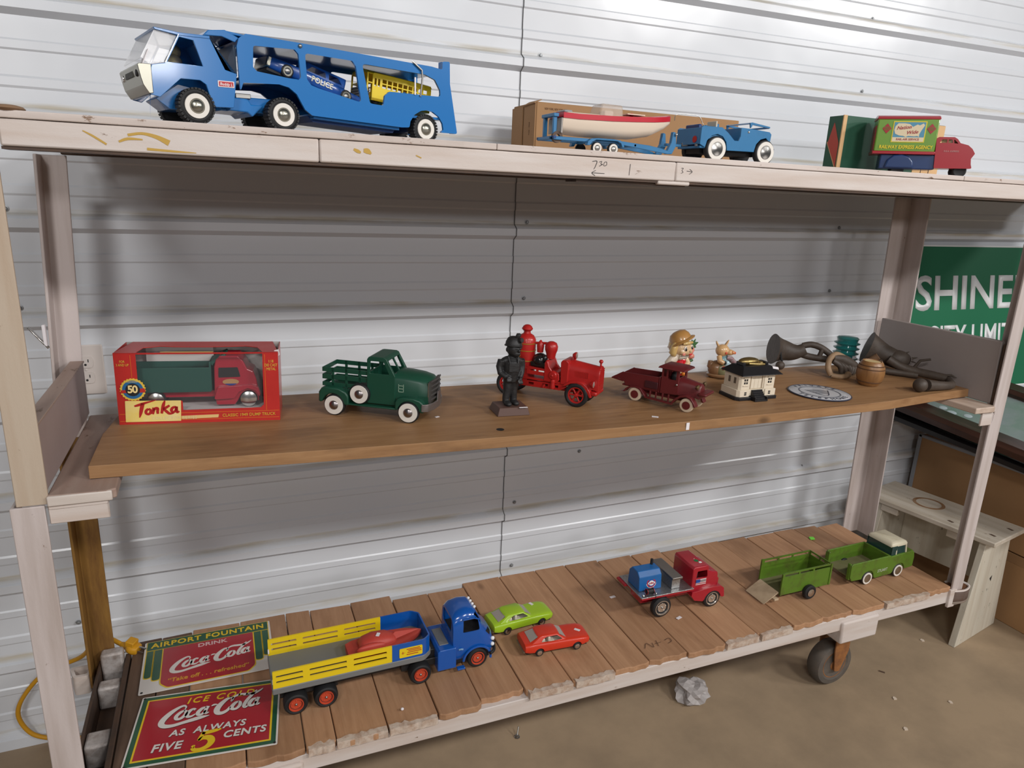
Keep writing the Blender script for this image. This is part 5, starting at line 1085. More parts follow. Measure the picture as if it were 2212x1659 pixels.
# ---- glass insulator
ins = empty('glass_insulator', (1.155, -.215, bz(1.15)), 0, 'blue green ribbed glass insulator standing behind the dark ornaments', 'insulator')
TEAL = mat('teal_glass', (.01, .2, .19), .12, coat=.6, trans=.35, alpha=.92)
pr = [(.03, 0), (.034, .004), (.033, .012)]
for k in range(4): z = .016+k*.017; pr += [(.031, z), (.041, z+.005), (.042, z+.007), (.032, z+.011)]
pr += [(.034, .086), (.036, .09), (.03, .095), (.012, .097), (0, .0972)]
MB().lathe(pr, (0, 0, 0), 'z', 32).build('ribbed_glass', TEAL, ins, ang=50)
MB().box(-.004, .012, -.0365, -.035, .018, .034).build('price_tag', PAPER, ins)

# ---- dark ornaments: flared horn shapes with scrolls
ORN = mat('dark_carved_iron', (.055, .041, .032), .55, var=.8, vs=18, c2=(.1, .075, .058), bump=.4, bs=90); ORT = mat('dusty_tan_iron', (.33, .215, .125), .6, var=.6, vs=22, c2=(.16, .1, .06))
def bell(b, P, R, th=.8):
    return b.tube(P, R, 24, cap=(True, True))
o1 = empty('horn_ornament', (.9, -.235, bz(.9)), -32, 'dark horn shaped ornament with perforated bell, leftmost of the dark ornaments', 'ornament')
b = MB().tube(spline([(-.075, -.005, .07), (-.06, -.002, .0685), (-.035, .002, .066), (-.005, .002, .063), (.02, .0, .068), (.04, 0, .078)], 5), [.058, .0565, .055, .053, .0505, .048, .046, .0445, .0425, .041, .0395, .038, .0365, .035, .034, .0325, .031, .0295, .028, .0265, .025, .0245, .024, .0235, .023, .0225], 26)
b.tube(spline([(.03, 0, .09), (.06, -.002, .098), (.095, -.006, .09), (.13, -.012, .068), (.145, -.016, .052)], 5), [.012]*21, 12)
b.tube(spline([(.03, 0, .058), (.06, -.004, .052), (.095, -.012, .05), (.13, -.018, .05)], 5), [.0125]*16, 12)
b.tube([(.09, -.012, .048), (.1, -.01, .085)], .009, 10).ball((.14, -.016, .05), .013, 12, 8)
b.build('horn_body', ORN, o1, ang=60)
for k in range(5):
    a = math.radians(205+k*26); MB().ball((-.055+.012*k*.3, -.052+.004*k, .05-.01*k+.012), (.004, .003, .0085), 8, 6, T(0, 0, 0)).build('bell_slot', DARKIN, o1)
MB().ball((-.05, -.05, .018), (.017, .016, .0165), 16, 10).build('ball_foot', ORT if False else ORN, o1)
o1.scale = (.86, .86, .86)
o2 = empty('scroll_ornament', (.985, -.345, bz(.98)), 0, 'tan edged shell shaped ornament lying between the two dark horns', 'ornament')
b = MB().tube(spline([(-.045, -.02, .008), (-.05, -.008, .03), (-.035, .004, .055), (-.005, .01, .067), (.025, .004, .056)], 6), [.009]*25, 10)
b.tube(spline([(-.045, -.02, .008), (-.025, -.034, .006), (.0, -.036, .007), (.015, -.03, .012)], 5), [.008]*16, 10).ball((.012, -.032, .01), .011, 10, 7)
b.build('tan_rim', ORT, o2, ang=60)
b = MB()
for k, (x0, z0) in enumerate(((-.02, .03), (.0, .026), (.02, .022))):
    b.tube(spline([(-.03+k*.012, -.004, .05-k*.004), (-.01+k*.016, -.016, .036-k*.004), (-.004+k*.018, -.02, .014)], 4), [.008, .0085, .009, .009, .009, .0085, .008, .0075, .007], 10)
b.tube(spline([(-.02, .012, .055), (.02, .006, .048), (.055, -.002, .032), (.085, -.004, .02)], 5), [.016, .0165, .017, .0175, .018, .0185, .019, .019, .019, .0185, .018, .017, .015, .013, .011, .008], 14)
for k in range(5): b.tube([(.03+k*.011, -.02+.002*k, .008), (.036+k*.011, -.016, .024), (.034+k*.012, -.006, .038-.003*k)], [.007, .0085, .006], 8)
b.tube([(.085, -.004, .02), (.12, .004, .0115), (.15, .01, .011)], [.0085, .0075, .0065], 10).build('dark_scrolls', ORN, o2, ang=60)
o3 = empty('horn_ornament', (1.21, -.33, bz(1.21)), -42, 'largest dark horn ornament with leafy branch and round ball end by the side panel', 'ornament')
P3 = spline([(-.062, .0, .075), (-.045, .0, .07), (-.02, -.002, .062), (.015, -.006, .05), (.045, -.01, .04)], 6)
R3 = [.053-.0011*min(k, 14)-(.0004*k) for k in range(len(P3))]
b = MB().tube(P3, R3, 26)
b.ball((.03, -.012, .048), (.042, .03, .03), 18, 12)
b.tube(spline([(.0, -.04, .05), (.04, -.045, .03), (.085, -.055, .022), (.13, -.075, .02), (.165, -.09, .018)], 6), [.014]*13+[.0135]*6+[.013]*6, 12)
b.tube(spline([(-.02, -.048, .012), (.04, -.052, .011), (.09, -.062, .012)], 6), [.0105]*13, 10)
b.tube([(.075, -.05, .03), (.09, -.05, .058), (.118, -.052, .066)], [.009, .0075, .006], 8, .6)
b.tube([(.045, -.02, .07), (.06, -.022, .078)], [.004, .001], 6).tube([(.07, -.028, .058), (.084, -.032, .064)], [.004, .001], 6).tube([(.07, -.03, .05), (.082, -.035, .046)], [.004, .001], 6)
b.tube([(.15, -.086, .025), (.175, -.088, .03), (.19, -.092, .024)], [.009, .007, .002], 8, .5)
b.build('horn_body', ORN, o3, ang=60)
MB().tube(spline([(-.075, -.02, .012), (-.062, -.028, .025), (-.045, -.036, .042), (-.03, -.04, .055)], 4), [.008, .008, .009, .009, .0095, .01, .0105, .011, .0115, .012, .012, .012, .0125], 12).build('tan_handle', mat('tan_handle', (.2, .115, .065), .5), o3)
MB().tube(spline([(.168, -.09, .016), (.165, -.15, .012), (.13, -.19, .014), (.08, -.235, .0195)], 5), [.01, .01, .0105, .011, .0115, .012, .0125, .0125, .013, .0135, .014, .0145, .015, .016, .017, .018], 14).ball((.062, -.25, .0205), (.0205, .0205, .0205), 16, 10).build('ball_end', ORN, o3, ang=60)

# ---- loose price tags on the board
def tagp(x, y, rz, label, w=.018, d=.009):
    t_ = MB().box(-w/2, w/2, -d/2, d/2, 0, .0008).build('price_tag', PAPER); t_.location = (x, y, bz(x)+.0003); t_.rotation_euler = (0, 0, math.radians(rz)); tag(t_, label, 'price tag'); return t_
tagp(.144, -.586, -35, 'white paper price tag lying near the front edge of the board before the maroon truck', .016, .008)
t_ = MB().box(-.0045, .0045, -.0008, 0, -.009, .009).build('price_tag', PAPER); t_.location = (.203, yfr(.203)-.0006, bz(.203)-.011); tag(t_, 'white paper tag hanging on the front edge of the wooden board', 'price tag')
tagp(-.37, -.47, 20, 'faint white paper scrap lying on the board beside the green pickup bumper', .01, .006)
# ================================================================== BOTTOM DECK
DZ = .3462
# ---- stake truck, origin at the rearmost near wheel
YEL2 = mat('stake_yellow', (.78, .56, .012), .35); STB = mat('truck_blue_plastic', (.005, .085, .38), .22, coat=.5); BEDG = mat('bed_grey_plastic', (.17, .175, .175), .45); ORIM = mat('orange_red_rim', (.5, .06, .025), .4)
st = empty('toy_stake_truck', (-.715, -.55, DZ), 1.2, 'long blue toy semi truck with yellow stake sides and grey bed', 'toy truck')
BWD = .128
pl = fil([(-.047, 0), (.3, 0), (.322, .02), (.322, BWD-.02), (.3, BWD), (-.047, BWD)], [.003, .02, .014, .014, .02, .003], 5)
MB().prism(pl, .066, .082, 'z').build('trailer_bed', BEDG, st, bev=.003)
sl = []
for x0, x1 in ((-.038, .0195), (.034, .1165), (.132, .209)):
    for z0, z1 in ((.1075, .1135), (.0935, .0995)): sl.append(fil(rect(x0, z0, x1, z1), .002))
for y0 in (.0015, BWD-.0055):
    MB().prism(fil(rect(-.045, .0805, .2215, .1245), .001), y0, y0+.004, 'y', holes=sl).build('stake_side', YEL2, st, bev=.001)
for y0 in (.006, BWD-.01): MB().box(-.046, -.043, y0, y0+.004, .09, .1).build('white_peg', PAPER, st)
U = fil([(.2215, .001), (.3, .001), (.3175, .016), (.3175, BWD-.016), (.3, BWD-.001), (.2215, BWD-.001)], [0, .018, .01, .01, .018, 0], 6)
U += [(x, y) for x, y in reversed(fil([(.2215, .0045), (.299, .0045), (.314, .0175), (.314, BWD-.0175), (.299, BWD-.0045), (.2215, BWD-.0045)], [0, .015, .008, .008, .015, 0], 6))]
hb = MB(); n = len(U)//2
for i in range(n-1):
    q = [U[i], U[i+1], U[2*n-2-i], U[2*n-1-i]]
    hb.prism(q, .0815, .1245, 'z')
hb.build('headboard', STB, st, ang=50)
dc = MB().prism(fil(rect(.2385, .088, .2945, .1125), .003), -.0004, .0012).build('side_sticker', YEL2, st)
SR = mat('sticker_print_red', (.45, .07, .02), .5)
sk = MB()
for x0, x1, z in ((.256, .288, .1075), (.26, .291, .1035), (.258, .292, .099), (.256, .284, .0935)): sk.box(x0, x1, -.0008, 0, z, z+.0022)
sk.box(.243, .252, -.0008, 0, .1, .1008).box(.246, .2475, -.0008, 0, .097, .1045).build('sticker_print', SR, dc)
MB().box(.05, .36, .035, BWD-.035, .034, .066).box(-.03, .1, .03, BWD-.03, .03, .066).build('underframe', mat('black_plastic', (.015, .015, .015), .45), st, bev=.002)
MB().box(.25, .43, .028, BWD-.03, .026, .046).build('tractor_frame', mat('black_plastic', (.015, .015, .015), .45), st, bev=.002)
MB().prism(fil([(.336, .018), (.336, .07), (.342, .0755), (.384, .0755), (.384, .018)], .003), .008, BWD-.012).build('saddle_tank', STB, st, bev=.003, seg=3)
MB().box(.346, .37, .028, BWD-.03, .0755, .0775).build('grey_plate', BEDG, st, bev=.001)
ym = BWD*.5-.001
cab = body([(.376, ym, .043, .022, .118, 4), (.3775, ym, .047, .02, .146, 4.2), (.388, ym, .049, .018, .157, 4), (.41, ym, .05, .016, .163, 3.6), (.432, ym, .05, .014, .162, 3.4), (.444, ym, .049, .013, .15, 3.4), (.454, ym, .049, .012, .126, 3.4), (.466, ym, .047, .011, .106, 3.2), (.478, ym, .044, .011, .096, 3), (.4855, ym, .038, .014, .084, 2.8), (.488, ym, .028, .024, .07, 2.6)], n=36)
c = cab.build('cab', STB, st, ang=70, solid=.0022)
hole = fil([(.402, .108), (.4035, .139), (.4065, .142), (.436, .142), (.4425, .134), (.446, .11), (.444, .107)], .003)
cut(c, [MB().prism(hole, -.1, .25), MB().prism(fil([(.02, .121), (.023, .15), (ym-.003, .153), (ym-.003, .12)], .003), .428, .52, 'x'), MB().prism(fil([(2*ym-.02, .121), (2*ym-.023, .15), (ym+.003, .153), (ym+.003, .12)], .003), .428, .52, 'x'),
        MB().prism(fil([(.03, .105), (.03, .14), (2*ym-.03, .14), (2*ym-.03, .105)], .008), .36, .384, 'x'), MB().prism(arch_pts(.4435, .026, .0325, 0, 360, 26)[:-1], -.02, .03), MB().prism(arch_pts(.4435, .026, .0325, 0, 360, 26)[:-1], BWD-.033, BWD+.02)], 40)
MB().box(.38, .476, .022, BWD-.026, .02, .095).build('cab_interior', DARKIN, st)
dr = MB().tube([(.44+.0365*math.cos(math.radians(a)), .011, .026+.0365*math.sin(math.radians(a))) for a in range(-5, 186, 12)], .0032, 8).build('fender_lip', STB, st)
MB().tube([(.44+.0365*math.cos(math.radians(a)), BWD-.013, .026+.0365*math.sin(math.radians(a))) for a in range(-5, 186, 12)], .0032, 8).build('fender_lip', STB, st)
MB().tube([(.4, .0125, .1455), (.43, .0125, .1455), (.444, .013, .139)], .0018, 8).build('drip_rail', STB, st)
MB().box(.386, .406, .002, .014, .012, .0165).build('step', STB, st, bev=.001)
MB().tube([(.392, .0125, .064), (.396, .0105, .066), (.402, .0125, .063)], .0022, 8).build('door_handle', mat('pale_blue_wear', (.2, .35, .55), .4), st)
for k in range(4): MB().ball((.4395-.0004*k, ym-.022+.0135*k, .158), (.004, .004, .004), 12, 8).build('roof_light', mat('marker_white', (.8, .8, .82), .25), st)
for y in (.022, BWD-.024):
    for z in (.069, .0525): MB().ball((.4845, y, z), (.0055, .005, .0052), 12, 8).build('headlight', mat('marker_white', (.8, .8, .82), .25), st)
MB().tube(spline([(.472, .004, .04), (.485, .012, .041), (.4925, .035, .042), (.494, ym, .042), (.4925, BWD-.037, .042), (.485, BWD-.014, .041), (.472, BWD-.006, .04)], 5), .0042, 10).tube([(.4915, .03, .034), (.4925, .03, .052)], .0035, 8).tube([(.4915, BWD-.032, .034), (.4925, BWD-.032, .052)], .0035, 8).build('front_bumper', BLACK, st)
for x in (.002, .0685, .2915):
    for s_, y in ((-1, .0), (1, BWD)): wheel(st, x, y, .0272, .0272, .03, s_, rim=ORIM, rimR=.6)
for s_, y in ((-1, .012), (1, BWD-.014)): wheel(st, .4425, y, .0268, .0268, .018, s_, rim=ORIM, rimR=.66)
for x in (.002, .0685, .2915): MB().cyl((x, .02, .0272), (x, BWD-.02, .0272), .004).build('axle', BLACK, st)
# ---- red boat lying in the bed
SB = mat('faded_red_rubber', (.45, .045, .03), .5, var=.5, vs=14, c2=(.5, .1, .075))
rb = empty('toy_boat', (-.535, -.495, DZ+.083), 2.5, 'faded red rubber toy boat lying in the bed of the stake truck', 'toy boat')
b = MB().loft([hull_sec(*q) for q in ((-.055, .026, .0, .02), (-.04, .031, 0, .022), (.0, .035, 0, .025), (.05, .033, .001, .028), (.09, .022, .006, .031), (.115, .009, .014, .033), (.125, .001, .024, .034))])
b.build('hull', SB, rb, ang=60)
b = MB().loft([[(x, p[0], p[1]) for p in sup(0, z, w_, h_, 2.4, 20)] for x, w_, h_, z in ((-.028, .016, .012, .022), (-.018, .024, .02, .024), (.005, .027, .0245, .025), (.035, .026, .023, .025), (.055, .02, .014, .026), (.062, .01, .006, .028))])
b.build('cabin', SB, rb, ang=60)
MB().ball((-.002, -.024, .03), (.036, .008, .013), 16, 9).build('side_pod', SB, rb)
b = MB().add([(.035, -.018, .031), (.035, .018, .031), (.122, .0, .0365), (.06, 0, .043)], [(0, 2, 3), (1, 3, 2), (0, 3, 1)]); b.build('foredeck', SB, rb, smooth=False)
MB().box(-.0065, .0065, -.004, .004, 0, .001, T(.017, -.006, .0495) @ RZ(60)).build('price_tag', PAPER, rb)
# ---- the two muscle cars
def muscle_car(name, loc, rz, label, c, tagpos):
    P_ = mat(c[0], c[1], .38, coat=.2); IN = mat('car_interior_cream', (.62, .57, .47), .5)
    r = empty(name, loc, rz, label, 'toy car', 'promotional model cars')
    yw = .0365
    secs = [(-.0405, .030, .017, .033, 3), (-.0385, .0335, .012, .0365, 4), (-.026, .0355, .0095, .0385, 4.6), (-.012, .0365, .0085, .0395, 4.6), (.01, .036, .008, .0385, 4.8), (.045, .0355, .008, .0375, 4.8), (.075, .0355, .008, .0372, 4.8), (.1, .036, .0085, .037, 4.6), (.125, .0355, .0095, .0355, 4.4), (.139, .033, .012, .033, 3.6), (.1425, .03, .016, .0305, 3)]
    b = body([(x, yw, hw, z0, z1, e) for x, hw, z0, z1, e in secs], n=40).build('car_body', P_, r, ang=60)
    wc = []
    for x in (0, .106): wc += [MB().prism(circ(x, .0115, .0135, 24), -.02, .012), MB().prism(circ(x, .0115, .0135, 24), .061, .1)]
    wc.append(MB().box(.006, .072, .0075, .0655, .026, .06))
    cut(b, wc, 45)
    # greenhouse shell
    lo = fil([(-.022, .0055), (.074, .0055), (.08, .02), (.081, yw), (.08, .053), (.074, .0675), (-.022, .0675), (-.028, .055), (-.029, yw), (-.028, .018)], .006, 3)
    hi = fil([(.006, .0135), (.05, .0135), (.053, .02), (.0535, yw), (.053, .053), (.05, .0595), (.006, .0595), (.003, .052), (.0025, yw), (.003, .021)], .006, 3)
    mid = [((a[0]*.12+b_[0]*.88), (a[1]*.2+b_[1]*.8)) for a, b_ in zip(lo, hi)]
    low2 = [((a[0]*.55+b_[0]*.45), (a[1]*.62+b_[1]*.38)) for a, b_ in zip(lo, hi)]
    g = MB().loft([[(x, y, .0365) for x, y in lo], [(x, y, .0435) for x, y in low2], [(x, y, .0505) for x, y in mid], [(x, y, .0525) for x, y in hi]], cap=(False, True)).build('roof', P_, r, ang=50, solid=.0014)
    side = fil([(.004, .0385), (.012, .0455), (.022, .0488), (.05, .0488), (.0655, .0385), (.03, .0365), (.012, .0365)], .002)
    cut(g, [MB().prism(side, -.02, .1), MB().prism(fil(rect(.014, .0385, .059, .0492), .004), .055, .1, 'x'), MB().prism(fil(rect(.0145, .0385, .0585, .0495), .004), -.05, .001, 'x')], 45)
    GP = mat('hazy_window', (.46, .41, .36), .2, alpha=.75)
    MB().add([(-.0235, .013, .0395), (-.0235, .06, .0395), (.001, .0555, .0503), (.001, .0175, .0503)], [(0, 1, 2, 3)]).build('rear_window', GP, r, solid=.0005, smooth=False)
    MB().add([(.0755, .013, .0385), (.0755, .06, .0385), (.055, .0555, .0503), (.055, .0175, .0503)], [(0, 1, 2, 3)]).build('windscreen', GP, r, solid=.0005, smooth=False)
    b = MB().box(.008, .07, .008, .065, .026, .028)
    b.build('interior_floor', IN, r)
    for y in (.012, .04): MB().box(.03, .045, y, y+.021, .028, .034).box(.026, .033, y, y+.021, .028, .046).build('front_seat', IN, r, bev=.002)
    MB().box(.008, .018, .012, .061, .028, .042).build('rear_seat', IN, r, bev=.002)
    MB().lathe([(.0045, 0), (.005, .0006), (.0055, 0), (.0045, 0)], (0, 0, 0), 'x', 16, T(.052, .05, .0405) @ RY(-25)).build('steering_wheel', IN, r)
    MB().box(-.0425, -.038, .008, .065, .012, .016).build('rear_bumper', mat('dull_brown_bumper', (.2, .15, .1), .5), r, bev=.001)
    MB().box(.14, .1435, .01, .063, .017, .024).build('front_grille', mat('dull_brown_bumper', (.2, .15, .1), .5), r, bev=.001)
    MB().box(-.034, .137, .01, .063, .007, .012).build('underside', BLACK, r)
    for x in (0, .106):
        for s_, y in ((-1, .0012), (1, .0718)): wheel(r, x, y, .0112, .0112, .009, s_, hub=.62, hubm=CHROME, dome=.12)
    x, y, z, a, l_ = tagpos
    MB().box(-l_/2, l_/2, -.004, .004, 0, .0009, T(x, y, z) @ RZ(a) @ RY(-4)).build('price_tag', PAPER, r)
    return r
muscle_car('toy_car', (-.107, -.543, DZ), -3.5, 'red orange plastic toy muscle car with cream seats on the deck', ('car_red_plastic', (.6, .035, .012)), (.118, .034, .0364, -50, .016))
g = muscle_car('toy_car', (-.152, -.432, DZ), 4.5, 'lime green plastic toy muscle car with cream seats behind the red one', ('car_lime_plastic', (.33, .52, .02)), (.1, .058, .0372, -75, .014))
# ---- welder truck, origin at rear near wheel
MR = mat('miller_red', (.36, .008, .02), .25, coat=.4); PLATE = mat('diamond_plate', (.42, .42, .42), .32, .85, var=.5, vs=220, c2=(.24, .24, .24), thr=(.45, .6), bump=.5, bs=260); MBL = mat('welder_blue', (.012, .12, .36), .4, var=.35, vs=30, c2=(.015, .075, .22))
ml = empty('toy_welder_truck', (.297, -.494, DZ), -.9, 'red cab toy flatbed truck with blue welder box and silver tool chest', 'toy truck')
MWD = .125
MB().prism(fil([(-.072, -.002), (.104, -.002), (.104, MWD), (-.072, MWD)], .002), .0715, .0745, 'z').build('flatbed', PLATE, ml, bev=.0008)
MB().box(-.07, .104, -.001, MWD-.001, .0655, .0715).box(-.05, .2, .035, .09, .032, .066).build('bed_frame', MR, ml, bev=.001)
MB().box(-.08, -.071, .08, MWD, .0665, .0715).build('rear_flange', MR, ml)
w0, w1 = .03, .093
b = MB().prism([(w0, .0745), (w1, .0745), (w1-.003, .117), (w1-.016, .1305), (w0+.017, .1305), (w0+.004, .117)], -.062, .0125, 'x')
# box sits along x: near side a sloping shoulder
b = b.build('welder_box', MBL, ml, bev=.002)
MB().cyl((-.0, .072, .128), (-.0, .072, .147), .0042, 12).build('exhaust_pipe', BLACK, ml)
dcl = MB()
lgx, lgz = -.022, .096
lw = lambda m_, r, y: MB().prism([(lgx+x, lgz+z*.92) for x, z in circ(0, 0, r*1.15, 30)], y, y+.0008)
Ms = T(0, w0, .0745) @ Matrix.Rotation(math.atan2(.004, .0285)*-1, 4, 'X') @ T(0, -w0, -.0745)
def onbox(mb): mb.v = [tuple(Ms @ Vector(v)) for v in mb.v]; return mb
lg = onbox(lw(None, .0142, w0-.0009)).build('round_logo', mat('logo_white', (.75, .72, .72), .4), ml)
onbox(lw(None, .0128, w0-.0014)).build('logo_red_ring', mat('logo_crimson', (.42, .02, .04), .4), lg)
onbox(lw(None, .0098, w0-.0019)).build('logo_blue_ring', mat('logo_blue', (.015, .07, .3), .4), lg)
q = onbox(lw(None, .0072, w0-.0024)); q.build('logo_centre', mat('logo_white', (.75, .72, .72), .4), lg)
q = MB().prism(fil([(lgx-.0118, lgz-.003), (lgx+.0118, lgz-.0025), (lgx+.0118, lgz+.003), (lgx-.0118, lgz+.0025)], .001), w0-.0026, w0-.0018); onbox(q).build('logo_band', mat('logo_white', (.75, .72, .72), .4), lg)
text('logo_lettering', 'miller', .0078, mat('logo_crimson', (.42, .02, .04), .4), lg, Ms @ T(lgx, w0-.0032, lgz+.0002) @ FRONT, .0001, bold=.00015)
MB().box(.036, .064, .014, MWD-.008, .075, .106).build('tool_chest', PLATE, ml, bev=.001)
MB().box(.033, .068, .008, MWD-.004, .106, .1135).build('chest_lid', mat('brushed_dark_steel', (.27, .25, .23), .3, .85), ml, bev=.002, seg=3)
hrl = MB().lathe([(0, -.0), (.0085, 0), (.0085, .003), (.0075, .003), (.0075, .019), (.0085, .019), (.0085, .022), (0, .022)], (0, 0, 0), 'x', 22, T(-.048, .013, .0835)).build('hose_reel', BLACK, ml)
for x in (-.0485, -.027): MB().lathe([(.0072, 0), (.0089, 0), (.0089, .0012), (.0072, .0012), (.0072, 0)], (x, .013, .0835), 'x', 22).build('red_hose', MR, hrl)
MB().tube([(-.03, .006, .086), (-.026, .001, .082), (-.0255, -.002, .07), (-.025, .004, .064)], .0012, 6).build('hose_end', BLACK, ml); MB().lathe([(.003, 0), (.0045, .001), (.003, .0045), (0, .005)], (-.06, .008, .075), 'z', 12).build('silver_knob', CHROME, ml)
MB().ball((-.02, .007, .0765), (.004, .003, .003), 10, 6).build('silver_clamp', CHROME, ml)
cabm = fil([(.1, .047), (.1, .13), (.105, .1365), (.148, .1365), (.154, .132), (.157, .118), (.164, .115), (.188, .109), (.1905, .1), (.1905, .05)], .004)
c = MB().prism(cabm, .006, MWD-.022).build('cab', MR, ml, bev=.004, seg=3); bake(c)
cut(c, [MB().prism(rect(.104, .06, .152, .131), .0095, MWD-.0255), MB().prism(fil([(.113, .1), (.116, .1225), (.149, .1225), (.152, .103), (.15, .099)], .003), -.1, .3), MB().prism(fil(rect(.018, .112, MWD-.034, .13), .003), .14, .2, 'x')], 40)
fd = [(.096, .05), (.098, .062), (.14, .066), (.17, .069), (.2, .066), (.21, .058), (.2145, .03), (.208, .028)]+arch_pts(.1725, .025, .0295, 12, 168, 9)+[(.138, .026), (.108, .034)]
for y0, y1 in ((-.004, .022), (MWD-.038, MWD-.012)): MB().prism(fil(fd, .001), y0, y1).build('front_fender', MR, ml, bev=.004, seg=3)
MB().box(.17, .209, .02, MWD-.036, .045, .08).build('nose', MR, ml, bev=.006, seg=3)
MB().box(.209, .2145, .002, MWD-.018, .026, .034).build('front_bumper', DULL, ml, bev=.001)
MB().box(.12, .128, .02, MWD-.035, .065, .112).build('seat', DARKIN, ml)
fg = MB().prism(rect(.113, .076, .1485, .096), .0048, .0062).build('flag_sticker', mat('logo_white', (.75, .72, .72), .4), ml)
for k in range(4): MB().box(.113, .1485, .0042, .005, .0765+.005*k, .079+.005*k).build('flag_stripe', MR, fg)
MB().box(.1125, .1265, .0038, .005, .086, .096).build('flag_blue', mat('logo_blue', (.015, .07, .3), .4), fg); MB().box(.128, .146, .0037, .005, .0875, .094).build('flag_print', mat('print_grey', (.25, .22, .22), .6), fg)
MB().prism(circ(.132, .04, .0065, 20), .1366, .1373, 'z').build('green_dot', mat('dot_green', (.01, .16, .05), .5), ml); MB().prism(fil([(.133, .0245), (.143, .025), (.142, .033), (.134, .032)], .002), .1366, .1374, 'z').build('white_scuff', PAPER, ml)
MB().tube([(.13, .049, .137), (.134, .052, .137)], .0012, 6).build('pink_scuff', mat('scuff_pink', (.6, .3, .3), .6), ml)
SILV = mat('silver_wheel', (.68, .64, .58), .25, .9)
for x, R, wd_ in ((0, .0312, .02), (.1725, .0285, .014)):
    for s_, y in ((-1, -.003), (1, MWD-.01)):
        w = wheel(ml, x, y, R, R, wd_, s_, rim=SILV, rimR=.74)
MB().cyl((0, .01, .031), (0, MWD-.02, .031), .004).cyl((.1725, .01, .0285), (.1725, MWD-.02, .0285), .004).build('axles', DULL, ml)
# ---- green farm trailer and pickup
FG = mat('worn_green', (.092, .18, .016), .42, var=.75, vs=26, c2=(.075, .062, .02), thr=(.48, .7)); FGD = mat('dusty_bed', (.16, .145, .07), .7, var=.6, vs=20, c2=(.1, .11, .03)); WOODP = mat('pale_ramp', (.5, .38, .25), .7, var=.5, vs=40, c2=(.32, .22, .13))
ft = empty('toy_farm_trailer', (.787, -.549, DZ), .4, 'worn green toy stock trailer with pale tailboard hitched behind the green pickup', 'toy trailer')
TWD2 = .09
for y in (0, TWD2-.003):
    hl = [fil(rect(x0, .086, x1, .0935), .001) for x0, x1 in ((-.098, -.045), (-.039, .012), (.018, .082))]
    MB().prism(fil([(-.109, .026), (-.109, .094), (-.105, .0985), (.086, .0985), (.088, .026)], .001), y, y+.003, 'y', holes=hl).build('side_panel', FG, ft, bev=.0008)
hl = [rect(.008, .086, TWD2*.5-.003, .0935), rect(TWD2*.5+.003, .086, TWD2-.008, .0935)]
MB().prism(rect(.002, .026, TWD2-.002, .0985), .084, .087, 'x', holes=hl).build('front_panel', FG, ft, bev=.0008)
for x, y in ((-.109, -.002), (-.109, TWD2-.001), (.083, -.002)): MB().box(x, x+.006, y, y+.003, .026, .0985).build('corner_post', FG, ft)
MB().box(-.108, .087, .002, TWD2-.002, .026, .031).build('floor_panel', FGD, ft, bev=.001)
MB().prism([(-.16, .003), (-.158, .0055), (-.108, .034), (-.106, .0315)], .006, TWD2-.004).build('tailboard', WOODP, ft, bev=.001)
MB().box(-.128, -.112, -.002, .018, .012, .0185).tube([(-.118, .01, .02), (-.112, .008, .035)], .0015, 6).build('tailboard_hinge', WOODP, ft, bev=.001)
MB().prism(fil([(.085, .03), (.085, .04), (.13, .028), (.13, .022)], .002), TWD2*.5-.014, TWD2*.5+.014).build('drawbar', FGD, ft, bev=.001)
for s_, y in ((-1, -.0155), (1, TWD2+.0155)): wheel(ft, 0, y, .0225, .0225, .015, s_, hub=.55, hubm=CHROME, dome=.1)
MB().cyl((0, .0, .0225), (0, TWD2, .0225), .003).build('axle', DULL, ft)
fp = empty('toy_pickup_truck', (1.029, -.558, DZ), 1.9, 'worn green toy pickup with cream cab roof and whitewall tyres on the deck', 'toy truck')
PWD = .102
sd = fil([(-.072, .026), (-.082, .04), (-.083, .081), (-.077, .0865), (.09, .0855), (.098, .0815), (.19, .0835), (.204, .078), (.2085, .058), (.207, .026), (.196, .024)], .003)+arch_pts(.141, .022, .027, 4, 176, 8)+[(.108, .017), (.032, .016)]+arch_pts(-.001, .022, .027, 4, 176, 8)
for y0 in (0, PWD-.005): MB().prism(sd, y0, y0+.005).build('body_side', FG, fp, bev=.0022, seg=3)
MB().box(-.076, .088, .005, PWD-.005, .036, .04).build('bed_floor', FGD, fp); MB().box(.084, .09, .004, PWD-.004, .036, .086).build('bed_front', FG, fp, bev=.001)
MB().prism([(-.088, .03), (-.112, .026), (-.112, .0285), (-.086, .036)], .012, PWD-.012).build('tailgate', FGD, fp, bev=.001) if False else MB().box(-.083, -.076, .004, .016, .03, .085).build('tail_post', FG, fp, bev=.002)
MB().box(-.083, -.076, PWD-.016, PWD-.004, .03, .085).build('tail_post', FG, fp, bev=.002)
for y in (.005, PWD-.0055): MB().box(-.078, .088, y-.0005, y+.001, .034, .084).build('inner_side', FG, fp)
MB().box(.09, .205, .004, PWD-.004, .03, .082).build('cab_body', FG, fp, bev=.003)
RFW = mat('cream_roof', (.62, .56, .42), .35, var=.5, vs=28, c2=(.45, .36, .22), thr=(.55, .75))
rf = MB().loft([[(x, y, z) for x, y in rr] for rr, z in ((rect(.098, .006, .168, PWD-.006), .0815), (rect(.102, .009, .166, PWD-.009), .112), (fil(rect(.099, .006, .169, PWD-.006), .004), .115), (fil(rect(.1, .008, .166, PWD-.008), .006), .122), (fil(rect(.108, .016, .158, PWD-.016), .006), .1255))][:2])
rf.build('cab_glass', mat('dark_green_glass', (.02, .05, .045), .15, coat=.3), fp)
def rr_(x0, x1, m_, z): return [(x, y, z) for x, y in fil(rect(x0, m_, x1, PWD-m_), .007, 4)]
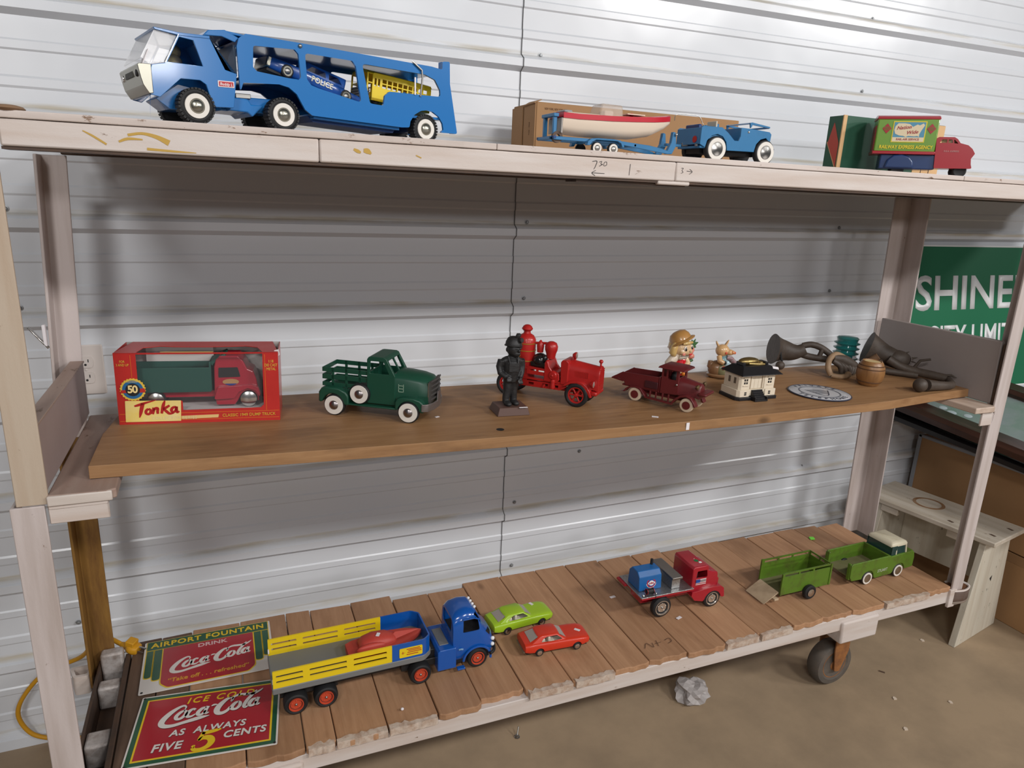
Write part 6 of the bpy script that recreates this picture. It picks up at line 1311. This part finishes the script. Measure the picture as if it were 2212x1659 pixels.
MB().loft([rr_(.096, .17, .005, .1095), rr_(.096, .171, .005, .1145), rr_(.099, .168, .008, .1205), rr_(.108, .158, .016, .1245)]).build('cab_roof', RFW, fp, ang=60)
for x0, x1, xt0, xt1 in ((.118, .122, .119, .123), (.164, .169, .162, .166)):
    for y in (.0035, PWD-.0085): MB().loft([[(x0, y, .08), (x1, y, .08), (x1, y+.005, .08), (x0, y+.005, .08)], [(xt0, y+.002, .112), (xt1, y+.002, .112), (xt1, y+.006, .112), (xt0, y+.006, .112)]]).build('roof_pillar', RFW, fp)
MB().box(.098, .122, .0045, .0065, .08, .112).box(.098, .122, PWD-.0065, PWD-.0045, .08, .112).build('corner_glass', mat('dark_green_glass', (.02, .05, .045), .15, coat=.3), fp)
text('side_lettering', 'STUART', .014, mat('faded_white_print', (.5, .55, .4), .6), fp, T(.062, -.0008, .04) @ FRONT, .0002, bold=.0001, sx=.9)
MB().box(.0, .18, .02, PWD-.02, .018, .03).build('chassis', BLACK, fp)
for x in (0, .141):
    for s_, y in ((-1, .001), (1, PWD-.001)): wheel(fp, x, y, .022, .022, .012, s_, ww=WHITEW, wwr=(.66, .9), hub=.64, hubm=GRILLE, dome=.08)
# ---- enamel signs lying on the deck
SGW = mat('sign_white', (.68, .64, .6), .22, coat=.5); SGR = mat('sign_red', (.36, .008, .018), .2, coat=.6); SGG = mat('sign_green', (.015, .085, .04), .25, coat=.5); SGY = mat('sign_yellow', (.74, .5, .012), .3, coat=.3); SGO = mat('sign_gold', (.6, .3, .03), .35); SHD = mat('sign_shadow', (.06, .012, .012), .4)
COLA = [[(2.62, 2.3, .05), (2.75, 2.72, .16), (2.5, 3.0, .26), (2.0, 2.8, .34), (1.3, 2.15, .5), (.72, 1.25, .58), (.62, .6, .55), (1.0, .22, .48), (1.8, .15, .4), (2.8, .38, .38), (3.7, .6, .46), (4.5, .78, .4), (5.3, .9, .06)],
        [(2.7, 2.28, .2), (2.3, 2.02, .34), (1.95, 1.5, .38), (2.02, 1.08, .34), (2.42, 1.06, .32), (2.8, 1.5, .36), (2.85, 2.0, .32), (2.62, 2.28, .2)],
        [(3.75, 2.1, .3), (3.55, 2.28, .24), (3.22, 2.05, .36), (3.0, 1.55, .4), (3.12, 1.18, .34), (3.5, 1.18, .24), (3.85, 1.45, .12)],
        [(4.85, 2.25, .2), (4.45, 2.15, .34), (4.1, 1.65, .4), (4.15, 1.25, .34), (4.5, 1.25, .28), (4.85, 1.75, .22)], [(5.0, 2.4, .34), (4.82, 1.75, .36), (4.88, 1.32, .3), (5.2, 1.4, .1)],
        [(5.35, 2.3, .1), (5.6, 2.45, .24), (5.95, 2.42, .1)],
        [(7.35, 2.55, .08), (7.5, 3.0, .2), (7.25, 3.25, .28), (6.8, 3.0, .38), (6.25, 2.3, .54), (5.98, 1.6, .58), (6.1, 1.08, .5), (6.55, .95, .42), (7.05, 1.25, .34), (7.3, 1.75, .22)],
        [(7.3, 2.62, .1), (7.55, 3.2, .2), (8.1, 3.5, .32), (8.9, 3.42, .36), (9.7, 3.4, .3), (10.3, 3.75, .2), (10.6, 4.05, .06)],
        [(8.15, 2.4, .2), (7.8, 2.25, .34), (7.5, 1.75, .4), (7.55, 1.35, .34), (7.95, 1.3, .3), (8.28, 1.72, .34), (8.3, 2.2, .3), (8.1, 2.42, .2)],
        [(9.95, 3.9, .1), (9.55, 3.3, .3), (9.0, 2.4, .36), (8.75, 1.7, .36), (8.85, 1.35, .3), (9.2, 1.5, .1)],
        [(10.0, 2.5, .2), (9.6, 2.4, .34), (9.3, 1.9, .38), (9.35, 1.5, .32), (9.7, 1.5, .28), (10.0, 2.0, .22)], [(10.2, 2.65, .34), (10.02, 2.0, .36), (10.08, 1.55, .3), (10.4, 1.65, .1)]]
def cola(par, M, w, shadow):
    k = w/10.2
    if shadow:
        b = MB()
        for s_ in COLA: b.ribbon([(x*k, y*k, q*k) for x, y, q in s_], M @ T(0, 0, -.0002), 6, grow=.0022, dx=.0006, dy=-.0009)
        b.build('script_shadow', SHD, par, weld=0)
    b = MB()
    for s_ in COLA: b.ribbon([(x*k, y*k, q*k*1.12) for x, y, q in s_], M, 7)
    b.build('script_lettering', SGW, par, weld=0)
W2, H2 = .302, .204
s1 = empty('enamel_sign', (-.8985, -.265, DZ+.0004), .3, 'white and green airport fountain sign lying at the wall side of the deck', 'sign')
MB().prism(fil(rect(-W2/2, -H2/2, W2/2, H2/2), .004), 0, .0012, 'z').build('plate', SGW, s1, bev=.0004)
L0 = lambda p, z: MB().prism(p, z, z+.0003, 'z')
for x0, x1, yb in ((-.144, -.129, -.045), (-.126, -.109, -.058), (.109, .126, -.058), (.129, .144, -.045)):
    L0(fil(rect(x0-.002, yb-.003, x1+.002, .07), [.009, .009, 0, 0]), .0012).build('column_border', SGY, s1); L0(fil(rect(x0, yb, x1, .07), [.007, .007, 0, 0]), .0015).build('green_column', SGG, s1)
L0(rect(-.146, .062, .146, .1), .0018).build('banner_border', SGY, s1); L0(rect(-.1445, .0635, .1445, .0985), .0021).build('green_banner', SGG, s1)
rp = fil([(-.106, .062), (-.106, -.075), (-.09, -.0935), (.09, -.0935), (.106, -.075), (.106, .062)], [0, .018, .014, .014, .018, 0], 5)
L0([(x*1.024, y*1.02-.0005 if y < 0 else y) for x, y in rp], .0018).build('panel_border', SGY, s1); L0(rp, .0021).build('red_panel', SGR, s1)
text('banner_lettering', 'AIRPORT FOUNTAIN', .0265, SGY, s1, T(0, .081, .0026), .0002, bold=.0007, sx=.99, space=1.12)
text('drink_lettering', 'DRINK', .02, mat('sign_pale_pink', (.62, .42, .42), .4), s1, T(.008, .047, .0026), .0002, bold=.0004, sx=1.15)
cola(s1, T(-.094, -.047, .0028), .188, False)
text('slogan_lettering', '\u201cTake off . . . refreshed\u201d', .019, SGO, s1, T(.0, -.071, .0026), .0002, bold=.0003, shear=.1, sx=.98)
for x in (-.144, .144):
    for y in (-.095, .095): MB().lathe([(0, .0013), (.0028, .0013), (.0032, .0008)], (x, y, .0003), 'z', 12).build('nail_hole', DARKIN, s1)
s2 = empty('enamel_sign', (-.899, -.502, DZ+.0006), -6.2, 'red soda sign with green border and big yellow 5, nearest the front edge', 'sign')
MB().prism(fil(rect(-W2/2, -.107, W2/2, .107), .004), 0, .0012, 'z').build('plate', SGW, s2, bev=.0004)
L0(fil(rect(-.147, -.103, .147, .103), .003), .0012).build('green_border', SGG, s2); L0(rect(-.137, -.093, .137, .093), .0015).build('yellow_line', SGY, s2); L0(rect(-.133, -.089, .133, .089), .0018).build('red_field', SGR, s2)
text('ice_lettering', 'ICE COLD', .026, SGY, s2, T(.02, .071, .0023), .0002, bold=.0004, shear=.25, space=1.3)
cola(s2, T(-.108, -.005, .0025), .212, True)
def sh_text(nm, s_, size, m_, x, y, rz, **k):
    text(nm+'_shadow', s_, size, SHD, s2, T(x+.0007, y-.0011, .0022) @ RZ(rz), .0001, bold=k.get('bold', 0)+.0003, shear=k.get('shear', 0), sx=k.get('sx', 1), space=k.get('space', 1))
    text(nm, s_, size, m_, s2, T(x, y, .0025) @ RZ(rz), .0002, **k)
sh_text('as_always_lettering', 'AS  ALWAYS', .025, SGW, .004, -.0265, 0, bold=.0006, shear=.15, space=1.12)
sh_text('five_lettering', 'FIVE', .03, SGW, -.073, -.064, 0, bold=.0007, shear=.15, space=1.1)
sh_text('cents_lettering', 'CENTS', .027, SGW, .081, -.055, 0, bold=.0007, shear=.15, space=1.1)
f5 = MB(); Mf = T(-.024, -.088, .0027)
for p in ([(.055, .0525, .004), (.045, .05, .009), (.027, .0475, .0105), (.0175, .0475, .007)], [(.0215, .05, .0085), (.0165, .038, .0075), (.0125, .0275, .006)], [(.0125, .0275, .006), (.022, .0335, .011), (.034, .031, .0145), (.039, .02, .0145), (.033, .0075, .0115), (.02, .0015, .0095), (.008, .003, .009), (.0035, .009, .0085)]):
    f5.ribbon([(x*1.02, y*1.02, w_) for x, y, w_ in p], Mf, 8)
f5.ribbon([(.003, .0105, .007), (.0055, .0125, .009), (.008, .012, .007)], Mf, 6); f5.build('yellow_figure_five', SGY, s2, weld=0)
for x in (-.145, .145):
    for y in (-.101, .101): MB().lathe([(0, .0016), (.0025, .0016), (.003, .001)], (x, y, .0003), 'z', 12).build('nail_hole', DARKIN, s2)
# ---- scraps on the deck
q = MB().prism(fil([(-.012, -.008), (.006, -.012), (.013, .003), (-.004, .009)], .003), 0, .004, 'z').build('green_scrap', mat('neon_green', (.2, .75, .06), .5), None, bev=.001); q.location = (1.095, -.26, DZ); tag(q, 'bright green plastic scrap lying near the back of the deck', 'scrap')
q = MB().box(-.009, .009, -.0045, .0045, 0, .0008).build('price_tag', PAPER); q.location = (.345, -.515, DZ); q.rotation_euler = (0, 0, .3); tag(q, 'white paper tag on the deck under the welder truck bed', 'price tag')
q = MB().box(-.009, .009, -.0045, .0045, 0, .0008).build('price_tag', PAPER); q.location = (.216, -.36, DZ); q.rotation_euler = (0, 0, .1); tag(q, 'white paper tag on the deck behind the blue welder box', 'price tag')
q = MB().ball((0, 0, .003), (.004, .004, .003), 10, 6).build('white_pebble', PAPER); q.location = (-.486, -.612, DZ); tag(q, 'tiny white crumb on the deck in front of the stake truck', 'scrap')
# ================================================================== RIGHT SIDE AND FLOOR
# ---- city limit sign leaning on the wall
CG = mat('road_sign_green', (.016, .135, .065), .35, coat=.2); CW = mat('road_sign_white', (.72, .73, .74), .35)
SW, SH = .92, .575
cs = empty('city_limit_sign', (1.565, -.032-SH*math.sin(math.radians(10)), 1.374-SH*math.cos(math.radians(10))), 0, 'large green city limit sign with white letters leaning on the wall', 'sign', rot=(math.radians(-10), 0, 0))
MB().prism(fil(rect(0, 0, SW, SH), .012), 0, -.003).build('sign_plate', CW, cs); MB().prism(fil(rect(.0055, .0055, SW-.0055, SH-.0055), .01), -.0032, -.0036).build('green_field', CG, cs)
def fit_text(nm, s_, x0, x1, z0, z1, m, par, y, bold=.0, ext=.001):
    o = text(nm, s_, 1, m, par, Matrix.Identity(4), 0, bold=bold)
    me = o.data; xs = [v.co.x for v in me.vertices]; ys = [v.co.y for v in me.vertices]
    a, b, c, d = min(xs), max(xs), min(ys), max(ys)
    for v in me.vertices: v.co = Vector((x0+(v.co.x-a)/(b-a)*(x1-x0), y, z0+(v.co.y-c)/(d-c)*(z1-z0)))
    q = o.modifiers.new('solid', 'SOLIDIFY'); q.thickness = ext; q.offset = 0; return o
fit_text('name_lettering', 'SHINER', .068, .765, SH-.251, SH-.115, CW, cs, -.0042, .018)
fit_text('limit_lettering', 'CITY LIMIT', .135, .635, SH-.407, SH-.309, CW, cs, -.0042, .014)
# ---- cartons behind the bench
GREYE = mat('grey_edge_strip', (.27, .28, .3), .45)
c1 = empty('cardboard_box', (1.86, -.78, 0), 0, 'brown cardboard box on the floor at the right behind the white bench', 'box', )
MB().box(0, .5, 0, .74, 0, .279).build('carton', CARD, c1, bev=.003); MB().box(-.0008, 0, .0, .74, .245, .279).build('top_flap', mat('cardboard_flap', (.3, .165, .075), .75), c1)
c2_ = empty('cardboard_box', (1.86, -.775, .284), 0, 'shaded brown carton with grey edge strips standing on the lower cardboard box', 'box')
MB().box(0, .5, 0, .735, 0, .31).build('carton', CARD, c2_, bev=.003); MB().box(-.004, .006, .722, .738, 0, .313).build('edge_strip', GREYE, c2_, bev=.001); MB().box(-.004, .006, 0, .735, .302, .314).build('edge_strip', GREYE, c2_, bev=.001)
# ---- two framed pictures lying tilted on the cartons
DW = wood('dark_frame_wood', (.055, .022, .014), (.03, .012, .008), (.014, .007, .005), 'x', .3, 1, .2, .1, .5); BW_ = mat('black_frame_wood', (.012, .011, .012), .3)
def framed(name, A, B, V, fw_, th, mf, label, pic):
    A = Vector(A); U = Vector(B)-A; L = U.length+.22; U.normalize(); V = Vector(V); N = V.cross(U); N = -N if N.z < 0 else N; N.normalize(); h = V.length; V = N.cross(U); V = -V if V.x < 0 else V
    r = empty(name, A, 0, label, 'picture'); M = Matrix((U, V, N)).transposed().to_4x4(); M.translation = A; r.matrix_world = M
    for y0, y1 in ((0, fw_), (h-fw_, h)):
        MB().loft([[(x, y, z) for y, z in ((y0, 0), (y0, th*.7), (y0+fw_*.2, th), (y0+fw_*.45, th*.75), (y0+fw_*.8, th*.8), (y1, th*.5), (y1, 0))] for x in (0, L)]).build('frame_rail', mf, r, bev=.001)
    for x0 in (0, L-fw_): MB().box(x0, x0+fw_, fw_, h-fw_, 0, th*.8).build('frame_rail', mf, r, bev=.001)
    if pic:
        MB().box(fw_, L-fw_, fw_, h-fw_, .004, .007).build('picture_print', mat('landscape_print', (.03, .13, .07), .5, var=1, vs=7, c2=(.12, .17, .17), thr=(.4, .6)), r)
        for k, (x, y, l_) in enumerate(((.16, fw_+.03, .03), (.2, fw_+.02, .035), (.25, fw_+.04, .03))): MB().ball((x, y, .0085), (l_*.5, .014, .0015), 12, 6).build('pale_blossom', mat('print_white', (.4, .47, .5), .6), r)
        MB().box(fw_, L-fw_, fw_, h-fw_, .009, .0105).build('glass_pane', mat('picture_glass', (.7, .75, .75), .05, alpha=.12), r)
    else: MB().box(fw_, L-fw_, fw_, h-fw_, .002, .006).build('backing', CARD, r)
    return r
framed('picture_frame', (1.655, -.03, .684), (1.745, -.59, .626), (.44, .06, .09), .07, .028, BW_, 'black framed picture underneath the dark wooden one, lying on the carton', False)
framed('picture_frame', (1.615, -.035, .742), (1.705, -.60, .674), (.48, .07, .11), .105, .034, DW, 'dark wooden framed green landscape picture tilted on top of the pile behind the post', True)
# ---- white bench
BENCH = chipped('bench_white_paint', (.55, .49, .41), 'x', .55, (.09, .055, .035), c2=(.44, .37, .28)); BENCHL = chipped('bench_leg_paint', (.6, .56, .47), 'z', .6, (.05, .04, .035), c2=(.5, .44, .35))
bn = empty('bench', (1.479, -.125, 0), -79.3, 'low old white painted wooden bench with splayed legs and a ring stain', 'bench')
L, D = .478, .235
# local x runs towards the camera side, local y away to the right
MB().box(0, L, 0, D, .402, .42).build('seat_board', BENCH, bn, bev=.003)
for x, th in ((.06, .02), (L-.055, .022)):
    MB().loft([[(x, -.035, 0), (x+th, -.035, 0), (x+th, D+.03, 0), (x, D+.03, 0)], [(x, .022, .402), (x+th, .022, .402), (x+th, D-.02, .402), (x, D-.02, .402)]]).build('leg_panel', BENCHL, bn, bev=.002)
MB().box(.08, L-.05, D-.035, D-.015, .17, .4).build('far_apron', BENCHL, bn, bev=.002)
for x0, x1 in ((.075, .14), (L-.16, L-.11)): MB().box(x0, x1, .012, .03, .372, .402).build('cleat', BENCH, bn, bev=.002)
RINGM = mat('rust_ring_stain', (.23, .115, .05), .7, var=.8, vs=30, c2=(.36, .25, .16))
MB().lathe([(.043, .0002), (.043, .0006), (.055, .0006), (.055, .0002), (.043, .0002)], (.19, .13, .42), 'z', 40).build('ring_stain', RINGM, bn)
MB().prism([(.12, .085), (.134, .07), (.136, .093)], L-.0335, L-.0325, 'x', M=T(0, -.0, .15)).build('dark_chip', DARKIN, bn)
for x, y in ((.3, .04), (.43, .06), (.44, .17)): MB().prism(fil([(x, y), (x+.02, y-.006), (x+.024, y+.004), (x+.006, y+.008)], .001), .4202, .4207, 'z').build('paint_chip', mat('dark_chip_wood', (.1, .06, .04), .8), bn)
# ---- things on the floor
rnd = random.Random(11)
def crumple(name, loc, sx, sy, sz, m, label, cat, seed):
    rr = random.Random(seed); b = bmesh.new(); bmesh.ops.create_icosphere(b, subdivisions=3, radius=1)
    from mathutils import noise
    for v in b.verts:
        n = noise.noise(v.co*1.6+Vector((seed*3.1, 0, 0)))*.5+noise.noise(v.co*4+Vector((0, seed, 0)))*.28+rr.uniform(-.06, .06)
        v.co = v.co*(1+n); v.co = Vector((v.co.x*sx, v.co.y*sy, max(0, v.co.z*sz+sz*.75)))
    me = bpy.data.meshes.new(name); b.to_mesh(me); b.free(); o = bpy.data.objects.new(name, me); col.objects.link(o); me.materials.append(m); o.location = loc; tag(o, label, cat); return o
crumple('crumpled_paper', (.475, -.455, 0), .055, .05, .03, mat('crumpled_white', (.4, .37, .36), .6, var=.5, vs=25, c2=(.28, .26, .25)), 'crumpled white paper bag on the floor under the front edge of the deck', 'paper', 3)
crumple('plastic_bag', (.55, -.30, 0), .12, .05, .04, mat('grey_plastic_film', (.09, .085, .085), .35, var=.6, vs=20, c2=(.18, .17, .165)), 'dark grey crumpled plastic lying in shadow under the deck behind the paper', 'plastic bag', 8)
sc = empty('loose_screw', (-.109, -.433, 0), 35, 'small steel screw standing on the concrete floor in front of the cart', 'screw')
MB().cyl((0, 0, .007), (.012, .004, .026), .0022, 8, .0018).build('shank', DULL, sc); MB().lathe([(0, 0), (.008, 0), (.0085, .0015), (.005, .003), (.005, .0075), (0, .008)], (0, 0, 0), 'z', 8).build('head', DULL, sc)
CH = mat('pale_debris', (.6, .5, .4), .8)
for x, y, l_, s_ in ((1.454, -.499, 'white crumb on the floor under the right end of the deck', .009), (1.09, -.687, 'pale chip on the concrete nearest below the caster wheel', .008), (1.247, -.76, 'pale chip on the concrete, rightmost of the floor chips', .009), (1.005, -.795, 'pale chip on the concrete nearest the bottom of the picture', .008)):
    pts = [(math.cos(a)*s_*rnd.uniform(.6, 1.1), math.sin(a)*s_*rnd.uniform(.6, 1)) for a in (0, 1.2, 2.4, 3.6, 5)]
    q = MB().prism(pts, .0002, .003, 'z').build('debris_chip', CH, smooth=False); q.location = (x, y, 0); tag(q, l_, 'debris', 'chips on the concrete floor')
q = MB().box(-.009, .009, -.002, .002, 0, .003).build('wood_splinter', mat('dark_chip_wood', (.1, .06, .04), .8)); q.location = (1.161, -.578, 0); q.rotation_euler = (0, 0, -.9); tag(q, 'dark splinter on the floor right of the caster wheel', 'splinter')
# set the toys on the slope of the middle board
for o in list(scene.objects):
    if o.parent is None and 'category' in o and o.type == 'EMPTY' and .9 < o.location.z < 1.05 and -.65 < o.location.y < -.15 and o.name.split('.')[0] not in ('power_outlet', 'shelf_board'):
        bpy.context.view_layer.update(); P = o.matrix_world.translation.copy()
        o.matrix_world = T(*P) @ T(0, 0, .0008) @ RY(math.degrees(.0133)) @ T(*(-P)) @ o.matrix_world
